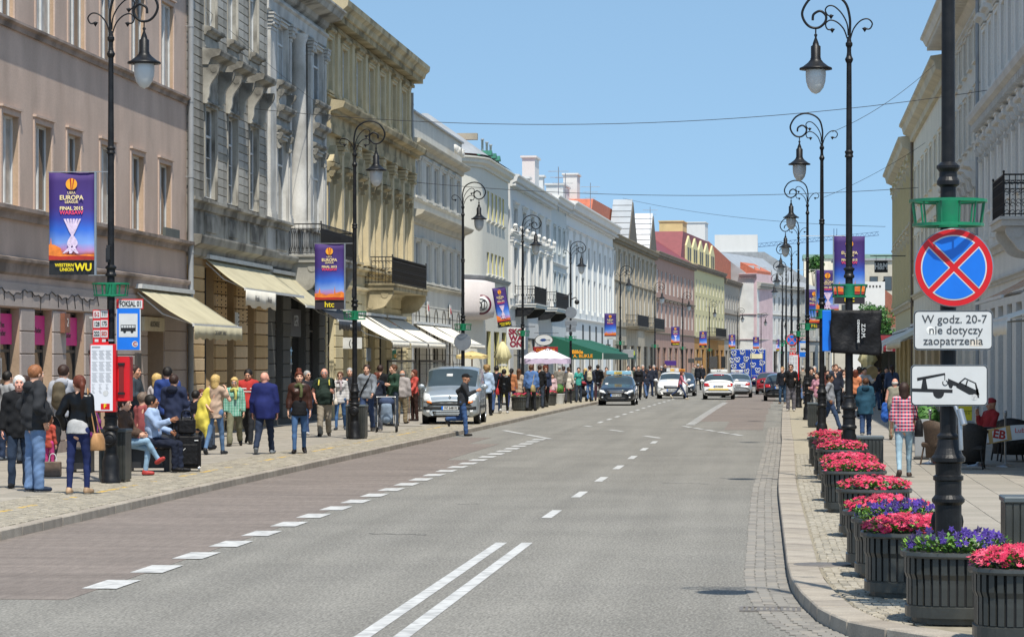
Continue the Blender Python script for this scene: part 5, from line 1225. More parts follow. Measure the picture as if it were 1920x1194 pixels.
# ---------------------------------------------------------------- bus stops
def bus_stop(P, s0, nm, lab, full=True):
 r = thing('bus_stop_sign', lab, 'bus stop', (P.x, P.y-.14, 0)); X = lambda px: (px-208)/114; Z = lambda py: 2+(HOR-py)/114
 def bx(n_, m, x0, x1, y0, y1, yy0=-.0, yy1=.02, par=None): return MB().bbox(X(x0), X(x1), yy0, yy1, Z(y1), Z(y0), .004).build(n_, m, par or r)
 o = bx('name_plate', M_red, 222, 273, 561, 580); bx('name_face', M_white, 227, 271.5, 563, 578, -.004, -.001, o); text('FOKSAL 01' if full else 'ORDYNACKA', .125 if full else .1, M_black, o, (X(249), -.006, Z(570.5)), bold=.003, sx=.6)
 o = bx('bus_plate', M_white, 222, 268, 577, 657); bx('blue_face', M_blue, 223.5, 266.5, 578.5, 655.5, -.004, -.001, o); bx('white_field', M_white, 227, 262.5, 588, 632, -.007, -.0041, o)
 b = MB(); b.box(X(230.5), X(259), -.009, -.0072, Z(621), Z(614.5));
 for a in (230.5, 235.5, 240.5, 245.5, 250.5, 255.5, 258.2): b.box(X(a), X(a+.9), -.009, -.0072, Z(615), Z(609.5))
 b.box(X(230.5), X(259), -.009, -.0072, Z(610.3), Z(609.3)); disc(b, .024, -.0095, (X(238), Z(622)), seg=12); disc(b, .024, -.0095, (X(252), Z(622)), seg=12); b.build('bus_pictogram', M_black, o)
 b = MB(); disc(b, .05, -.0075, (X(257.5), Z(645)), seg=18); b.build('tariff_mark', M_white, o); text('C', .085, M_redp, o, (X(257.5), -.0085, Z(645)), bold=.004)
 o = bx('line_board', M_red, 177, 207, 581, 645)
 k = 0
 for t, a, c, y0 in (('E-2', 178.5, 191.5, 583), ('111', 192.5, 205.5, 582), ('128', 178.5, 191.5, 601), ('175', 192.5, 205.5, 600), ('222', 178.5, 191.5, 619), ('503', 192.5, 205.5, 619)):
  q = MB().box(X(a), X(c), -.005, -.002, Z(y0+13.5), Z(y0)).build('line_plate', M_white, o); text(t, .1, M_redp if t in ('503', 'E-2') else M_black, q, ((X(a)+X(c))/2, -.007, Z(y0+7)), bold=.003, sx=.62)
 for a in (181, 195): MB().box(X(a), X(a+7), -.005, -.002, Z(641), Z(636)).build('small_plate', M_white, o)
 c = MB().bbox(X(173), X(222), -.05, .1, Z(772), Z(645), .01).build('timetable_case', M_red, r); MB().box(X(174.5), X(216.5), -.055, -.051, Z(769.5), Z(647)).build('timetable_sheet', mat('printed_sheet', (.7,.72,.76), .35, 0, .03, 3), c)
 b = MB(); b.box(X(177), X(193), -.058, -.056, Z(652), Z(649.5))
 for cx in (177, 190, 203):
  for cy in (657, 678, 699, 720):
   w_ = 11 if cy < 720 else 6
   for k in range(9): b.box(X(cx+(k % 3)*.8), X(cx+w_-(k*7 % 4)), -.0575, -.056, Z(cy+2.02*k+.55), Z(cy+2.02*k))
 b.build('printed_lines', mat('grey_print', (.3,.3,.3), .6), c); b = MB(); disc(b, .045, -.058, (X(203), Z(737)), seg=16); b.build('round_notice', M_white, c)
 q = MB().box(X(194), X(211), -.059, -.056, Z(767), Z(756)).build('advert', M_red, c); text('F', .09, M_yel, q, (X(202), -.061, Z(761)), bold=.004)
 if full:
  c = MB().bbox(X(222), X(246), .05, .3, Z(752), Z(668), .012).build('ticket_machine', M_red, r); MB().box(X(226), X(235), .035, .049, Z(738), Z(680)).build('machine_panel', mat('dull_red_panel', S('#7c1c18'), .5), c)
  b = MB(); b.box(X(224), X(237), .02, .049, Z(684), Z(680)); b.box(X(224), X(237), .02, .049, Z(739), Z(735)); b.build('latches', M_black, c)
 MB().box(X(200), X(216), .0, .1, Z(640), Z(636)).build('clamp', M_steel, r)
 return r
bus_stop(LPOS[0], 114, 'a', 'bus stop sign with red line numbers and a timetable case on the nearest left post')
o = bus_stop(RP[3], 43, 'b', 'far bus stop sign with blue plate and timetable on the right hand kerb', False); o.location.x -= .1
round_sign('no_stopping_sign', 'small far round no stopping sign above the right hand bus stop', (RP[3].x-.28, RP[3].y-.16, f_(0, 637, 43.6)[1]), .24)
round_sign('sign_back', 'grey back of a round road sign on the post behind the silver van', (LPOS[2].x, LPOS[2].y-.1, f_(0, 641, 54.4)[1]), .29, back=True)
round_sign('sign_back', 'grey back of a round road sign in front of the green awning', (LPOS[4].x+.02, LPOS[4].y-.1, f_(0, 586, 36.4)[1]), .29, back=True)
for k, (a, c, w_) in enumerate(((600, 612, .6), (613, 621, .5))): b = MB(); b.bbox(-w_/2, w_/2, -.015, .01, -.14, .14, .01); o = b.build('sign_back', M_steel); o.location = (LPOS[4].x+.02, LPOS[4].y-.1, f_(0, (a+c)/2, 36.4)[1]); o['label'] = 'grey back of a small rectangular sign, %s of two under the round one' % ('upper', 'lower')[k]; o['category'] = 'road sign'
r = thing('security_camera', 'pair of black cameras on the post in front of the green awning', 'camera', (LPOS[4].x, LPOS[4].y-.1, f_(0, 562, 36.4)[1]))
b = MB(); b.tube([(0,0,0),(.25,0,.12),(.33,0,.05)], .03, 6); b.sphere((.33, 0, -.12), .13, 10, 6); b.build('dome_camera', M_rail, r); MB().bbox(-.35, -.1, -.1, .1, .0, .22, .02).build('box_camera', M_rail, r)
# ---------------------------------------------------------------- planters
M_plas = mat('dark_grey_slatted_metal', S('#40423f'), .36, .35, .12, 3, .0015, 40, spec=.6, dirt=S('#6d6a62'), dscale=3, damt=.3)
M_soil = mat('potting_soil', (.03,.022,.016), .95, 0, .3, 20)
M_leaf = [mat('flower_leaf_%s' % c, S(h), .6, 0, .2, 12) for c, h in (('a', '#4d7a2a'), ('b', '#7da23c'), ('c', '#3a6324'))]
M_pk = [mat('crimson_petal_%s' % c, S(h), .6, 0, .15, 9) for c, h in (('a', '#b0123f'), ('b', '#c82450'), ('c', '#930d32'), ('d', '#d4506c'))]
M_pu = [mat('violet_petal_%s' % c, S(h), .6, 0, .2, 9) for c, h in (('a', '#351b74'), ('b', '#47298a'), ('c', '#24104e'))]
def sup(a, r, n=2.7):
 c, s = math.cos(a), math.sin(a); k = (abs(c)**n+abs(s)**n)**(-1/n); return r*k*c, r*k*s
def ring(b, prof, seg=40, mi=0):
 vs = [sup(2*math.pi*i/seg, r)+(h,) for r, h in prof for i in range(seg)]
 b.add(vs, [(j*seg+i, j*seg+(i+1) % seg, (j+1)*seg+(i+1) % seg, (j+1)*seg+i) for j in range(len(prof)-1) for i in range(seg)], mi, False)
def make_planter(R, slats_parts=True, n=36):
 r = thing('planter', 'x', 'planter')
 b = MB(); ring(b, [(R-.07,0),(R-.07,.05),(R-.02,.05),(R-.02,.13),(R-.035,.135),(R-.035,.14)]); b.build('base_band', M_plas, r)
 b = MB(); ring(b, [(R-.045,.13),(R-.045,.5),(R-.06,.5)]); b.build('liner', mat('black_liner', (.012,.012,.012), .6), r)
 b = MB(); ring(b, [(R-.03,.5),(R+.01,.505),(R+.015,.52),(R+.01,.545),(R-.03,.55),(R-.055,.545),(R-.055,.5)]); b.build('rim', M_plas, r)
 b = MB(); ring(b, [(0,.5),(R-.055,.5)]); b.build('soil', M_soil, r)
 def sl(b, M=None):
  w_ = 2*math.pi*R/n*.68/2; o = .0
  prof = [(-.03,.14),(-.012,.145),(-.012,.34),(.004,.38),(.004,.505),(-.03,.505)]
  for (y0, z0), (y1, z1) in zip(prof[:-1], prof[1:]): b.add([(-w_, -y0, z0), (w_, -y0, z0), (w_, -y1, z1), (-w_, -y1, z1)], [(0,1,2,3)])
  for x in (-w_, w_): b.add([(x, -p[0], p[1]) for p in prof], [tuple(range(6))])
  return b
 one = sl(MB()).mesh('slat', M_plas); jn = MB()
 for i in range(n):
  a = 2*math.pi*(i+.5)/n; x, y = sup(a, R-.02); x2, y2 = sup(a+.02, R-.02); an = math.atan2(y2-y, x2-x);
  if slats_parts: link('slat', one, r, (x, y, 0), (0, 0, an))
  else: jn.M = Matrix.Translation((x, y, 0)) @ Matrix.Rotation(an, 4, 'Z'); sl(jn)
 if not slats_parts: jn.M = None; jn.build('slats', M_plas, r, kind='stuff')
 return r
def bloom(b, c, r, n, mi, up):
 t = Vector(up).normalized(); u = t.orthogonal().normalized(); v = t.cross(u); c = Vector(c); a0 = random.random()*6
 pts = [c+t*r*.12]
 for k in range(2*n): a = a0+math.pi*k/n; rr = r if k % 2 == 0 else r*.55; pts.append(c+(u*math.cos(a)+v*math.sin(a))*rr+t*(r*.22 if k % 2 == 0 else 0))
 b.add(pts, [(0, 1+k, 1+(k+1) % (2*n)) for k in range(2*n)], mi)
def plant_up(r, R, kind, dens=1.0, front=1):
 fl, lf = MB(), MB()
 N = int((330 if kind == 'pink' else 330)*dens)
 for i in range(N):
  a = random.random()*6.283; q = math.sqrt(random.random())*(R-.03); x, y = sup(a, q)
  pur = kind == 'purple' or (kind == 'mix' and y > .16 and x > -.05)
  z = .565+.1*(1-(q/R)**2)+random.uniform(-.03, .045)
  if pur:
   if random.random() < .14: bloom(fl, (x, y, z+.02), random.uniform(.028, .042), 5, 4+random.randrange(3), (random.uniform(-.5, .5), -.9, .5))
  else:
   bloom(fl, (x*1.06, y*1.06, z), random.uniform(.024, .036), 7, random.choice((0,0,1,1,2,3)), (x*1.2+random.uniform(-.3, .3), y*1.2-.35+random.uniform(-.3, .3), 1))
 for i in range(int(560*dens)):
  a = random.random()*6.283; q = (R-.02)*(random.random()**.35); x, y = sup(a, q); z = random.uniform(.53, .63)
  l, w_ = random.uniform(.03, .06), random.uniform(.012, .02); d = Vector((math.cos(a)+random.uniform(-.7, .7), math.sin(a)+random.uniform(-.7, .7), random.uniform(.1, 1.0))).normalized(); s_ = d.cross(Vector((0,0,1))).normalized()*w_; c = Vector((x, y, z))
  lf.add([c, c+d*l*.5+s_, c+d*l, c+d*l*.5-s_], [(0,1,2,3)], random.randrange(3))
 lf.build('leaves', M_leaf, r, kind='stuff'); fl.build('flowers', M_pk+M_pu, r, kind='stuff')
PLN = [(269, .42+(1825-VPX)/269, 'pink', 'nearest planter of crimson flowers, cut off by the right picture edge'), (248, None, 'purple', 'planter of violet pansies in front of the nearest lamp post'), (223, None, 'pink', 'planter of crimson flowers just left behind the violet pansies'), (205, None, 'purple', 'narrowly seen planter with a few violet pansies left of the nearest post'), (195, None, 'mix', 'planter with crimson flowers in front and violet ones behind, fifth in the right row'), (166, None, 'mix', 'sixth planter of the right row, crimson with violet at the back'), (142.5, None, 'pink', 'crimson planter in front of the second lamp post on the right'), (132, None, 'pink', 'crimson planter at the left foot of the second right lamp post'), (114.5, None, 'mix', 'third farthest planter of the right row, with a spot of violet'), (109.5, None, 'pink', 'second farthest crimson planter of the right row'), (99, None, 'pink', 'farthest crimson planter of the right row')]
LE = {248: 1697, 223: 1619, 205: 1601, 195: 1584, 166: 1571, 142.5: 1543, 132: 1537, 114.5: 1532, 109.5: 1524, 99: 1515}
PL1, PL2 = make_planter(.42, True, 40), make_planter(.42, False, 40); u1 = u2 = False
for k, (s, X, kind, lab) in enumerate(PLN):
 if X is None: X = (LE[s]-VPX)/s*CT+.42
 near = k < 8
 if near: o = copy_tree(PL1) if u1 else PL1; u1 = True
 else: o = copy_tree(PL2) if u2 else PL2; u2 = True
 for c in [c for c in o.children if c.name.startswith(('leaves', 'flowers'))]: bpy.data.objects.remove(c)
 zc = FPX/s; o.location = (X, (zc+X*ST)/CT+.42, 0); o['label'] = lab; o['group'] = 'slatted flower planters on the right pavement'
 o.rotation_euler = (0, 0, random.uniform(-.08, .08)); plant_up(o, .42, kind, 1.15 if k < 4 else .8)
for k, (s, xr) in enumerate(((46.5, 998), (45, 1011.5), (43, 1028), (41.5, 1043), (40, 1057), (38.5, 1073), (37, 1082))):
 p = W(xr, s); o = copy_tree(PL2); o.location = (p.x-.42, p.y+.4, 0); o['label'] = 'crimson flower planter on the left pavement, '+('widest and nearest of its row', 'second from the silver van', 'third from the silver van', 'fourth in the middle of the row', 'fifth of the row', 'sixth of the row', 'last of the row, beside the dark taxi')[k]; o['group'] = 'slatted flower planters on the left pavement'
 for c in [c for c in o.children if c.name.startswith(('leaves', 'flowers'))]: bpy.data.objects.remove(c)
 if k == 0: o.scale = (1.15, 1.15, 1.05)
 plant_up(o, .42, 'pink', .45)
# ---------------------------------------------------------------- bins, benches
def litter_bin(loc, lab, w_=.5, h=.72, rz=0):
 r = thing('litter_bin', lab, 'bin', loc, rz, 'dark grey slatted litter bins'); b = MB(); n = 8
 MB().box(-w_/2+.02, w_/2-.02, -w_/2+.02, w_/2-.02, .0, h-.05).build('body', M_plas, r)
 me = cached(('bslat', round(h, 2), round(w_, 2)), lambda: MB().bbox(-w_/n*.42, w_/n*.42, -.012, .006, .04, h-.06, .004).mesh('slat', M_plas))
 for i in range(n):
  x = -w_/2+w_*(i+.5)/n
  for q, (px_, py_, a) in enumerate(((x, -w_/2+.012, 0), (w_/2-.012, x, math.pi/2), (-w_/2+.012, x, -math.pi/2))): link('slat', me, r, (px_, py_, 0), (0, 0, a))
 MB().bbox(-w_/2-.015, w_/2+.015, -w_/2-.015, w_/2+.015, h-.055, h, .01).build('lid', mat('blue_grey_bin_lid', S('#5c6467'), .4, .3, .1, 4), r); return r
litter_bin(W(1628, 108)+Vector((0, .25, 0)), 'litter bin in front of the plaid shirt woman', .52, .7)
litter_bin(W(1885, 205)+Vector((.27, .27, 0)), 'litter bin cut off by the right picture edge', .54, .76)
litter_bin(W(1530, 62), 'litter bin beside the third lamp post on the right', .5, .75)
litter_bin(W(203, 114)+Vector((0, .5, 0)), 'litter bin behind the nearest left lamp post', .45, .88)
litter_bin(W(664, 73)+Vector((0, .48, 0)), 'litter bin behind the second left lamp post', .5, .88); litter_bin(W(991, 44)+Vector((0, .3, 0)), 'litter bin behind the first left flower planters', .5, .9); litter_bin(W(1075, 37)+Vector((0, .3, 0)), 'litter bin behind the last left flower planter', .5, .9)
M_bench = mat('black_bench_steel', (.03,.031,.033), .45, .2, .15, 4)
def bench(x0, x1, s, lab):
 a, c = W(x0, s), W(x1, s); L_ = (c-a).length; r = thing('bench', lab, 'bench', tuple(a), math.atan2(c.y-a.y, c.x-a.x))
 for i in range(4): MB().bbox(0, L_, -.24+.125*i, -.24+.125*i+.11, .41, .45, .006).build('seat_slat', M_bench, r)
 for x in (.02, L_-.12): MB().bbox(x, x+.1, -.2, .22, 0, .41, .01).build('leg', M_bench, r)
 MB().box(.1, L_-.1, -.12, .12, .06, .4).build('panel', M_bench, r); return r
bench(128, 176, 104, 'black steel bench left of the bus stop post'); bench(236, 322, 103, 'long black bench where three people sit right of the bus stop')
# ---------------------------------------------------------------- parasols, shop signs
M_cream = mat('cream_parasol_cloth', S('#d8cfa0'), .9, 0, .06, 3); M_wpar = mat('white_parasol_cloth', S('#dcd6dc'), .9, 0, .05, 3); M_wood = mat('brown_wood', S('#7a5230'), .6, 0, .2, 5)
def closed_parasol(loc, lab, h=2.9, m=M_cream):
 r = thing('parasol', lab, 'parasol', loc); MB().tube([(0,0,0),(0,0,h+.1)], .03, 8).build('pole', M_wood, r); b = MB(); n = 24; vs = []
 pr_ = [(.05,h),(.2,h-.25),(.34,h-.75),(.22,h-.85),(.2,h-1.1),(.3,h-1.9),(.33,.75)]
 for rr, z in pr_:
  for i in range(n): k = rr*(1+.22*math.cos(i*math.pi*2/3)+.1*math.sin(i*2.2+z)); vs.append((k*math.cos(i*6.283/n), k*math.sin(i*6.283/n), z+.05*math.cos(i*2.1)*(rr > .25)))
 b.add(vs, [(j*n+i, j*n+(i+1) % n, (j+1)*n+(i+1) % n, (j+1)*n+i) for j in range(len(pr_)-1) for i in range(n)], 0, True); b.build('folded_canopy', m, r); MB().lathe([(.23, h-1.12), (.23, h-1.02)], seg=14).build('strap', M_white, r); MB().box(-.3,.3,-.3,.3,0,.1).build('foot', M_bench, r); return r
closed_parasol(W(942, 41), 'folded cream parasol standing before the white corner building'); closed_parasol(W(1626, 44), 'folded cream parasol on the right before the dark red awning', 2.75)
def open_parasol(loc, R, zt, zr, m, lab, val=.22, mv=None):
 r = thing('parasol', lab, 'parasol', loc); MB().tube([(0,0,0),(0,0,zt)], .03, 8).build('pole', M_wood, r); b = MB(); n = 32; vs = [(0,0,zt)]
 for j in range(1, 7):
  for i in range(n): a = 6.283*i/n; x, y = sup(a, R*j/6, 9); sc = .04*(j/6)*math.cos(8*a)**2; vs.append((x, y, zt-(zt-zr)*(j/6)**1.05+sc))
 b.add(vs, [(0, 1+i, 1+(i+1) % n) for i in range(n)]+[(1+j*n+i, 1+j*n+(i+1) % n, 1+(j+1)*n+(i+1) % n, 1+(j+1)*n+i) for j in range(5) for i in range(n)], 0, True); b.build('canopy', m, r)
 b = MB(); vs = []
 for z in (zr+.02, zr-val): vs += [sup(6.283*i/n, R*1.005, 9)+(z+.02*math.sin(i*2),) for i in range(n)]
 b.add(vs, [(i, (i+1) % n, n+(i+1) % n, n+i) for i in range(n)]); b.build('valance', mv or m, r)
 for k in range(4): a = k*1.5708+.785; b = MB(); b.tube([(0,0,zt-.3), (R*.7*1.3*math.cos(a), R*.7*1.3*math.sin(a), zr+.28*(zt-zr))], .012, 4); b.build('rib', M_wood, r)
 return r
open_parasol(W(1027, 39.5), 1.05, 2.62, 2.1, M_wpar, 'white open parasol with a lilac hem under the green awning', .22, mat('lilac_hem', S('#c9b8d0'), .9)); open_parasol(W(1000, 39), .6, 2.5, 2.1, M_wpar, 'white parasol corner behind the fourth left lamp post')
open_parasol(W(885, 46), .62, 2.42, 2.2, mat('mustard_parasol_cloth', S('#c9b47c'), .9), 'flat mustard parasol behind the silver van', .1)
GA = Vector(PF(1062)); r = thing('green_awning', 'long dark green shop awning with gold lettering over the pavement cafe', 'awning', tuple(W(1040, 33)))
M_gaw = mat('dark_green_canvas', S('#0e5340'), .8, 0, .06, 3); p0, p1 = W(1030, 34), W(1110, 27.5)
e = Vector((p1.x-p0.x, p1.y-p0.y)); L_ = e.length; r.location = tuple(W(1030, 34)); r.rotation_euler = (0, 0, math.atan2(e.y, e.x))
zt, zo, out = 3.4, 2.45, 3.0
b = MB(); b.add([(0,0,zt),(L_*.72,0,zt),(L_*.72,-out,zo),(0,-out,zo)], [(3,2,1,0)]); b.add([(0,-out,zo),(L_*.72,-out,zo),(L_*.72,-out,zo-.35),(0,-out,zo-.35)], [(3,2,1,0)]); b.add([(0,0,zt),(0,-out,zo),(0,-out,zo-.35),(0,0,zo-.35)], [(0,1,2,3)]); b.build('canopy', M_gaw, r)
b = MB(); b.add([(L_*.74,0,zt),(L_,0,zt),(L_,-out,zo),(L_*.74,-out,zo)], [(3,2,1,0)]); b.add([(L_*.74,-out,zo),(L_,-out,zo),(L_,-out,zo-.3),(L_*.74,-out,zo-.3)], [(3,2,1,0)]); b.add([(L_*.74,0,zt),(L_*.74,-out,zo),(L_*.74,-out,zo-.3),(L_*.74,0,zo-.3)], [(0,1,2,3)]); b.build('far_canopy', M_gaw, r)
text('Blikle', .28, M_gold, r, (-.03, -out*.52, (zt+zo)/2-.42), (math.pi/2, 0, -math.pi/2), bold=.01); text('A. BLIKLE', .26, M_gold, r, (-.02, -out*.62, zo-.17), (math.pi/2, 0, -math.pi/2), bold=.005)
for x in (0, L_*.35, L_*.72, L_): b = MB(); b.tube([(x, -out+.05, 0), (x, -out+.05, zo)], .03, 6); b.build('post', M_white, r)
def board(px0, px1, y0, y1, s, nm, lab, m, th=.06):
 a = W((px0+px1)/2, s, 2+(HOR-(y0+y1)/2)/s); w_, h = (px1-px0)/s, (y1-y0)/s; r = thing(nm, lab, 'sign', tuple(a)); MB().bbox(-w_/2, w_/2, 0, th, -h/2, h/2, .01).build('board', m, r); return r, w_, h
r, w_, h = board(950, 985, 614, 655, 40, 'shop_sign', 'white square shop sign with fat maroon letters behind the fourth lamp post', M_white); M_mar = mat('maroon_letter', S('#7e1230'), .5, 0, 0)
for t, z in (('SKO', .3), ('WA', .0), ('ON', -.28)): text(t, .36, M_mar, r, (0, -.005, z), bold=.02)
MB().box(-.9, .9, .02, .04, h/2+.03, h/2+.06).build('bracket', M_rail, r)
a = W(1020, 37, 2+(HOR-637.5)/37); r = thing('oval_sign', 'white oval hanging sign with a blue emblem and dark rim', 'sign', tuple(a)); b = MB(); b.M = Matrix.Diagonal((1, 1, .62, 1)); b.lathe([(0,-.03),(.45,-.03),(.47,0),(.45,.04),(0,.04)], seg=32, axis='y'); b.build('rim', M_dframe, r); b = MB(); b.M = Matrix.Diagonal((1, 1, .6, 1)); b.lathe([(0,-.034),(.43,-.034)], seg=32, axis='y', smooth=False); b.build('face', M_white, r)
b = MB(); b.add([(-.22,-.037,-.02),(-.1,-.037,-.07),(.05,-.037,-.06),(.14,-.037,.02),(.02,-.037,.08),(-.12,-.037,.07)], [tuple(range(6))]); b.build('emblem', mat('navy_print', S('#1b3d78'), .5), r); text('CAFE', .1, M_ink, r, (.2, -.038, 0)); MB().box(-.5, .75, 0, .02, .35, .37).build('bracket', M_rail, r)
r, w_, h = board(1000, 1046, 650, 662, 35, 'cafe_fascia', 'dark red fascia board behind the white parasol', mat('dark_red_board', S('#8a1c1c'), .5)); text('CUKIERNIA', .2, M_gold, r, (0, -.005, 0))
for k, (x0, x1, y0, y1, s, lab, m) in enumerate(((1290,1302,672,680,26,'dark oval shop sign before the light yellow house',M_dframe),(1303,1316,670,676,24,'narrow dark shop sign next to the oval one',M_dframe),(1246,1268,676,685,27,'purple shop sign before the red brown house',mat('purple_board', S('#4a2a78'), .5)),(1165,1188,655,670,29,'grey blue hanging board near the dark taxi',M_zinc),(1178,1190,658,666,28.5,'small yellow green hanging sign',mat('lime_board', S('#b5c22e'), .5)),(1352,1360,668,690,22,'tall black board left of the blue truck',M_black),(1330,1345,668,690,23,'dark hanging shop sign shaped like a cap',M_dframe))):
 board(x0, x1, y0, y1, s, 'shop_sign', lab, m)
for k, (x0, x1, s) in enumerate(((726, 778, 50), (786, 834, 47))):
 a, c = W(x0, s), W(x1, s*.985); L_ = (c-a).length; r = thing('windbreak', 'black framed glass windbreak %s' % ('by the yellow house', 'partly behind the silver van')[k], 'screen', tuple(a), math.atan2(c.y-a.y, c.x-a.x))
 b = MB(); [b.box(x, x+.06, -.03, .03, 0, 2.05) for x in (0, L_-.06)]; b.box(0, L_, -.03, .03, 1.97, 2.05); b.box(0, L_, -.03, .03, .5, .54); b.build('frame', M_dframe, r); g = MB().box(.06, L_-.06, -.005, .005, .1, 1.97).build('pane', mat('clear_screen_glass', (.2,.22,.22), .05, 0, 0), r); g.active_material.node_tree.nodes['Principled BSDF'].inputs['Alpha'].default_value = .25
# ---------------------------------------------------------------- overhead wires
def wire(A_, B_, sag, lab, r=.012, hook=True):
 b = MB(); pts = [A_.lerp(B_, k/24)-Vector((0, 0, sag*4*(k/24)*(1-k/24))) for k in range(25)]; b.tube(pts, r*.65, 4); o = b.build('overhead_wire', M_rail); o['label'] = lab; o['category'] = 'wire'; return o
wz = lambda px, py, s: W(px, s, 2+(HOR-py)/s)
wire(wz(455, 202, 63), wz(1868, 167, 64), .75, 'nearest overhead wire sagging across the street', .014); wire(wz(778, 342, 43), wz(1722, 352, 43.5), .45, 'second overhead wire crossing the street behind the nearest one', .018)
wire(wz(1752, 122, 60), wz(1560, 248, 61), .2, 'wire rising steeply to the right hand roofs'); wire(wz(1735, 268, 46), wz(1540, 372, 46), .15, 'wire slanting past the right hand windows'); wire(wz(1168, 372, 21), wz(1660, 425, 30), .5, 'thin far wire above the distant roofs', .02); wire(wz(380, 10, 68), wz(610, 205, 56), .1, 'cable running down the grey house fronts', .012)
# antennas
for k, (px, py, s, lab) in enumerate(((1047, 313, 28, 'tall rooftop antenna on the white ornate house'), (1219, 388, 20, 'rooftop antenna above the metal gables'), (1060, 325, 27, 'short rooftop antenna on the white chimney'), (1107, 343, 25, 'rooftop mast behind the heavy cornice'))):
 a = wz(px, py, s); r = thing('antenna', lab, 'antenna', (a.x, a.y, a.z)); b = MB(); b.tube([(0,0,-3),(0,0,0)], .03, 5)
 for j in range(3): b.tube([(-.7+.15*j, 0, -.3-.4*j), (.7-.15*j, 0, -.3-.4*j)], .018, 4)
 b.build('mast', M_steel, r)
# ---------------------------------------------------------------- trees and bushes
def tree(loc, h, R, lab, n=5200, zc=.62, leaf=.16, cols=('#3f6b2c', '#4f7f35', '#2f5423')):
 r = thing('tree', lab, 'tree', loc); tr = MB(); tr.tube([(0,0,0),(.1,.05,h*.3),(0,0,h*.55)], [.22,.17,.12], 8)
 cl = []
 for k in range(16):
  a = random.random()*6.283; q = R*math.sqrt(random.random())*.75; c = Vector((q*math.cos(a), q*math.sin(a), h*zc+R*.85*random.uniform(-.75, .8))); cl.append((c, R*random.uniform(.28, .45))); tr.tube([(0,0,h*.35), (c.x*.5, c.y*.5, c.z*.8), tuple(c)], [.09,.05,.02], 5)
 tr.build('trunk', mat('tree_bark', S('#5a4a3a'), .9, 0, .2, 5), r); b = MB(); ms = [mat('tree_leaf_%s' % c, S(c), .6, 0, .2, 3) for c in cols]
 for i in range(n):
  c, q = random.choice(cl); d = Vector((random.gauss(0,1), random.gauss(0,1), random.gauss(0,1))).normalized(); p = c+d*q*random.uniform(.6, 1.08); u = Vector((random.gauss(0,1), random.gauss(0,1), random.gauss(0,.6))).normalized(); v = u.cross(d).normalized(); s_ = leaf*random.uniform(.5, 1.1)
  b.add([p-u*s_, p+v*s_*.45, p+u*s_, p-v*s_*.45], [(0,1,2,3)], random.randrange(3))
 b.build('crown', ms, r, kind='stuff'); return r
tree(W(1650, 22), 8.4, 2.0, 'bushy green street tree rising beside the right hand corner house', 6000); tree(W(1531, 12), 18.2, 1.6, 'dark green treetop showing above the far low block', 1500, .95, .3)
def bush(loc, R, lab, pot=True):
 r = thing('potted_bush', lab, 'bush', loc)
 if pot: MB().lathe([(.2,0),(.28,.45),(.3,.48),(.26,.48)], seg=14).build('pot', M_white, r)
 b = MB()
 for i in range(900): d = Vector((random.gauss(0,1), random.gauss(0,1), random.gauss(0,1))).normalized(); p = Vector((0,0,.5+R*.8))+d*R*random.uniform(.8, 1.05); u = d.orthogonal().normalized(); v = u.cross(d); b.add([p-u*.05, p+v*.03, p+u*.05, p-v*.03], [(0,1,2,3)], random.randrange(2))
 b.build('foliage', [mat('tree_leaf_#3f6b2c', (0,0,0)), mat('tree_leaf_#4f7f35', (0,0,0))], r, kind='stuff'); return r
bush(W(1048, 40), .24, 'round clipped bush in a white pot beside the white parasol'); bush(W(1738, 85), .3, 'small green bush behind the cafe chairs on the right')
# ---------------------------------------------------------------- pavement cafe on the right
M_wick = mat('black_wicker', (.02,.018,.016), .7, 0, .3, 30, .004, 120); M_wickb = mat('brown_wicker', S('#4a3a2c'), .7, 0, .3, 30, .004, 120)
def wicker_chair(loc, rz, lab, m):
 r = thing('wicker_chair', lab, 'chair', loc, rz, 'wicker chairs of the right hand cafe')
 b = MB(); b.bbox(-.27,.27,-.26,.26,.34,.44,.03); b.build('seat', m, r); b = MB(); vs = []; n = 14
 for z, q in ((.12,.3),(.44,.31),(.66,.33)):
  pass
 for j, (z, q) in enumerate(((.14,.28),(.44,.3),(.68,.33),(.86,.35))):
  for i in range(n+1): a = math.pi*(-.1+1.2*i/n); zz = z if j < 3 else .66+.2*math.sin(math.pi*i/n)**1.5; vs.append((q*math.cos(a), q*math.sin(a)*.9, zz))
 b.add(vs, [(j*(n+1)+i, j*(n+1)+i+1, (j+1)*(n+1)+i+1, (j+1)*(n+1)+i) for j in range(3) for i in range(n)], 0, True); o = b.build('backrest', m, r); o.modifiers.new('s', 'SOLIDIFY').thickness = .03
 for x, y in ((-.24,-.22),(.24,-.22),(-.24,.24),(.24,.24)): MB().tube([(x*.9,y*.9,.36),(x*1.1,y*1.1,0)], .018, 5).build('leg', m, r)
 return r
wicker_chair(W(1762, 97), 2.4, 'brown wicker chair left of the nearest right post', M_wickb); wicker_chair(W(1818, 101), 3.0, 'black wicker chair just right of the nearest post', M_wick); wicker_chair(W(1893, 94)+Vector((0, .6, 0)), 3.3, 'black wicker chair behind the advertising banner', M_wick); wicker_chair(W(1905, 94), 2.9, 'black wicker chair at the right picture edge', M_wick)
r = thing('cafe_table', 'dark round cafe table before the man in red', 'table', tuple(W(1838, 99)+Vector((0, .5, 0)))); MB().lathe([(0,.74),(.38,.74),(.38,.71),(0,.71)], seg=24).build('table_top', M_wick, r); MB().lathe([(.25,0),(.05,.04),(.03,.08),(.03,.71)], seg=12).build('leg', M_steel, r)
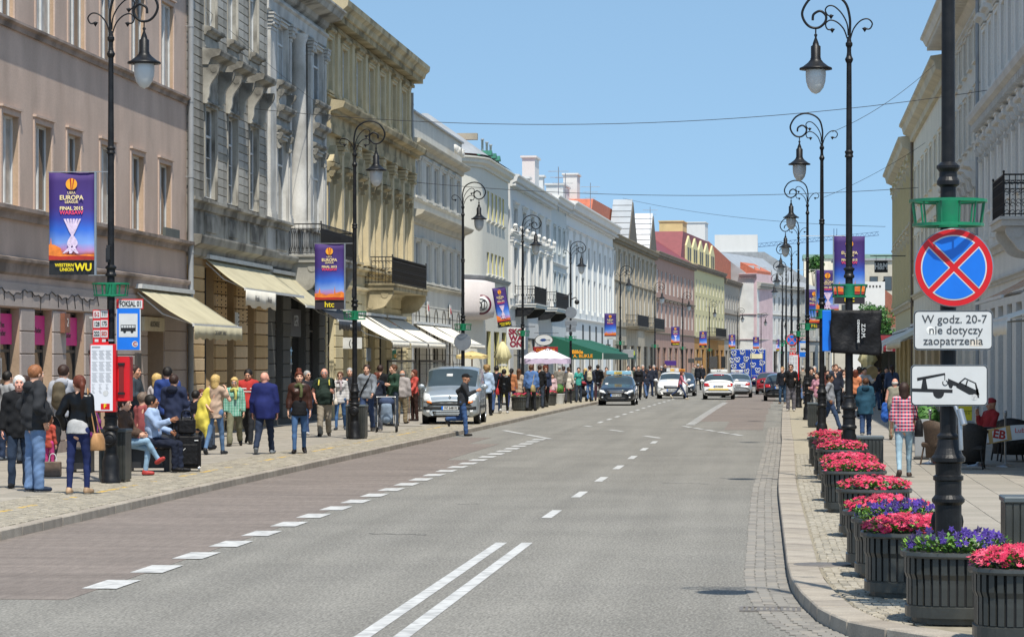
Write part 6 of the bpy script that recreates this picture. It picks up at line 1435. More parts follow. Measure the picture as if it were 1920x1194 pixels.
def stanchion(px, s, lab):
 r = thing('stanchion', lab, 'post', tuple(W(px, s)), 0, 'chrome cafe barrier posts'); MB().lathe([(.17,0),(.17,.015),(.05,.04),(.022,.06)], seg=18).build('foot', M_steel, r); MB().lathe([(.022,.06),(.022,.95),(.035,.96),(.035,1.0)], seg=10).build('pole', M_steel, r); MB().sphere((0,0,1.03), .035, 8, 6).build('knob', M_steel, r)
stanchion(1744, 96, 'chrome barrier post left of the nearest right post'); stanchion(1885, 99, 'chrome barrier post at the advertising banner'); stanchion(1831, 92, 'chrome barrier post behind the wicker chairs'); stanchion(1751, 84, 'chrome barrier post by the grey board')
r = thing('barrier_banner', 'white advertising cloth with a red EB badge hung between chrome posts', 'banner', tuple(W(1847, 100))); K2 = 1/100.
b = MB(); P = [(0,.49),(.0,.18),(.75,.22),(1.4,.3),(1.4,.56),(.55,.52)]; z0 = 2-(HOR*0+873-HOR)/100.
Zb = lambda py: 2-(py-HOR)/100.
b = MB(); b.prism([(-.06, Zb(806)), (-.02, Zb(831)), (.6, Zb(824)), (1.2, Zb(818)), (1.2, Zb(792)), (.5, Zb(797))], -.01, .01, 'y'); b.build('cloth', M_white, r); b = MB(); b.prism([(.04, Zb(805)), (.08, Zb(832)), (.5, Zb(824)), (.46, Zb(797))], -.018, -.011, 'y'); b.build('badge', mat('brass_badge', S('#a98a55'), .4, .4), r)
b = MB(); b.prism([(.13, Zb(808)), (.15, Zb(829)), (.41, Zb(823)), (.38, Zb(800))], -.022, -.0181, 'y'); b.build('badge_face', M_white, r); text('EB', .22, M_redp, r, (.26, -.024, Zb(814.5)), (math.pi/2, .16, 0), bold=.008); text('Lubi Warszawa', .13, M_red, r, (.95, -.02, Zb(805)), (math.pi/2, -.05, 0))
r = thing('menu_stand', 'grey upright board at the edge of the cafe', 'board', tuple(W(1715, 92))); MB().bbox(0, .33, -.02, .02, .06, .82, .01).build('panel', M_zinc, r); MB().box(-.02, .36, -.12, .12, 0, .05).build('foot', M_bench, r)
r = thing('price_board', 'small yellow board with black writing behind the nearest right post', 'board', tuple(W(1797, 84))); MB().bbox(0, .3, -.015, .015, .68, 1.02, .005).build('panel', mat('yellow_board', S('#e0cf2c'), .6), r); text('ZAPRASZAMY\nOD 24 ZŁ', .05, M_black, r, (.15, -.018, .86)); MB().box(.13, .17, -.02, .02, 0, .68).build('leg', M_rail, r)
# ---------------------------------------------------------------- vehicles
from mathutils.bvhtree import BVHTree
def paint(name, col, metal=.3, rough=.28): return mat(name, col, rough, metal, .04, 2, spec=.6, coat=.6)
M_tyre = mat('black_tyre', (.018,.018,.018), .8, 0, .2, 8); M_trim = mat('black_plastic_trim', (.02,.021,.022), .55, 0, .15, 8)
M_cgl = glassmat('car_glass', (.035,.05,.055), .03); M_head = mat('headlamp_glass', (.72,.74,.74), .06, .1, .25, 18, spec=.9); M_tail = mat('red_tail_lamp', S('#a81412'), .15, 0, .1, 6, spec=.8); M_chr = mat('chrome', (.7,.7,.7), .12, 1, .05, 4); M_amb = mat('amber_lamp', S('#e07818'), .2, 0, .1, 6)
def smoothed(me, lv=2):
 o = bpy.data.objects.new('tmp', me); COL.objects.link(o); m = o.modifiers.new('s', 'SUBSURF'); m.levels = lv; m.render_levels = lv
 dg = bpy.context.evaluated_depsgraph_get(); r = bpy.data.meshes.new_from_object(o.evaluated_get(dg)); bpy.data.objects.remove(o); return r
def split_mat(me, k):
 """the faces of one material (or one predicate) as a mesh of their own"""
 vs = [v.co[:] for v in me.vertices]; f = [p for p in me.polygons if k(p)]
 idx = sorted({i for p in f for i in p.vertices}); mp = {a: i for i, a in enumerate(idx)}; b = MB(); b.v = [vs[i] for i in idx]
 for p in f: b.f.append([mp[i] for i in p.vertices]); b.m.append(0); b.s.append(True)
 return b
def car(nm, lab, loc, rz, L_, Wd, st, belt, pm, rear_from, wr=.31, axle=(-.3, .3), wscr=(3, 4), rscr=(6, 7), roofw=.74, plate_txt='', rim=(.45,.46,.47), crease=.28):
 r = thing(nm, lab, 'car', loc, rz); b = MB(); n = len(st); rows = []
 for (y, zb, zt, w_) in st:
  cab = zt > belt+.12
  if cab: half = [(0, zb), (w_*.82, zb), (w_, zb+.12), (w_*1.0, (zb+belt)/2+.05), (w_*.975, belt), (w_*roofw+.02, zt-.07), (w_*roofw*.62, zt-.005), (0, zt+.012)]
  else: half = [(0, zb), (w_*.82, zb), (w_, zb+.12), (w_*1.0, (zb+zt)/2+.05), (w_*.965, zt-.1), (w_*.84, zt-.025), (w_*.5, zt), (0, zt+.015)]
  rows.append([(x, y, z) for x, z in half]+[(-x, y, z) for x, z in half[-2:0:-1]])
 m = len(rows[0])
 for row in rows: b.v += row
 for i in range(n-1):
  for j in range(m):
   mi = 0
   jj = j if j < 7 else 13-j        # band index on either side
   if wscr[0] <= i < wscr[1] and jj in (5, 6): mi = 1
   elif rscr[0] <= i < rscr[1] and jj in (5, 6): mi = 2
   elif jj == 4 and wscr[0]+.5 <= i < rscr[1]: mi = 3
   elif jj in (0,): mi = 4
   b.f.append([i*m+j, i*m+(j+1) % m, (i+1)*m+(j+1) % m, (i+1)*m+j]); b.m.append(mi); b.s.append(True)
 b.f.append(list(range(m))); b.m.append(0); b.s.append(True); b.f.append([(n-1)*m+j for j in range(m)][::-1]); b.m.append(0); b.s.append(True)
 me0 = b.mesh('car', [pm]*5); cr_ = me0.attributes.new('crease_edge', 'FLOAT', 'EDGE'); cr_.data.foreach_set('value', [crease]*len(me0.edges)); me = smoothed(me0); bv = BVHTree.FromPolygons([v.co[:] for v in me.vertices], [list(p.vertices) for p in me.polygons])
 split_mat(me, lambda p: p.material_index == 0).build('body', pm, r); split_mat(me, lambda p: p.material_index == 4).build('underside', M_trim, r)
 split_mat(me, lambda p: p.material_index == 1).build('windscreen', M_cgl, r); split_mat(me, lambda p: p.material_index == 2).build('rear_window', M_cgl, r)
 for sg in (-1, 1): split_mat(me, lambda p: p.material_index == 3 and p.center.x*sg > 0).build('side_window', M_cgl, r)
 def hit(x, z, d=1):
  h = bv.ray_cast(Vector((x, -6*d, z)), Vector((0, d, 0)))[0]; return h.y if h else -d*L_/2
 def patch(nm2, mm, quad, d=1, off=.008, nx=6, nz=4, par=None, mirror=False):
  """a piece laid on the front (d=1) or rear (d=-1); quad = four (x,z) corners"""
  for sg in ((1, -1) if mirror else (1,)):
   q = MB(); A_, B_, C_, D_ = [Vector((p[0]*sg, p[1])) for p in quad]
   for j in range(nz+1):
    for i in range(nx+1):
     p = A_.lerp(B_, i/nx).lerp(D_.lerp(C_, i/nx), j/nz); q.v.append((p.x, hit(p.x, p.y, d)-off*d, p.y))
   for j in range(nz):
    for i in range(nx): a = j*(nx+1)+i; q.f.append([a, a+1, a+nx+2, a+nx+1]); q.m.append(0); q.s.append(True)
   o = q.build(nm2, mm, par or r); o.modifiers.new('s', 'SOLIDIFY').thickness = .01
  return o
 for sg in (-1, 1):
  for ay in axle:
   y = ay*L_
   t = MB(); x0 = Wd/2-.2; t.lathe([(wr*.62, 0), (wr*.95, 0), (wr, .03), (wr, .17), (wr*.95, .2), (wr*.66, .205)], (0, 0, 0), 24, axis='x', smooth=False); wo = t.build('wheel', M_tyre, r, (x0 if sg > 0 else -x0, y, wr), (0, 0, 0 if sg > 0 else math.pi))
   q = MB(); q.lathe([(wr*.66, .19), (wr*.6, .2), (wr*.58, .15), (.06, .16), (.06, .19), (0, .19)], seg=20, axis='x', smooth=False)
   for k in range(5): a = k*1.2566; q.M = Matrix.Rotation(a, 4, 'X'); q.box(.165, .195, -.03, .03, .04, wr*.6)
   q.build('rim', mat('alloy_rim', rim, .3, .7, .1, 5), wo)
   a = MB(); a.lathe([(wr*1.02, -.02), (wr*1.2, -.02), (wr*1.2, .012), (wr*1.02, .012)], seg=24, axis='x', smooth=False); a.build('wheel_arch', M_trim, r, ((Wd/2-.012)*sg, y, wr+.01), (0, 0, 0 if sg > 0 else math.pi))
  q = MB(); my = st[3][0]+.35; q.sphere((sg*(Wd/2+.1), my, belt+.08), .12, 10, 6, sc=(1, .5, .75)); q.box(min(sg*(Wd/2-.05), sg*(Wd/2+.06)), max(sg*(Wd/2-.05), sg*(Wd/2+.06)), my-.02, my+.02, belt+.0, belt+.05); q.build('mirror', pm, r)
 return r, patch, hit
def plate_on(r, hit, x, z, txt, d=1, w_=.52, h=.115):
 y = hit(x, z, d)-.03*d; a, c = sorted((y-.006, y+.006)); o = MB().box(x-w_/2, x+w_/2, a, c, z-h/2, z+h/2).build('number_plate', M_white, r); MB().box(x-w_/2*d-(0 if d > 0 else .05), x-w_/2*d+(.05 if d > 0 else 0), a-.002, c+.002, z-h/2, z+h/2).build('blue_band', M_blue, o)
 text(txt, h*.95, M_black, o, (x+.03*d, y-.009*d, z), (math.pi/2, 0, 0 if d > 0 else math.pi), bold=.002, sx=.9)
def roof_sign(r, y, z, w_, h, m, txt='TAXI', tm=None, dep=.12, m2=None):
 o = MB().bbox(-w_/2, w_/2, y-dep/2, y+dep/2, z, z+h, .02).build('roof_sign', m, r)
 if m2: MB().bbox(-w_*.18, w_*.14, y-dep/2-.005, y+dep/2+.005, z+.02, z+h-.02, .004).build('sign_panel', m2, o)
 text(txt, h*.75, tm or M_black, o, (0, y-dep/2-.008, z+h/2)); text(txt, h*.75, tm or M_black, o, (0, y+dep/2+.008, z+h/2), (math.pi/2, 0, math.pi))
# silver van
p = W(839, 59.2); px_ = paint('silver_blue_paint', (.42,.47,.5), .55, .3)
r, pa, hit = car('parked_van', 'silver blue high roofed van parked on the left pavement, its front to us', (p.x, p.y+2.1, 0), .035, 4.2, 1.83,
 [(-2.12,.28,.72,.70),(-2.06,.24,.92,.86),(-1.82,.22,1.05,.915),(-1.18,.22,1.2,.915),(-.55,.22,1.77,.915),(-.1,.22,1.83,.915),(1.3,.22,1.84,.915),(2.0,.22,1.78,.9),(2.1,.3,1.1,.86)], 1.1, px_, 0, .32, (-.315,.325), (3,4), (6,7), .86, crease=.5)
pa('headlight', M_head, [(.55,.68),(.86,.74),(.84,1.0),(.66,.96)], mirror=True); pa('indicator', M_amb, [(.56,.66),(.72,.68),(.74,.74),(.6,.73)], off=.014, mirror=True, nx=3, nz=2)
pa('upper_grille', M_trim, [(-.6,.6),(.6,.6),(.62,.67),(-.62,.67)], off=.01, nx=12); pa('bumper_strip', M_trim, [(-.84,.47),(.84,.47),(.84,.57),(-.84,.57)], off=.012, nx=14)
pa('lower_grille', M_trim, [(-.5,.27),(.5,.27),(.55,.42),(-.55,.42)], off=.012, nx=10)
for z in (.3, .35, .4): pa('grille_bar', px_, [(-.5,z),(.5,z),(.52,z+.02),(-.52,z+.02)], off=.022, nx=10, nz=1)
pa('fog_lamp', M_head, [(.64,.36),(.74,.36),(.74,.45),(.64,.45)], off=.014, mirror=True, nx=3, nz=2)
b = MB(); y = hit(0, .86)-.02; b.add([(0,y,.93),(.05,y,.86),(0,y,.79),(-.05,y,.86)], [(0,3,2,1)]); b.add([(0,y-.004,.9),(.025,y-.004,.86),(0,y-.004,.82),(-.025,y-.004,.86)], [(0,3,2,1)], 1); b.build('diamond_badge', [M_chr, px_], r)
plate_on(r, hit, 0, .52, 'WI 6481R'); MB().tube([(0,-.5,1.8),(0,-.62,2.0)], .008, 4).build('aerial', M_rail, r)
b = MB(); b.box(-.925, -.915, -1.1, 1.7, .5, .58); b.box(.915, .925, -1.1, 1.7, .5, .58); b.build('side_strip', M_trim, r)
for sg in (-1, 1):
 for y in (-.95, .1, 1.2): MB().box(min(sg*.912, sg*.921), max(sg*.912, sg*.921), y, y+.012, .35, 1.1).build('door_gap', M_trim, r)
pa('sheet_on_glass', M_white, [(-.2,1.52),(.0,1.52),(.0,1.6),(-.2,1.6)], off=.01, nx=3, nz=2)
def sedan(nm, lab, px, s, d, col, L_=4.55, Wd=1.76, H=1.45, txt='WW 6190J', hatch=False, head=True, rim=(.45,.46,.47), dark_lower=False, X=None):
 p = W(px, s, -.12); pm = paint(*col); k = H/1.45
 if hatch: st = [(-L_/2,.26,.62,.66),(-L_/2+.08,.2,.8,.8),(-L_/2+.35,.19,.95*k,Wd/2),(-L_/2+.95,.19,1.03*k,Wd/2),(-.25*L_/4,.19,1.4*k,Wd/2),(.1,.19,1.46*k,Wd/2),(L_/2-.7,.19,1.42*k,Wd/2),(L_/2-.25,.19,1.06*k,Wd/2*.97),(L_/2-.06,.22,.85,Wd/2*.93),(L_/2,.3,.6,Wd/2*.85)]
 else: st = [(-L_/2,.24,.56,.64),(-L_/2+.1,.19,.72,.8),(-L_/2+.42,.18,.86,Wd/2),(-L_/2+1.25,.18,.98,Wd/2),(-L_/2+2.0,.18,1.38*k,Wd/2),(.15,.18,1.44*k,Wd/2),(L_/2-1.35,.18,1.38*k,Wd/2),(L_/2-.6,.18,1.04,Wd/2*.98),(L_/2-.12,.2,.98,Wd/2*.94),(L_/2,.3,.6,Wd/2*.86)]
 r, pa, hit = car(nm, lab, (p.x, p.y+L_/2, -.12), 0 if d > 0 else math.pi, L_, Wd, st, .93*k, pm, 0, .31, (-.3,.29), (3,4), (6,7), .76, rim=rim)
 w2 = Wd/2
 pa('headlight', M_head, [(w2*.55,.58),(w2*.94,.64),(w2*.92,.76),(w2*.68,.72)], mirror=True); pa('upper_grille', M_trim, [(-.38,.58),(.38,.58),(.46,.72),(-.46,.72)], off=.01, nx=8)
 pa('chrome_bar', M_chr, [(-.42,.72),(.42,.72),(.43,.74),(-.43,.74)], off=.018, nx=8, nz=1); pa('chrome_bar', M_chr, [(-.38,.645),(.38,.645),(.38,.66),(-.38,.66)], off=.02, nx=8, nz=1)
 pa('lower_grille', M_trim, [(-.45,.27),(.45,.27),(.5,.38),(-.5,.38)], off=.01, nx=8); pa('fog_lamp', M_head, [(w2*.7,.36),(w2*.79,.36),(w2*.79,.42),(w2*.7,.42)], off=.014, nx=2, nz=2, mirror=True)
 pa('tail_light', M_tail, [(w2*.55,.72*k),(w2*.9,.72*k),(w2*.92,.9*k),(w2*.62,.88*k)], -1, mirror=True); pa('rear_bumper_strip', M_trim, [(-w2*.85,.28),(w2*.85,.28),(w2*.85,.4),(-w2*.85,.4)], -1, off=.01, nx=12)
 pa('boot_gap', M_trim, [(-w2*.6,.94*k),(w2*.6,.94*k),(w2*.6,.95*k),(-w2*.6,.95*k)], -1, nx=8, nz=1)
 if d > 0: plate_on(r, hit, 0, .49, txt)
 else: plate_on(r, hit, 0, .72*k, txt, -1)
 return r, pa, hit
M_tb = mat('pale_blue_roof_sign', S('#8fc3dc'), .3, 0, .03, 3); M_ty = mat('yellow_roof_sign', S('#e3c86a'), .4, 0, .05, 3)
r, pa, hit = sedan('dark_taxi', 'dark charcoal taxi with a long pale blue roof sign driving towards us', 1155, 39.2, 1, ('charcoal_paint', (.022,.025,.03), .4, .22)); roof_sign(r, .1, 1.47, 1.2, .17, M_tb, 'TAXI', M_black, m2=M_ty)
pa('permit', M_white, [(-.6,1.0),(-.45,1.0),(-.45,1.08),(-.6,1.08)], nx=2, nz=2)
wp_ = ('clean_white_paint', (.72,.72,.7), 0, .25)
r, pa, hit = sedan('white_taxi', 'small white taxi with a cream roof sign facing us behind the crossing woman', 1259, 33.3, 1, wp_, 3.8, 1.68, 1.5, 'WX 31425', True); roof_sign(r, .0, 1.52, .7, .2, M_white, 'TAXI', M_redp, m2=M_ty)
r, pa, hit = sedan('dark_taxi', 'dark car with an orange roof sign mostly hidden behind the small white taxi', 1276, 31.0, 1, ('dark_blue_grey_paint', (.03,.035,.042), .4, .25), 4.5, 1.76, 1.45, 'WY 5512C'); roof_sign(r, .1, 1.47, .4, .17, mat('orange_roof_sign', S('#e09030'), .4), 'TAXI')
r, pa, hit = sedan('white_taxi', 'white taxi seen from behind with a yellow stripe under its number plate', 1347, 34, -1, ('clean_white_paint', (0,0,0)), 4.4, 1.74, 1.47, 'WF 904AM', True); roof_sign(r, .1, 1.5, .95, .16, M_white, '9191', M_black)
pa('yellow_stripe', M_ty, [(-.55,.52),(.55,.52),(.55,.62),(-.55,.62)], -1, off=.014, nx=10); pa('brake_light', M_tail, [(-.3,1.34),(.3,1.34),(.28,1.38),(-.28,1.38)], -1, off=.01, nx=4, nz=1)
r, pa, hit = sedan('silver_taxi', 'silver saloon taxi seen from behind, half hidden by the white one', 1381, 32.3, -1, ('silver_paint', (.42,.43,.43), .6, .28), 4.7, 1.78, 1.45, 'WE 2208K'); roof_sign(r, .1, 1.47, .7, .14, M_white, 'TAXI', M_redp)
r, pa, hit = sedan('dark_car', 'black estate car parked at the right kerb seen from behind', 1462, 35.4, -1, ('black_paint', (.012,.012,.014), .2, .2), 4.4, 1.7, 1.45, 'WA 71126', True)
r, pa, hit = sedan('red_car', 'red car partly visible between the truck and the black car', 1441, 29.5, -1, ('red_paint', S('#8c1418'), .2, .25), 4.0, 1.65, 1.42, 'WT 3390H', True)
# delivery truck
p = W(1403, 28.2, -.12); r = thing('delivery_truck', 'blue box truck covered in white pretzel shapes seen from behind', 'truck', tuple(p))
M_tbl = mat('royal_blue_truck_panel', S('#123c9c'), .4, 0, .04, 3); Wt, H0, H1 = 2.36, .95, 2.93
MB().bbox(-Wt/2, Wt/2, .02, 5.5, H0, H1, .04).build('cargo_box', mat('grey_truck_side', S('#8c8f92'), .5), r)
for sg in (-1, 1): o = MB().bbox(min(.01*sg, (Wt/2-.05)*sg), max(.01*sg, (Wt/2-.05)*sg), -.02, .015, H0+.05, H1-.05, .01).build('rear_door', M_tbl, r)
b = MB(); [b.box(x-.02, x+.02, -.06, -.02, H0+.1, H1-.1) for x in (-.2, .2, -.95, .95)]; explode(b, 'lock_bar', M_steel, r)
def pretz():
 b = MB(); P = [(-.02,-.11),(.1,-.02),(.17,.08),(.12,.16),(.03,.13),(0,.03),(-.03,.13),(-.12,.16),(-.17,.08),(-.1,-.02),(.02,-.11)]; pts = crv([(x, 0, z) for x, z in P], 4); b.M = Matrix.Diagonal((1, .25, 1, 1)); b.tube(pts, .026, 6); b.tube(crv([(.02,0,-.11),(-.04,0,-.15),(-.11,0,-.12),(-.1,0,-.05)], 4), .022, 6); b.tube(crv([(-.02,0,-.11),(.04,0,-.15),(.11,0,-.12),(.1,0,-.05)], 4), .022, 6); return b.mesh('pretzel_print', M_white)
pm_ = pretz()
for i, (x, z) in enumerate(((-.95,2.62),(-.4,2.72),(.3,2.74),(.85,2.78),(-.72,2.2),(-1.08,2.15),(-.15,2.25),(.3,1.85),(.9,1.98),(-.95,1.75),(-.38,1.8),(-.1,1.42),(.62,1.5),(-.75,1.32))): link('pretzel_print', pm_, r, (x, -.035, z), (0, random.uniform(-.5, .5), 0))
MB().bbox(.12, .98, -.05, -.022, 2.28, 2.6, .02).build('cream_panel', mat('cream_panel', S('#ddd3ac'), .6), r); text('precelki.com', .14, M_white, r, (.58, -.03, 1.18))
b = MB(); b.box(-Wt/2, Wt/2, -.05, .1, .42, .56); b.box(-1.0, -.7, .0, .6, .3, .9); b.box(.7, 1.0, .0, .6, .3, .9); b.build('under_run_bar', M_trim, r)
for sg in (-1, 1):
 MB().bbox(sg*.9-.16, sg*.9+.16, -.09, -.05, .6, .75, .01).build('tail_light', M_tail, r)
 for y in (1.2, 4.9): MB().lathe([(0,0),(.42,0),(.42,.24),(0,.24)], seg=24, axis='x', smooth=False).build('wheel', M_tyre, r, (sg*1.0-.12, y, .42))
MB().bbox(-1.05, 1.05, 5.6, 7.2, .5, 2.5, .1).build('cab', M_tbl, r)
# ---------------------------------------------------------------- people: one smooth surface per body, grown from a posed skeleton
def surfnet(F, org, h):
 s = F < 0; n = np.array(F.shape); c = np.zeros(n-1, int)
 for i in (0,1):
  for j in (0,1):
   for k in (0,1): c += s[i:n[0]-1+i, j:n[1]-1+j, k:n[2]-1+k]
 act = (c > 0) & (c < 8); idx = -np.ones(n-1, int); N = act.sum(); idx[act] = np.arange(N)
 I = np.argwhere(act); pos = np.zeros((N, 3)); cnt = np.zeros(N)
 for ax in range(3):
  o1, o2 = [a for a in range(3) if a != ax]
  for p in (0,1):
   for q in (0,1):
    a = I.copy(); a[:, o1] += p; a[:, o2] += q; b = a.copy(); b[:, ax] += 1
    fa, fb = F[tuple(a.T)], F[tuple(b.T)]; m = (fa < 0) != (fb < 0); t = np.where(m, fa/np.where(m, fa-fb, 1), 0)
    w_ = a.astype(float); w_[:, ax] += t; pos += w_*m[:, None]; cnt += m
 pos = pos/cnt[:, None]*h+org; faces = []
 for ax in range(3):
  o1, o2 = (ax+1) % 3, (ax+2) % 3; sl = [slice(None)]*3; sl[ax] = slice(0, n[ax]-1); A_ = s[tuple(sl)]; sl2 = [slice(None)]*3; sl2[ax] = slice(1, n[ax]); B_ = s[tuple(sl2)]
  E = np.argwhere(A_ != B_); E = E[(E[:, o1] > 0) & (E[:, o2] > 0) & (E[:, o1] < n[o1]-1) & (E[:, o2] < n[o2]-1)]
  if not len(E): continue
  fl = A_[tuple(E.T)]; q = []
  for d1, d2 in ((-1,-1), (0,-1), (0,0), (-1,0)): e = E.copy(); e[:, o1] += d1; e[:, o2] += d2; q.append(idx[tuple(e.T)])
  q = np.stack(q, 1); q[~fl] = q[~fl][:, ::-1]; faces.append(q)
 return pos, np.concatenate(faces) if faces else np.zeros((0, 4), int)
def cap(a, b, ra, rb=None, sy=1.0, cut=False, k=.025): return ('c', np.array(a, float), np.array(b, float), ra, ra if rb is None else rb, sy, cut, k)
def ell(c, r, k=.02): return ('e', np.array(c, float), np.array(r, float), k)
def mesh_sdf(prims, h, planes=(), name='body', fold=0.0, ff=(9, 9, 30), sub=()):
 lo = np.full(3, 9.); hi = np.full(3, -9.)
 for p in prims:
  if p[0] == 'c': m = max(p[3], p[4])+.02; lo = np.minimum(lo, np.minimum(p[1], p[2])-m); hi = np.maximum(hi, np.maximum(p[1], p[2])+m)
  else: lo = np.minimum(lo, p[1]-p[2]-.02); hi = np.maximum(hi, p[1]+p[2]+.02)
 lo -= 2*h; hi += 2*h; n = np.ceil((hi-lo)/h).astype(int)+1; ax = [lo[i]+h*np.arange(n[i]) for i in range(3)]; F = np.full(n, 1.0)
 def ev(p, sgn=1):
  if p[0] == 'c': m = max(p[3], p[4])+.05; a, b = np.minimum(p[1], p[2])-m, np.maximum(p[1], p[2])+m
  else: m = .05; a, b = p[1]-p[2]-m, p[1]+p[2]+m
  i0 = np.clip(np.floor((a-lo)/h).astype(int), 0, n-1); i1 = np.clip(np.ceil((b-lo)/h).astype(int)+1, 1, n); sl = tuple(slice(x, y) for x, y in zip(i0, i1))
  X, Y, Z = np.meshgrid(ax[0][sl[0]], ax[1][sl[1]], ax[2][sl[2]], indexing='ij')
  if p[0] == 'c':
   _, A_, B_, ra, rb, sy, cut, k = p; A2, B2 = A_/np.array([1, sy, 1]), B_/np.array([1, sy, 1]); d = B2-A2; L2 = max(d@d, 1e-9)
   px, py, pz = X-A2[0], Y/sy-A2[1], Z-A2[2]; t0 = (px*d[0]+py*d[1]+pz*d[2])/L2; t = np.clip(t0, 0, 1)
   D = np.sqrt((px-t*d[0])**2+(py-t*d[1])**2+(pz-t*d[2])**2)-(ra+(rb-ra)*t); D *= min(1, (1+sy)/2)
   if cut: D = np.maximum(D, (t0-1)*math.sqrt(L2))
  else:
   _, c, r, k = p; q = np.sqrt(((X-c[0])/r[0])**2+((Y-c[1])/r[1])**2+((Z-c[2])/r[2])**2); D = (q-1)*min(r)
  if sgn > 0:
   G_ = F[sl]; H_ = np.maximum(k-np.abs(G_-D), 0)/k; F[sl] = np.minimum(G_, D)-H_*H_*k*.25
  else: F[sl] = np.maximum(F[sl], -D)
 for p in prims: ev(p)
 for p in sub: ev(p, -1)
 if planes:
  X, Y, Z = np.meshgrid(*ax, indexing='ij')
  for (nx, ny, nz, d) in planes: F = np.maximum(F, nx*X+ny*Y+nz*Z-d)
 pos, f = surfnet(F, lo, h)
 if fold:
  R = np.random.default_rng(abs(hash(name)) % 9999 if False else len(pos)); dsp = np.zeros(len(pos))
  for i in range(5):
   k = R.normal(0, 1, 3)*np.array(ff); k[2] += ff[2]*.5; dsp += np.sin(pos@k+R.uniform(0, 6))
  cen = pos.mean(0)*np.array([1, 1, 0]); g = np.zeros_like(pos); v = pos[f]; nn = np.cross(v[:, 2]-v[:, 0], v[:, 3]-v[:, 1])
  for i in range(4): np.add.at(g, f[:, i], nn)
  g /= np.linalg.norm(g, axis=1)[:, None]+1e-9; pos = pos+g*(dsp*fold/2.2)[:, None]
 b = MB(); b.v = pos.tolist(); b.f = f.tolist(); b.m = [0]*len(f); b.s = [True]*len(f); return b
# head in its own space: centre of skull at origin, face towards -y
def head_mb(fem, h=.0085):
 P = [ell((0,.012,.02), (.076,.093,.092), .01), ell((0,-.02,-.035), (.058,.07,.075), .03), ell((0,-.052,-.078), (.03 if not fem else .026,.03,.025), .025), cap((0,-.087,.012), (0,-.108,-.022), .009, .015, k=.012),
  ell((0,-.09,-.055), (.023,.012,.012), .012), cap((-.03,-.082,.032), (.03,-.082,.032), .012, k=.014), ell((-.04,-.068,-.02), (.022,.02,.02), .02), ell((.04,-.068,-.02), (.022,.02,.02), .02),
  cap((0,.02,-.08), (0,.025,-.17), .05 if fem else .057, .05 if fem else .06, k=.03)]
 for s in (-1, 1): P.append(ell((s*.078,.01,-.005), (.01,.018,.03), .008))
 b = mesh_sdf(P, h, name='head', sub=[ell((s*.031,-.098,.012), (.017,.014,.01)) for s in (-1, 1)])
 for s in (-1, 1):
  b.sphere((s*.031,-.079,.012), .0125, 8, 6, 1); b.sphere((s*.031,-.0885,.012), .006, 6, 4, 2); b.box(s*.031-.017, s*.031+.017, -.098, -.086, .03, .037, 2)
 b.sphere((0,-.1,-.056), .018, 8, 4, 3, (1, .35, .35)); return b
HEADS = {f: head_mb(f) for f in (0, 1)}
def hair_mb(st, h=.011):
 back = [ell((0,.022,.028), (.088,.1,.1), .01)]; cutf = [(0,-1,-.55,.052)]
 if st == 'short': P, pl, sb = back, [(0,-1,-.62,.045), (0,0,-1,.055)], ()
 elif st == 'fringe': P, pl, sb = [ell((0,.022,.0), (.084,.092,.06), .01)], [(0,-1,-.0,.02), (0,0,-1,.06), (0,0,1,.035)], ()
 elif st == 'bob': P, pl, sb = back+[cap((0,.035,.0), (0,.04,-.12), .088, .08, .9), ell((0,-.03,.07), (.075,.06,.035))], [(0,-1,-.38,.055)], ()
 elif st == 'long': P, pl, sb = back+[cap((0,.05,.0), (0,.075,-.26), .085, .07, .6), cap((-.06,.03,.0), (-.07,.0,-.2), .035, .03), cap((.06,.03,.0), (.07,.0,-.2), .035, .03), ell((0,-.03,.07), (.07,.06,.03))], [(0,-1,-.38,.055)], ()
 elif st == 'tail': P, pl, sb = back+[cap((0,.11,.06), (0,.13,-.02), .03, .032), cap((0,.13,-.02), (.0,.12,-.25), .036, .015)], [(0,-1,-.55,.05)], ()
 elif st == 'bun': P, pl, sb = back+[ell((0,.05,.14), (.055,.055,.045)), ell((0,-.06,.07), (.065,.04,.03))], [(0,-1,-.42,.06)], ()
 elif st == 'cap': P, pl, sb = [ell((0,.005,.04), (.09,.108,.085), .005), ell((0,-.12,.045), (.065,.06,.012), .01)], [(0,0,-1,-.03)], ()
 elif st == 'curly': P, pl, sb = [ell((0,.025,.04), (.105,.115,.12), .02)]+[ell((.08*math.cos(a), .03+.08*math.sin(a), .05+.06*math.sin(a*3)), (.045,.045,.045)) for a in np.arange(0, 6.2, .7)], [(0,-1,-.45,.055)], ()
 return mesh_sdf(P, h, pl, 'hair', .0025, (70, 70, 25), sb)
HAIRS = {}
SKIN = [mat('skin_%s' % c, S(h_), .55, 0, .06, 12, spec=.35) for c, h_ in (('light', '#d3a58c'), ('warm', '#c08e72'), ('tan', '#9a6a4e'), ('pink', '#d69c88'))]
M_eyew = mat('eye_white', (.6,.58,.55), .3, 0, 0); M_eyed = mat('eye_dark', (.03,.02,.015), .4, 0, 0); M_lip = mat('lip', S('#a85a50'), .5, 0, 0)
HC = {k: mat(k+'_hair', S(v), .6, 0, .3, 40, .002, 150, spec=.4) for k, v in (('black', '#16120f'), ('dark_brown', '#33211a'), ('brown', '#56351f'), ('auburn', '#5e2c1a'), ('blond', '#c2a468'), ('dark_blond', '#8d6f44'), ('grey', '#9b9a98'), ('white', '#cfcdc8'), ('ginger', '#8c5a38'), ('grey_brown', '#6b5c50'))}
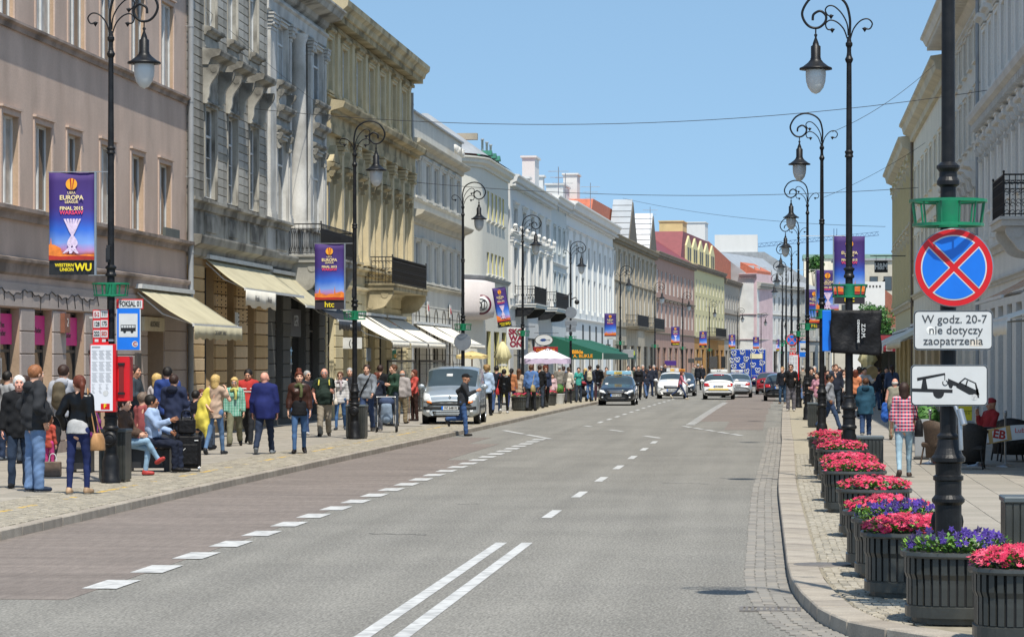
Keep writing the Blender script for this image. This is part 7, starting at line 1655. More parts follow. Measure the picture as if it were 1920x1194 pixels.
ARM = {'down': ((.2,.06,-1), (.08,-.18,-1)), 'back': ((.2,.45,-.9), (.1,.25,-1)), 'fwd': ((.15,-.4,-.9), (.0,-.75,-.7)), 'pocket': ((.38,.3,-.9), (-.22,-.5,-.85)), 'cross': ((.22,-.25,-.95), (-.95,-.45,.12)), 'phone': ((.3,-.3,-.9), (-.1,-.3,1)), 'hold': ((.15,-.1,-1), (-.05,-.95,.15)), 'behind': ((.3,.3,-.9), (-.7,.35,-.6)), 'reach': ((.2,-.7,-.75), (0,-1,.35)), 'lap': ((.12,-.35,-.95), (-.35,-.9,-.3)), 'push': ((.1,-.5,-.85), (0,-.9,-.2)), 'runf': ((.1,-.5,-.9), (-.2,-.9,.4)), 'runb': ((.2,.8,-.6), (.0,-.2,-1)), 'shoulder': ((.35,-.3,-.6), (-.45,-.2,1))}
LEG = {'st': ((2, 3), (-2, 2), .02), 'st2': ((8, 10), (-4, 2), .04), 'walk': ((24, 6), (-20, 22), .0), 'walk2': ((-22, 28), (22, 4), .0), 'walks': ((14, 6), (-12, 18), .0), 'sit': ((84, 84), (82, 78), .05), 'sitx': ((88, 60), (78, 86), -.03), 'run': ((10, 6), (-8, 80), .0), 'lunge': ((30, 12), (-34, 20), .0)}
def nrm(v): v = np.array(v, float); return v/np.linalg.norm(v)
_pm = {}
def pmesh(fem, legs, al, ar, top, hem, sleeve, bot, build, lean, hy, h, loose, nod):
 key = (fem, legs, al, ar, top, hem, sleeve, bot, build, lean, hy, h, loose, nod)
 if key in _pm: return _pm[key]
 J = {}; spr = LEG[legs][2]; low = 9
 for i, sg in enumerate((-1, 1)):
  th, kn = [math.radians(a) for a in LEG[legs][i]]; hip = np.array([sg*.088, 0, 0.]); kd = np.array([sg*spr+sg*.02, -math.sin(th), -math.cos(th)]); knee = hip+kd/np.linalg.norm(kd)*.44
  if legs == 'sitx' and i == 0: knee += np.array([.06, 0, .06])
  a2 = th-kn; ank = knee+nrm([sg*.0+(.28 if legs == 'sitx' and i == 0 else 0), -math.sin(a2), -math.cos(a2)])*.42
  J[sg] = (hip, knee, ank, a2); low = min(low, ank[2]-.075)
 dz = -low; sh = np.array([0, 0, dz])
 hz = dz
 ca, sa = math.cos(math.radians(lean)), math.sin(math.radians(lean))
 def T(p): x, y, z = p; z -= .03; return np.array([x, y*ca-z*sa, z*ca+y*sa+hz+.03])      # torso space: origin at the hips
 sw = .158 if fem else .182; B_ = build
 cr, wr_, hr = ((.138, .118, .138) if fem else (.158, .146, .135)); cr, wr_, hr = cr*B_, wr_*B_*(B_ if B_ > 1 else 1), hr*B_
 tor = [cap(T((0,0,.0)), T((0,0,.2)), hr, wr_, .68, k=.05), cap(T((0,0,.2)), T((0,-.01,.42)), wr_, cr, .66, k=.05), cap(T((-sw*.72,0,.5)), T((sw*.72,0,.5)), .062, .062, k=.05), cap(T((0,0,.42)), T((0,.0,.55)), cr*.8, .055, .7, k=.05)]
 if fem: tor += [ell(T((s*.065,-.075,.39)), (.058,.055,.058), .03) for s in (-1, 1)]
 if B_ > 1.12: tor.append(ell(T((0,-.06*B_,.17)), (.14*B_,.12*B_,.14), .05))
 pel = [cap((-.06,.01,hz+.01), (.06,.01,hz+.01), hr*.84, hr*.84, .74, k=.05)]
 arms, hands, slv = [], [], []
 for sg, spec in ((-1, al), (1, ar)):
  u, f = ARM[spec]; u = nrm((u[0]*sg, u[1], u[2])); f = nrm((f[0]*sg, f[1], f[2])); s0 = T((sg*sw,0,.5)); el = s0+u*.285; wr = el+f*.25; ri = .047*(.9 if fem else 1)*min(B_, 1.1)
  arms += [cap(s0, el, ri, ri*.82, k=.03), cap(el, wr, ri*.8, ri*.56, k=.02)]; hands.append((wr, f, sg))
  g = loose+.012
  if sleeve == 'long': slv += [cap(s0, el, ri+g+.006, ri*.85+g, k=.03), cap(el, wr-f*.005, ri*.82+g, ri*.62+g, cut=True, k=.02)]
  elif sleeve == '34': slv += [cap(s0, el, ri+g, ri*.85+g, k=.03), cap(el, el+f*.1, ri*.82+g, ri*.75+g, cut=True, k=.02)]
  elif sleeve == 'short': slv.append(cap(s0, s0+u*.19, ri+g, ri+g+.004, cut=True, k=.03))
 legsP, trs = [], []; tl, ts = (.082, .05) if not fem else (.08, .047)
 g = .006 if bot in ('skinny',) else .02
 for sg in (-1, 1):
  hip, kn, an, a2 = [J[sg][0]+sh, J[sg][1]+sh, J[sg][2]+sh, J[sg][3]]
  legsP += [cap(hip, kn, tl*B_, ts*1.08, k=.03), cap(kn, kn+(an-kn)*.35, ts*1.02, ts*1.02, k=.02), cap(kn+(an-kn)*.3, an, ts*1.0, .033, k=.02)]
  if bot == 'skinny': trs += [cap(hip, kn, tl*B_+.006, ts*1.08+.006, k=.03), cap(kn, kn+(an-kn)*.35, ts*1.05+.005, ts*1.03+.005, k=.02), cap(kn+(an-kn)*.3, an-(kn-an)*0, ts*1.0+.004, .042, cut=True, k=.02)]
  elif bot in ('straight', 'loose'): e = 0 if bot == 'straight' else .012; trs += [cap(hip, kn, tl*B_+.014, ts*1.08+.018+e, k=.03), cap(kn, an+(an-kn)*.07, ts*1.0+.018+e, .058+e, cut=True, k=.02)]
  elif bot == 'shorts': trs += [cap(hip, kn-(kn-hip)*.05, tl*B_+.014, ts*1.15+.02, cut=True, k=.03)]
 R = {}
 hx, hyy, hzz = T((0,-.015-.03*(lean > 8),.705)); rot = Matrix.Rotation(math.radians(hy), 4, 'Z') @ Matrix.Rotation(math.radians(nod), 4, 'X')
 body = mesh_sdf(tor+pel+arms+legsP+[cap(T((0,.01,.53)), T((0,-.0,.64)), .05, .05, k=.02)], h)
 hb = HEADS[1 if fem else 0]; M_ = Matrix.Translation((hx, hyy, hzz)) @ rot @ Matrix.Scale(1.09, 4)
 o = len(body.v); body.v += [tuple(M_ @ Vector(v)) for v in hb.v]; body.f += [[i+o for i in f] for f in hb.f]; body.m += hb.m; body.s += [True]*len(hb.f)
 for wr, f, sg in hands:       # palm, four unequal curled fingers and a thumb
  f = Vector(f); wr = Vector(wr); n_ = Vector((-sg, 0, 0)); n_ = (n_-f*n_.dot(f)); n_ = n_.normalized() if n_.length > .1 else Vector((0,-1,0)); w_ = f.cross(n_)
  if w_.y > 0: w_ = -w_
  rows = [];
  for t, a, c in ((-.02,.026,.02),(.02,.032,.017),(.06,.04,.016),(.09,.038,.012)):
   rows.append([wr+f*t+w_*a*math.cos(k*1.0472)+n_*c*math.sin(k*1.0472) for k in range(6)])
  vs = [p for r_ in rows for p in r_]; body.add(vs, [(j*6+k, j*6+(k+1) % 6, (j+1)*6+(k+1) % 6, (j+1)*6+k) for j in range(3) for k in range(6)]+[(18,19,20,21,22,23)], 0, True)
  for q, ln in ((-.03,.06),(-.01,.07),(.01,.075),(.03,.068)):
   p0 = wr+f*.08+w_*q; p1 = p0+f*ln*.5+n_*.012; p2 = p1+f*ln*.3+n_*.022; body.tube([p0, p1, p2], [.0095, .0085, .007], 5)
  p0 = wr+f*.03+w_*.03; body.tube([p0, p0+w_*.022+f*.025+n_*.012, p0+w_*.024+f*.055+n_*.02], [.012, .01, .008], 5)
 R['body'] = body.mesh('body', [SKIN[0], M_eyew, M_eyed, M_lip])
 # shirt, jacket or coat
 infl = lambda P, g: [(('c', p[1], p[2], p[3]+g, p[4]+g)+p[5:] if p[0] == 'c' else ('e', p[1], p[2]+g, p[3])) for p in P]
 g = loose+.008; tp = infl(tor, g)+slv; hemz = hz+hem
 if not legs.startswith('sit'):
  if hem < -.02: tp.append(cap((0,.01,hz+.12), (0,.01,hemz-.05), wr_+g+.012, hr+g+.022+max(0, -hem-.1)*.12, .86 if legs[0] in 'wlr' else .78, k=.05))
  planes = [(0, 0, -1, -hemz)]
 else: planes = [(0, 0, -1, -(hz-.06))]
 sub = [cap(T((0,-.015,.545)), T((0,-.03,.68)), .058, .075)]
 R['top'] = mesh_sdf(tp, h, planes, 'top', .0085 if h < .03 else 0, (24, 24, 20), sub).mesh('top', M_white)
 if bot == 'skirt': tb = pel+[cap((0,0,hz), (0,0,hz-.42), hr+.02, hr+.06, .8, cut=True)]
 else: tb = infl(pel, .012)+trs
 if bot != 'none': R['bottom'] = mesh_sdf(tb+([] if legs.startswith('sit') else [cap((0,0,hz), (0,0,hz+.08), hr*.93, hr*.9, .72, k=.04)]), h, (), 'trousers', .0055 if (h < .03 and bot != 'skinny') else (.002 if h < .03 else 0), (26, 26, 30)).mesh('trousers', M_white)
 R['shoe'] = []
 for sg in (-1, 1):
  hip, kn, an, a2 = [J[sg][0]+sh, J[sg][1]+sh, J[sg][2]+sh, J[sg][3]]
  pit = 0.0 if an[2] < .1 else min(1.2, max(-.6, -a2)) ; fd = np.array([sg*.18, -math.cos(pit), -math.sin(pit)*1.0]); fd /= np.linalg.norm(fd); dn = np.array([0, -math.sin(-pit)*-1, -math.cos(pit)]) if pit else np.array([0, 0, -1.])
  heel = an+dn*.035+np.array([0,.03,0]); toe = heel+fd*(.185 if not fem else .165)
  P = [cap(heel, toe, .04, .034, k=.02), cap(an+np.array([0,.005,.0]), heel+fd*.04, .046, .045, k=.03), ell(heel+fd*.1+np.array([0,0,.005]), (.042,.07,.035))]
  pl = [(0,0,-1,-max(0, an[2]-.0755))] if not pit else ()
  sb_ = mesh_sdf(P, min(h, .016), pl, 'shoe'); zmin = min(v[2] for v in sb_.v)
  if not pit: sb_.m = [1 if sum(sb_.v[i][2] for i in f)/len(f) < zmin+.016 else 0 for f in sb_.f]
  R['shoe'].append(sb_.mesh('shoe', [M_white, M_white]))
 R['head'] = M_; R['hands'] = [tuple(w_) for w_, _, _ in hands]; R['T'] = T; R['hz'] = hz
 _pm[key] = R; return R
def setm(o, ms):
 for i, m in enumerate(ms): o.material_slots[i].link = 'OBJECT'; o.material_slots[i].material = m
M_sole = mat('white_shoe_sole', (.5,.49,.47), .6, 0, .1, 9); M_soled = mat('dark_shoe_sole', (.03,.03,.03), .6, 0, .1, 9)
PEOPLE = []
def person(lab, px, s, H=1.72, rz=0, fem=0, legs='st', arms=('down','down'), top=('shirt', '#888888', 'long', -.08), bot=('straight', '#3a4656'), shoe='#1c1c1e', hair=('short', 'dark_brown'), skin=0, build=1.0, lean=0, hy=0, loose=.008, nod=0, z=0.0, h=None, group=None, sole=0, rough=.85, tm=None):
 p = W(px, s, z); k = H/1.75
 if h is None: h = .017 if s > 80 else (.021 if s > 52 else (.028 if s > 34 else .036))
 R = pmesh(fem, legs, arms[0], arms[1], 0, top[3], top[2], bot[0], build, lean, hy, h, loose, nod)
 r = thing('person', lab, 'person', tuple(p), math.radians(rz), group); r.scale = (k, k, k); PEOPLE.append(r)
 o = link('body', R['body'], r); setm(o, [SKIN[skin], M_eyew, M_eyed, M_lip])
 o = link(top[0], R['top'], r); setm(o, [tm or cloth(top[1], rough)])
 if 'bottom' in R: o = link('skirt' if bot[0] == 'skirt' else 'shorts' if bot[0] == 'shorts' else 'trousers', R['bottom'], r); setm(o, [cloth(bot[1])])
 for me in R['shoe']: o = link('shoe', me, r); setm(o, [cloth(shoe, .5, .002), M_sole if sole else M_soled])
 if hair[0] != 'bald':
  if (hair[0], h > .026) not in HAIRS: HAIRS[(hair[0], h > .026)] = hair_mb(hair[0], .011 if h <= .026 else .018).mesh('hair', M_white)
  o = link('cap' if hair[0] == 'cap' else 'hair', HAIRS[(hair[0], h > .026)], r); o.matrix_local = R['head']; setm(o, [HC[hair[1]] if hair[1] in HC else cloth(hair[1])])
 r['_'] = 0; del r['_']
 return r, R
def wpt(r, p):      # a point given in the person's own space, in the world
 return Matrix.Translation(r.location) @ Matrix.Rotation(r.rotation_euler.z, 4, 'Z') @ Matrix.Scale(r.scale[0], 4) @ Vector(p)
def bag(r, R, side, lab, col, size=(.28,.12,.26), drop=.28, strap=True, shoulder=True, nm='handbag', at=None):
 """a bag hanging from the shoulder or the hand of person r"""
 T = R['T']; m = cloth(col, .45, .002, 20) if isinstance(col, str) else col
 if shoulder: s0 = Vector(T((side*.15,0,.58))); c = Vector((side*.27, .02, R['hz']+.02-drop*.1))
 else: s0 = Vector(R['hands'][0 if side < 0 else 1])-Vector((0,0,.09)); c = s0-Vector((0,0,drop))
 if at: c = Vector(at)
 o = thing(nm, lab, 'bag', tuple(wpt(r, c)), r.rotation_euler.z); b = MB(); w_, d, h_ = size; vs = []
 for z, kx, kd in ((-.5,.92,1),(-.42,1.0,1.05),(.1,.96,.95),(.42,.8,.6),(.5,.76,.4)):
  for i in range(16): x, y = sup(6.283*i/16, 1, 5); vs.append((y*kd*d/2, x*kx*w_/2, z*h_))
 b.add(vs, [(j*16+i, j*16+(i+1) % 16, (j+1)*16+(i+1) % 16, (j+1)*16+i) for j in range(4) for i in range(16)]+[tuple(range(16))[::-1], tuple(range(64, 80))], 0, True); b.build('bag_body', m, o)
 if strap:
  top_ = (wpt(r, s0)-wpt(r, c)); top_ = Matrix.Rotation(-r.rotation_euler.z, 4, 'Z') @ top_; q = MB()
  q.tube(crv([(0, -w_*.35, h_*.45), (top_.x*.9, top_.y-.03, top_.z*.98), (top_.x*.9, top_.y+.03, top_.z*.98), (0, w_*.35, h_*.45)], 4), .011, 5); q.build('strap', m, o)
 return o
def backpack(r, R, lab, col, k=1.0):
 T = R['T']; c = Vector(T((0,.2,.33))); o = thing('backpack', lab, 'bag', tuple(wpt(r, c)), r.rotation_euler.z); m = cloth(col, .8, .003, 12); b = mesh_sdf([cap((0,0,-.13*k), (0,0,.12*k), .14*k, .12*k, .6), ell((0,.07,-.06), (.1,.05,.09))], .02, (), 'pack', .003); b.build('bag_body', m, o)
 q = MB()
 for s_ in (-1, 1): q.tube(crv([(s_*.09,-.06,-.14), (s_*.15,-.2,-.08), (s_*.13,-.31,.1), (s_*.11,-.2,.26), (s_*.08,-.06,.17)], 4), .016, 5)
 q.build('strap', m, o); return o
def ring_scarf(r, R, col, tm=None):
 T = R['T']; c = T((0,-.02,.55)); b = MB(); pts = [(c[0]+.085*math.cos(a), c[1]+.09*math.sin(a), c[2]+.02*math.sin(a*3)-.02*(math.sin(a) < 0)) for a in np.arange(0, 6.6, .35)]; b.tube(pts, .042, 8); b.tube(crv([(c[0]+.02,c[1]-.1,c[2]), (c[0]+.05,c[1]-.14,c[2]-.12), (c[0]+.04,c[1]-.13,c[2]-.26)]), .035, 7); b.build('scarf', tm or cloth(col, .9, .01, 30), r)
def hood(r, R, col): T = R['T']; c = T((0,.1,.5)); mesh_sdf([ell((c[0],c[1],c[2]+.03), (.12,.075,.09)), cap((-.09,0,c[2]+.05), (.09,0,c[2]+.05), .04)], .016, (), 'hood', .004).build('hood', cloth(col), r)
def glasses(r, R, dark=True):
 b = MB(); m = R['head']
 for s_ in (-1, 1): b.lathe([(0,-.103),(.02,-.103)], (s_*.031,0,.012), 12, 0, False, 'y'); b.tube([(s_*.05,-.1,.015), (s_*.078,.0,.01)], .003, 4)
 b.tube([(-.012,-.104,.015),(.012,-.104,.015)], .003, 4); o = b.build('glasses', M_black if dark else mat('clear_lens', (.3,.32,.33), .1, .3, 0), r); o.matrix_local = m
def checks(name, c0, c1, c2, sc):
 m = mat(name, c0, .85, 0, 0); n = m.node_tree.nodes; L = m.node_tree.links; tc = n.new('ShaderNodeTexCoord'); sp = n.new('ShaderNodeSeparateXYZ'); L.new(tc.outputs['Object'], sp.inputs[0]); fs = []
 for ax in (0, 2):
  a = n.new('ShaderNodeMath'); a.operation = 'MULTIPLY'; a.inputs[1].default_value = sc; L.new(sp.outputs[ax], a.inputs[0]); f = n.new('ShaderNodeMath'); f.operation = 'FRACT'; L.new(a.outputs[0], f.inputs[0]); g = n.new('ShaderNodeMath'); g.operation = 'GREATER_THAN'; g.inputs[1].default_value = .5; L.new(f.outputs[0], g.inputs[0]); fs.append(g)
 x = n.new('ShaderNodeMix'); x.data_type = 'RGBA'; x.inputs[6].default_value = c0+(1,); x.inputs[7].default_value = c1+(1,); L.new(fs[0].outputs[0], x.inputs[0]); y = n.new('ShaderNodeMix'); y.data_type = 'RGBA'; L.new(x.outputs[2], y.inputs[6]); y.inputs[7].default_value = c2+(1,); q = n.new('ShaderNodeMath'); q.operation = 'MULTIPLY'; q.inputs[1].default_value = .6; L.new(fs[1].outputs[0], q.inputs[0]); L.new(q.outputs[0], y.inputs[0]); L.new(y.outputs[2], n['Principled BSDF'].inputs['Base Color']); return m
M_plaid = checks('red_white_navy_plaid', S('#c8324c'), S('#2b2f58'), S('#e0c6cc'), 16); M_gch = checks('green_white_check', S('#2f9c7c'), S('#bcd8cc'), S('#17604c'), 26)
M_str = mat('white_shirt_with_grey_stripes', (.5,.5,.5), .85); stripes(M_str, S('#d8d6d2'), S('#8b8b90'), 2, 22); M_fle = mat('red_fleece_with_white_bands', (.5,0,0), .9); stripes(M_fle, S('#d02a22'), S('#d02a22'), 2, 1)
DN, DNL, DNB = '#2c3e5c', '#7393b8', '#35507c'
# ---- left pavement, near
person('man with black hair in a light grey hooded top at the left picture edge', 14, 93, 1.78, 150, top=('hooded_top', '#a4a7ab', 'long', -.06), bot=('straight', DN), hair=('short', 'black'), shoe='#6b7480')
r, R = person('white haired older man in a black jacket beside the big man in the dark hoodie', 36, 119, 1.76, 15, legs='st2', top=('jacket', '#1a1b1e', 'long', -.14), bot=('straight', '#2a3a50'), hair=('short', 'white'), skin=3, build=1.05, loose=.018)
person('dark haired person whose head shows between the two men at the left', 47, 96, 1.7, 160, 1, top=('jacket', '#4b4f55', 'long', -.1), hair=('bob', 'dark_brown'))
r, R = person('big man in a charcoal hoodie and light blue jeans seen from behind', 66, 122.5, 1.92, 128, arms=('pocket','pocket'), top=('hooded_top', '#2e3034', 'long', -.07), bot=('loose', '#6788b4'), hair=('short', 'ginger'), shoe='#27344a', build=1.14, loose=.02, sole=1, hy=15, nod=6); hood(r, R, '#2e3034')
r, R = person('man with a pale grey hoodie, olive backpack and tan boots', 119, 101, 1.93, 172, legs='walks', arms=('fwd','down'), top=('hooded_top', '#a8adb8', 'long', -.04), bot=('straight', '#26282c'), hair=('short', 'dark_brown'), shoe='#9c6c34'); backpack(r, R, 'olive brown backpack on the man in the pale hoodie', '#5e5440', 1.05); hood(r, R, '#a8adb8')
r, R = person('woman in a black leather jacket and navy jeans with a long brown ponytail', 147, 124.5, 1.77, 170, 1, 'st2', ('down','pocket'), ('jacket', '#121214', 'long', .0), ('skinny', '#1e2c5e'), '#b8946c', ('tail', 'auburn'), sole=1, hy=45, rough=.3, loose=.016)
bag(r, R, -1, 'tan leather handbag hanging beside the black leather jacket', '#c08a4c', (.3,.15,.26), at=(-.3, -.03, .78)); mesh_sdf([cap((0,0,R['hz']+.06), (0,0,R['hz']-.03), .172, .184, .86, cut=True)], .016, (), 'shirt', .005, (30, 30, 10)).build('shirt', cloth('#b9b9b7'), r)
person('woman in a purple top seated on the bench behind the timetable', 176, 104, 1.66, 100, 1, 'sit', ('lap','lap'), ('shirt', '#7a2270', 'long', 0), ('straight', '#2a2a30'), hair=('bob', 'brown'))
person('small child in orange and pink standing behind the big man', 93, 106, 1.02, 150, 1, top=('jacket', '#b8442c', 'long', -.12), bot=('skinny', '#c22c7a'), hair=('bob', 'brown'), shoe='#8a4a3a')
r, R = person('man with folded arms in a dark teal jacket behind the red ticket machine', 252, 89, 1.9, 80, arms=('cross','cross'), top=('jacket', '#37434c', 'long', -.06), bot=('straight', '#1e2026'), hair=('short', 'dark_brown'), skin=1)
r, R = person('seated woman in a brown jacket and light jeans with crossed legs and red heels', 233, 107, 1.7, 82, 1, 'sitx', ('lap','lap'), ('jacket', '#5c4638', 'long', 0), ('skinny', '#8ab0cc'), '#b8322a', ('tail', 'dark_brown'), loose=.014)
person('seated person in a salmon red shirt leaning behind the woman in brown', 268, 99, 1.78, 140, 0, 'sit', ('lap','lap'), ('shirt', '#9c4a4c', 'long', 0), ('straight', '#33363c'), hair=('short', 'grey_brown'), build=1.12)
r, R = person('seated black haired man in a light blue shirt holding a suitcase handle', 288, 104, 1.76, 84, 0, 'sit', ('reach','lap'), ('shirt', '#9db8de', 'long', 0), ('straight', '#1c2438'), '#14161a', ('short', 'black'), 2, 1.1, -4, hy=25)
person('tall black haired man in a royal blue jacket near the cafe door', 314, 90, 1.86, 176, arms=('hold','hold'), top=('jacket', '#27448a', 'long', -.1), bot=('straight', '#22262e'), hair=('short', 'black'), loose=.02)
r, R = person('shorter man in a navy hooded jacket in front of the royal blue one', 326, 95, 1.72, 172, arms=('hold','hold'), top=('jacket', '#252f4c', 'long', -.1), bot=('straight', '#1f2430'), hair=('short', 'dark_brown'), loose=.02); hood(r, R, '#1c2338')
person('person in white with a pink patterned sleeve behind the man in royal blue', 294, 88, 1.72, 150, 1, top=('shirt', '#d6d0d2', 'long', -.08), bot=('straight', '#8a3550'), hair=('bob', 'blond'))
person('seated woman with glasses at the cafe table behind the suitcases', 347, 84, 1.66, 20, 1, 'sit', ('lap','hold'), ('jacket', '#2b3654', 'long', 0), hair=('bob', 'dark_brown')); person('seated dark haired person with back turned at the cafe table', 367, 84, 1.7, 160, 0, 'sit', ('lap','lap'), ('jacket', '#20242e', 'long', 0), hair=('short', 'black')); person('seated brown haired person beside the yellow raincoat', 378, 81, 1.7, 30, 1, 'sit', ('lap','lap'), ('shirt', '#6b3a34', 'long', 0), hair=('bob', 'auburn'))
# luggage
p = W(355, 103); r = thing('suitcase', 'upright black trolley suitcase beside the seated man in light blue', 'suitcase', tuple(p), .15); M_lug = cloth('#15161a', .7, .003, 25)
MB().bbox(-.21, .21, -.13, .13, .05, .66, .04).build('case', M_lug, r); MB().bbox(-.17, .17, -.165, -.13, .12, .5, .02).build('front_pocket', M_lug, r)
for x in (-.18, .18): MB().lathe([(0,-.02),(.05,-.02),(.05,.02),(0,.02)], (x,-.08,.05), 14, axis='x', smooth=False).build('wheel', M_steel, r)
b = MB(); b.tube([(-.12,.1,.66),(-.12,.1,.98),(.02,.1,.98),(.02,.1,.66)], .011, 5); b.build('handle', M_steel, r); b = MB(); b.tube([(-.14,-.17,.35),(-.06,-.17,.42)], .008, 4); b.tube([(.1,-.14,.56),(.17,-.14,.56)], .01, 4); b.build('zip_pulls', M_white, r)
r = thing('travel_bag', 'small black bag standing on top of the trolley suitcase', 'bag', (p.x-.03, p.y-.05, .67), .1); MB().bbox(-.17, .15, -.1, .1, 0, .3, .04).build('bag_body', M_lug, r); b = MB(); b.tube(crv([(-.1,-.09,.28),(-.07,-.1,.42),(.06,-.1,.42),(.09,-.09,.28)]), .012, 5); b.build('handle', M_lug, r)
p = W(99, 108); r = thing('shopping_bag', 'beige and brown shopping bag standing on the pavement behind the big man', 'bag', tuple(p)); MB().bbox(-.14,.14,-.08,.08,0,.26,.015).build('bag_body', cloth('#7a6656', .7), r); b = MB(); b.tube(crv([(-.07,0,.25),(-.04,0,.38),(.04,0,.38),(.07,0,.25)]), .008, 4); b.build('handle', M_white, r)
# ---- left pavement, middle
r, R = person('blond woman in a beige T-shirt and blue jeans seen from behind with a yellow coat', 404, 87.5, 1.71, 165, 1, 'walks', ('shoulder','behind'), ('shirt', '#b89c84', 'short', -.12), ('skinny', '#54779e'), '#2a2d33', ('bob', 'blond'), sole=1)
def drape(r, R, lab, col, pts, m=None):
 o = thing('raincoat', lab, 'coat', tuple(r.location), r.rotation_euler.z); o.scale = r.scale; mesh_sdf(pts, .017, (), 'coat', .009, (26, 26, 14)).build('cloth', cloth(col, .55, .006, 10), o); return o
drape(r, R, 'bright yellow raincoat slung over the shoulder of the blond woman', '#e3d21c', [cap((.16,.04,1.4),(.27,.04,1.1),.08,.12,.7), cap((.22,.08,1.15),(.27,.1,.75),.15,.19,.45), cap((.26,.1,.78),(.14,.1,.34),.18,.03,.45), cap((.36,.04,.85),(.46,.04,.62),.1,.05,.6)])
r, R = person('older blond woman in a green checked shirt and khaki trousers walking towards us', 440, 79.5, 1.66, 5, 1, 'walk', ('down','down'), ('shirt', '#3a9c80', 'long', -.14), ('loose', '#77755a'), '#3a3026', ('bob', 'blond'), 0, 1.05, 4, nod=8, tm=M_gch); ring_scarf(r, R, '#c2c25a'); glasses(r, R, False)
mesh_sdf([cap(R['T']((s_*.13,.02,.48)), R['T']((s_*.17,.03,-.12)), .07, .09, .8) for s_ in (-1, 1)]+[cap(R['T']((0,.09,.45)), R['T']((0,.1,-.12)), .12, .14, .5)], .02, (), 'waistcoat', .005).build('waistcoat', cloth('#6d7058'), r)
r, R = person('man in a red fleece with white stripes looking down', 466, 77.5, 1.84, 0, 0, 'walk2', ('down','hold'), ('fleece', '#c8281f', 'long', -.06), ('straight', '#22252a'), '#2a2622', ('short', 'black'), 1, 1.04, 3, nod=18, loose=.018)
for z in (1.2, 1.27, 1.0): mesh_sdf([cap((-.1,-.02,z), (.1,-.02,z), .165, .165, .8)], .02, [(0,0,1,z+.018), (0,0,-1,-(z-.018))], 'stripe').build('white_stripe', cloth('#d8d0cc'), r)
r, R = person('bald man in a royal blue jacket and dark jeans walking away', 496, 87, 1.81, 180, 0, 'walk', ('down','down'), ('jacket', '#1c2766', 'long', -.14), ('straight', '#25324a'), '#8c949c', ('bald', ''), 3, 1.1, 2, loose=.028, sole=1, hy=-20)
r, R = person('woman with red brown hair up, a brown leather jacket and blue jeans walking towards us', 561, 86.5, 1.78, 8, 1, 'walks', ('down','down'), ('jacket', '#46291f', 'long', .04), ('skinny', '#3f6694'), '#1b1718', ('bun', 'auburn'), 0, 1.0, 0, rough=.4, loose=.02, hy=8); ring_scarf(r, R, '#5c6238'); mesh_sdf([cap((0,0,R['hz']+.1), (0,0,R['hz']-.11), .168, .18, .86, cut=True)], .02, (), 'shirt', .004).build('shirt', cloth('#1b1b1d'), r)
r, R = person('grey haired woman in dark clothes looking aside behind the brown leather jacket', 576, 69, 1.74, 40, 1, 'walks', ('down','hold'), ('jacket', '#23262c', 'long', -.06), ('straight', DNB), '#c9c9c9', ('short', 'grey'), sole=1); glasses(r, R); bag(r, R, 1, 'brown bag carried behind the woman in brown leather', '#7a5230', (.26,.14,.24), shoulder=False, drop=.12)
r, R = person('bald man in a dark green polo shirt and beige trousers smiling towards us', 608, 70.5, 1.81, 6, 0, 'walks', ('pocket','hold'), ('polo_shirt', '#25362e', 'short', -.1), ('loose', '#9c907c'), '#241f1c', ('fringe', 'grey'), 3, 1.13, 0, loose=.018); glasses(r, R, False)
b = MB(); [b.tube(crv([R['T']((s_*.12,.1,.45)), R['T']((s_*.125,.02,.585)), R['T']((s_*.13,-.13,.5)), R['T']((s_*.14,-.16,.4))]), .018, 5) for s_ in (-1, 1)]; b.build('yellow_straps', cloth('#d8cc2a'), r)
r, R = person('woman with glasses in a striped white top and scarf beside the second lamp post', 638, 64.5, 1.69, 0, 1, 'walks', ('down','down'), ('shirt', '#ccc', 'long', -.1) if 0 else ('shirt', '#cccccc', 'long', -.1), ('skinny', '#3c689c'), '#3a4450', ('tail', 'brown'), sole=1, tm=M_str); glasses(r, R); ring_scarf(r, R, '#b8a8ac'); bag(r, R, -1, 'cream shoulder bag of the woman in stripes', '#d9cfc0', (.24,.1,.17), at=(-.1, -.2, .86))
person('grey haired man in a dark jacket and white shirt half behind the second lamp post', 656, 62.5, 1.8, 5, top=('jacket', '#33363b', 'long', -.08), hair=('short', 'grey'), arms=('down','down'), legs='walks');
r, R = person('tall man in a grey sweater with a black strap across his chest', 688, 66, 1.9, 355, 0, 'walks', ('down','fwd'), ('sweater', '#7d858e', 'long', -.06), ('straight', '#364c74'), '#33302e', ('short', 'dark_brown'), loose=.014); b = MB(); b.tube(crv([R['T']((.12,-.02,.6)), R['T']((.05,-.16,.42)), R['T']((-.1,-.15,.15)), R['T']((-.17,-.02,.0))]), .02, 5); b.build('strap', cloth('#141416'), r)
r, R = person('woman in a navy jacket with a ponytail pushing a pushchair away from us', 706, 65.5, 1.68, 182, 1, 'walks', ('push','push'), ('jacket', '#1e2536', 'long', -.1), ('loose', '#5c616c'), '#c8bfb4', ('tail', 'auburn'), 0, 1.12, 4, loose=.02, sole=1)
b = MB(); b.tube(crv([R['T']((-.12,.03,.58)), R['T']((0,.16,.35)), R['T']((.16,.12,.02))]), .014, 5); b.build('strap', cloth('#b86a4a'), r)
person('man in a black top seen from behind beyond the pushchair', 713, 60, 1.86, 175, top=('shirt', '#17181b', 'long', -.06), hair=('short', 'dark_brown')); r, R = person('dark haired man in a green and dark patterned top turned to the left', 738, 61, 1.88, -50, top=('sweater', '#2c4a3a', 'long', -.06), hair=('short', 'brown'), arms=('down','hold'))
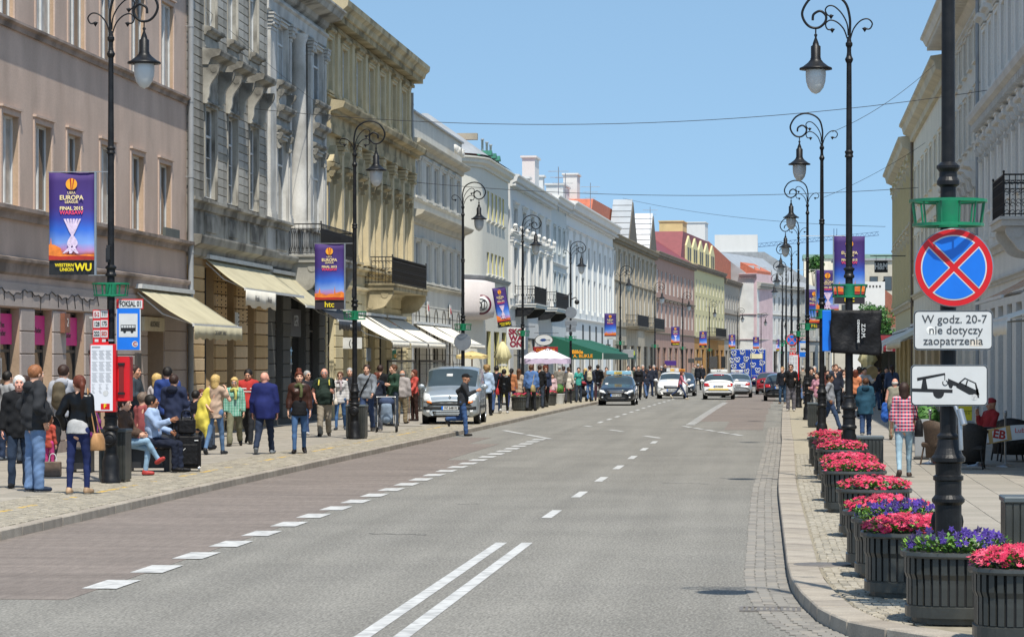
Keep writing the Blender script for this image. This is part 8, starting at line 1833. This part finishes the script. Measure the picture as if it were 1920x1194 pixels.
r, R = person('bald older man in a pale grey jacket and khaki trousers with a walking stick', 753, 58.5, 1.7, 168, 0, 'st2', ('down','down'), ('jacket', '#a39a96', 'long', -.06), ('loose', '#8a7a5c'), '#1c1a18', ('fringe', 'grey'), 1, 1.08, 6, loose=.02); bag(r, R, 1, 'black shoulder bag of the bald man in the pale jacket', '#15161a', (.3,.14,.24), at=(.27, .1, .98))
b = MB(); b.tube([(0,0,0),(0,0,.82),(0,.08,.86),(0,.12,.82)], .011, 5); o = b.build('walking_stick', M_wood); o.location = tuple(W(767, 57.5)); o['label'] = 'thin wooden walking stick of the bald man in the pale jacket'; o['category'] = 'stick'
person('brown haired woman in a coral red jacket beside the silver van', 777, 56, 1.7, -55, 1, 'st', ('down','fwd'), ('jacket', '#d24a3c', 'long', -.06), ('straight', '#3a241e'), '#2c2220', ('long', 'auburn'), loose=.016)
# the man hurrying into the road
r, R = person('man in a dark jacket, jeans and a black cap running off the kerb', 868, 66.2, 1.76, 88, 0, 'run', ('runf','runb'), ('jacket', '#33363c', 'long', -.06), ('straight', '#36598c'), '#2c2a28', ('cap', '#17181a'), 1, 1.02, 6, z=-.12, hy=8)
# pushchair
def pushchair(px, s, rz, lab, c1, c2):
 r = thing('pushchair', lab, 'pushchair', tuple(W(px, s)), rz); b = MB()
 for x in (-.25, .25): b.tube([(x,.5,1.0),(x,.35,.9),(x,-.3,.2)], .014, 5); b.tube([(x,-.25,.75),(x,.3,.15)], .014, 5)
 b.tube([(-.25,.5,1.0),(.25,.5,1.0)], .016, 5); b.build('frame', M_steel, r)
 for x in (-.28, .28):
  for y in (-.35, .32): q = MB(); q.lathe([(.05,-.02),(.12,-.025),(.13,0),(.12,.025),(.05,.02)], seg=18, axis='x'); q.build('wheel', M_tyre, r, (x, y, .13))
 mesh_sdf([cap((0,.1,.45),(0,.2,.75),.17,.15,.7), cap((0,-.15,.42),(0,.1,.42),.16,.17,.8)], .022).build('seat', cloth(c1), r); mesh_sdf([ell((0,.08,.85),(.22,.22,.16))], .022, [(0,-.5,-1,-.84)]).build('canopy', cloth(c2), r); return r
pushchair(725, 66.5, math.pi+.1, 'pushchair with pale blue seat pushed by the woman in navy', '#8fa6c0', '#3a4a6a'); pushchair(1093, 38, 0.4, 'dark pushchair with red bags near the dark taxi', '#22242a', '#9c2430')
# ---- left, beyond the van
r, R = person('woman with tousled blond hair in a light blue shirt behind the van', 913, 51, 1.84, 175, 1, 'walks', top=('shirt', '#a5bedb', 'long', -.12), bot=('straight', '#1c1d22'), hair=('curly', 'dark_blond'), loose=.018)
person('man in a dark jacket with headphones beyond the blue shirt', 931, 48.5, 1.82, 178, 0, 'walks', top=('jacket', '#202636', 'long', -.08), bot=('straight', DNB), hair=('short', 'black'))
r, R = person('woman in a black coat with white shoes walking away', 945, 49, 1.74, 180, 1, 'walk', top=('coat', '#151517', 'long', -.1), bot=('skinny', '#161618'), shoe='#d0d0ce', hair=('short', 'black'), sole=1, loose=.02); bag(r, R, 1, 'red shoulder bag on the woman in the black coat', '#c02428', (.26,.14,.26), at=(.25, .02, .85))
person('woman in an orange jacket between the fourth lamp post and the black coat', 959, 46, 1.7, 175, 1, 'walks', top=('jacket', '#b8703c', 'long', -.1), bot=('skinny', '#27336c'), hair=('tail', 'black'))
person('long haired woman in beige with a cream tote just left of the fourth lamp post', 973, 45, 1.68, 170, 1, 'walks', top=('coat', '#b09c84', 'long', -.2), bot=('skinny', '#3c3a44'), hair=('long', 'brown'))
r, R = person('man in a denim blue shirt with a canvas bag right of the fourth lamp post', 996, 46.5, 1.85, 172, 0, 'walks', top=('shirt', '#4f78b4', 'long', -.08), bot=('straight', '#31353c'), hair=('short', 'brown'), build=1.1, loose=.02, skin=1); bag(r, R, -1, 'sand coloured canvas bag on the denim blue back', '#b09a5c', (.4,.16,.28), at=(-.12, .2, .86))
person('man in a black jacket beyond the denim blue shirt', 1012, 44, 1.82, 175, top=('jacket', '#17191e', 'long', -.06), hair=('short', 'dark_brown')); r, R = person('woman with sunglasses in dark blue denim facing us', 1023, 43, 1.78, 15, 1, 'walks', top=('jacket', '#27344e', 'long', -.06), bot=('straight', '#16171c'), hair=('curly', 'auburn')); glasses(r, R)
person('girl in pale pink carrying a white paper bag', 1036, 41, 1.42, 5, 1, 'walks', top=('shirt', '#d8b4b8', 'long', -.08), bot=('skinny', '#8c5a64'), hair=('long', 'dark_brown')); person('person in a cream coat near the white parasol pole', 1066, 39.5, 1.72, 178, 1, 'walks', top=('coat', '#cfc7b6', 'long', -.22), bot=('skinny', '#3a3a40'), hair=('short', 'grey_brown'))
person('woman in a teal top behind the pushchair with red bags', 1085, 38.5, 1.68, 5, 1, 'st', ('hold','hold'), ('shirt', '#1f9c90', 'long', -.08), hair=('tail', 'black')); r, R = person('man in a dark jacket with a cream backpack next to the leather jacket', 1106, 37.5, 1.78, 178, 0, 'walks', top=('jacket', '#2a3040', 'long', -.06), bot=('straight', '#3a6aa4'), hair=('short', 'dark_brown')); backpack(r, R, 'cream backpack beside the black leather jacket', '#c9bd98')
person('man in a black leather jacket at the front corner of the dark taxi', 1121, 37, 1.8, 176, 0, 'st', ('hold','hold'), ('jacket', '#131316', 'long', -.04), ('straight', '#4a2c38'), hair=('short', 'black'), rough=.35, loose=.02)
# ---- woman crossing, far
person('woman in a pink checked shirt and jeans hurrying across the road before the white taxi', 1276, 33.8, 1.62, 90, 1, 'lunge', ('fwd','back'), ('shirt', '#c8687c', 'long', -.08), ('skinny', '#33456a'), '#d8c8a8', ('long', 'auburn'), z=-.12, lean=6)
# ---- right pavement
person('man in a dark jacket and blue jeans waiting at the far right kerb', 1467, 40, 1.72, -12, 0, 'st', ('down','hold'), ('jacket', '#20242e', 'long', -.06), ('straight', '#33506e'), '#8a7358', ('short', 'dark_blond'), hy=-15)
r, R = person('man in sunglasses, a black jacket and grey trousers at the bus stop', 1483, 46.8, 1.86, -8, 0, 'st', ('hold','hold'), ('jacket', '#14151a', 'long', -.06), ('loose', '#6a6870'), '#b8b4ac', ('short', 'dark_brown'), sole=1); glasses(r, R)
person('woman in a pink top with dark hair between the lamp posts', 1533, 56, 1.62, -30, 1, 'st', ('hold','hold'), ('shirt', '#c88a9c', 'long', -.08), ('straight', '#bcb8b4'), hair=('bob', 'black')); person('dark haired man looking down behind the woman in pink', 1521, 53, 1.76, 5, 0, top=('jacket', '#1c1e24', 'long', -.06), hair=('short', 'black'), nod=15)
r, R = person('young man in a grey hooded top and jeans leaning behind the second lamp post', 1557, 64.5, 1.66, 80, 0, 'walk', ('pocket','pocket'), ('hooded_top', '#8d9199', 'long', -.04), ('straight', '#33496a'), '#1e2024', ('short', 'black'), 2, lean=-3)
person('brown haired man in a dark suit behind the nearer lamp posts', 1567, 49, 1.86, 10, 0, 'st', top=('jacket', '#2b3040', 'long', -.1), hair=('short', 'brown')); r, R = person('person in a white jacket and black jeans holding something up to the face', 1580, 48.5, 1.68, 60, 1, 'walks', ('phone','phone'), ('jacket', '#c9c9c6', 'long', -.06), ('skinny', '#222630'), hair=('bob', 'dark_brown'))
person('red haired person in an orange shirt right of the lamp post', 1604, 52, 1.68, 170, 1, top=('shirt', '#d9804a', 'short', -.08), hair=('bob', 'auburn')); person('musician in black and white holding a round drum above the crowd', 1621, 50, 1.74, 20, 0, 'st', ('reach','reach'), ('shirt', '#c8c6c2', 'long', -.06), hair=('short', 'black'))
b = MB(); b.lathe([(0,-.08),(.3,-.08),(.3,.08),(0,.08)], seg=28, axis='y', smooth=False); o = b.build('drum', mat('drum_skin', S('#b09a70'), .6, 0, .2, 5)); o.location = tuple(W(1632, 48.5, 1.55)); o.rotation_euler = (.3, 0, .6); o['label'] = 'flat round drum with a pale skin held up in the crowd'; o['category'] = 'drum'
r, R = person('woman in a petrol blue hooded raincoat walking away', 1623, 70.5, 1.55, 178, 1, 'walks', ('down','down'), ('raincoat', '#1f5068', 'long', -.24), ('loose', '#2c4870'), '#c9c9c4', ('short', 'brown'), 0, 1.2, loose=.03, sole=1); hood(r, R, '#1a445a')
r, R = person('bald man in a grey waistcoat with a blue jacket over his arm', 1678, 73.5, 1.56, 176, 0, 'walks', ('down','down'), ('waistcoat', '#94917f', 'none', -.06), ('loose', '#7c7a66'), '#7a6a56', ('fringe', 'white'), 3, 1.15); o = thing('jacket', 'bright blue jacket carried by the bald man in the grey waistcoat', 'jacket', tuple(wpt(r, (.27, -.02, .86)))); mesh_sdf([cap((0,0,.1),(0,0,-.2),.1,.12,.7)], .02, (), 'cloth', .01, (25,25,25)).build('cloth', cloth('#1f62c0'), o)
r, R = person('woman in a red plaid shirt and faded jeans with a black bag walking away', 1695, 109, 1.63, 180, 1, 'walks', ('fwd','down'), ('shirt', '#c03048', '34', -.06), ('skinny', '#94b4c4'), '#4a3a34', ('bob', 'dark_brown'), 1, 1.02, tm=M_plaid, loose=.014, sole=1); bag(r, R, -1, 'black shoulder bag beside the red plaid shirt', '#17171a', (.3,.14,.3), at=(-.27, .02, .92))
r, R = person('seated man in a red jacket and red cap resting his chin on his hand', 1854, 96.5, 1.62, -60, 0, 'sit', ('phone','lap'), ('jacket', '#a81c20', 'long', 0), ('straight', '#22242a'), hair=('cap', '#b0242a'), skin=1, lean=-6, nod=8)
person('waiter in black standing by the dark red awning', 1662, 43, 1.72, 0, 0, 'st', ('cross','cross'), ('shirt', '#121318', 'long', -.06), ('straight', '#16171c'), hair=('short', 'black'))
# ---- the crowd further off: every one a person of his or her own
cols = ['#1c1e24', '#2b3040', '#6b3a34', '#b8b4ac', '#23262c', '#8a8478', '#4a5a78', '#d8d4cc', '#15161a', '#7a6a5a', '#9c2c34', '#3a4a3c']
bots = ['#22252c', '#2f4468', '#3a3a40', '#5c5a54', '#1a1b20', '#47628c']
hrs = [('short', 'dark_brown'), ('bob', 'brown'), ('short', 'black'), ('tail', 'dark_brown'), ('long', 'blond'), ('short', 'grey'), ('bob', 'black'), ('short', 'brown')]
def words(c): return {'#1c1e24':'black','#2b3040':'navy','#6b3a34':'rust brown','#b8b4ac':'pale grey','#23262c':'charcoal','#8a8478':'khaki grey','#4a5a78':'slate blue','#d8d4cc':'white','#15161a':'jet black','#7a6a5a':'brown','#9c2c34':'dark red','#3a4a3c':'dark green'}[c]
def crowd(L, where, grp):
 for i, (px, s) in enumerate(L):
  c = cols[(i*5+int(px)) % 12]; fem = i % 2; hr = hrs[(i*3+int(px)//3) % 8]; away = (i+int(px)) % 3 != 0
  od = 'first second third fourth fifth sixth seventh eighth ninth tenth eleventh'.split()[i]
  person('person, %s hair, %s jacket, %s, %s from left %s' % (hr[1].split('_')[0], words(c), 'back turned' if away else 'facing us', od, where), px, s, random.uniform(1.62, 1.84), 180+random.uniform(-20, 20) if away else random.uniform(-20, 20), fem, ('walks', 'st', 'walk')[i % 3], top=('jacket', c, 'long', -.08), bot=('straight', bots[(i+int(px)) % 6]), hair=hr, group=grp)
crowd([(1137, 35.5), (1178, 35), (1189, 33.5), (1197, 36), (1205, 34), (1212, 35), (1219, 33), (1226, 32)], 'beside the dark taxi', 'crowd beside the dark taxi')
crowd([(1240, 29), (1247, 27), (1303, 24.5), (1309, 27), (1316, 25.5), (1232, 30.5)], 'behind small white taxi', 'crowd before the red brown house')
crowd([(1527, 44), (1545, 42), (1552, 46), (1563, 41), (1574, 43), (1588, 45), (1596, 41), (1611, 44), (1641, 46), (1648, 42), (1672, 48)], 'near dark red awning', 'crowd on the right pavement')
crowd([(1505, 37), (1512, 40), (1519, 36)], 'at right bus stop', 'bus stop queue'); crowd([(1049, 38), (1057, 36.5), (1098, 35.5)], 'under green awning', 'crowd under the green awning')
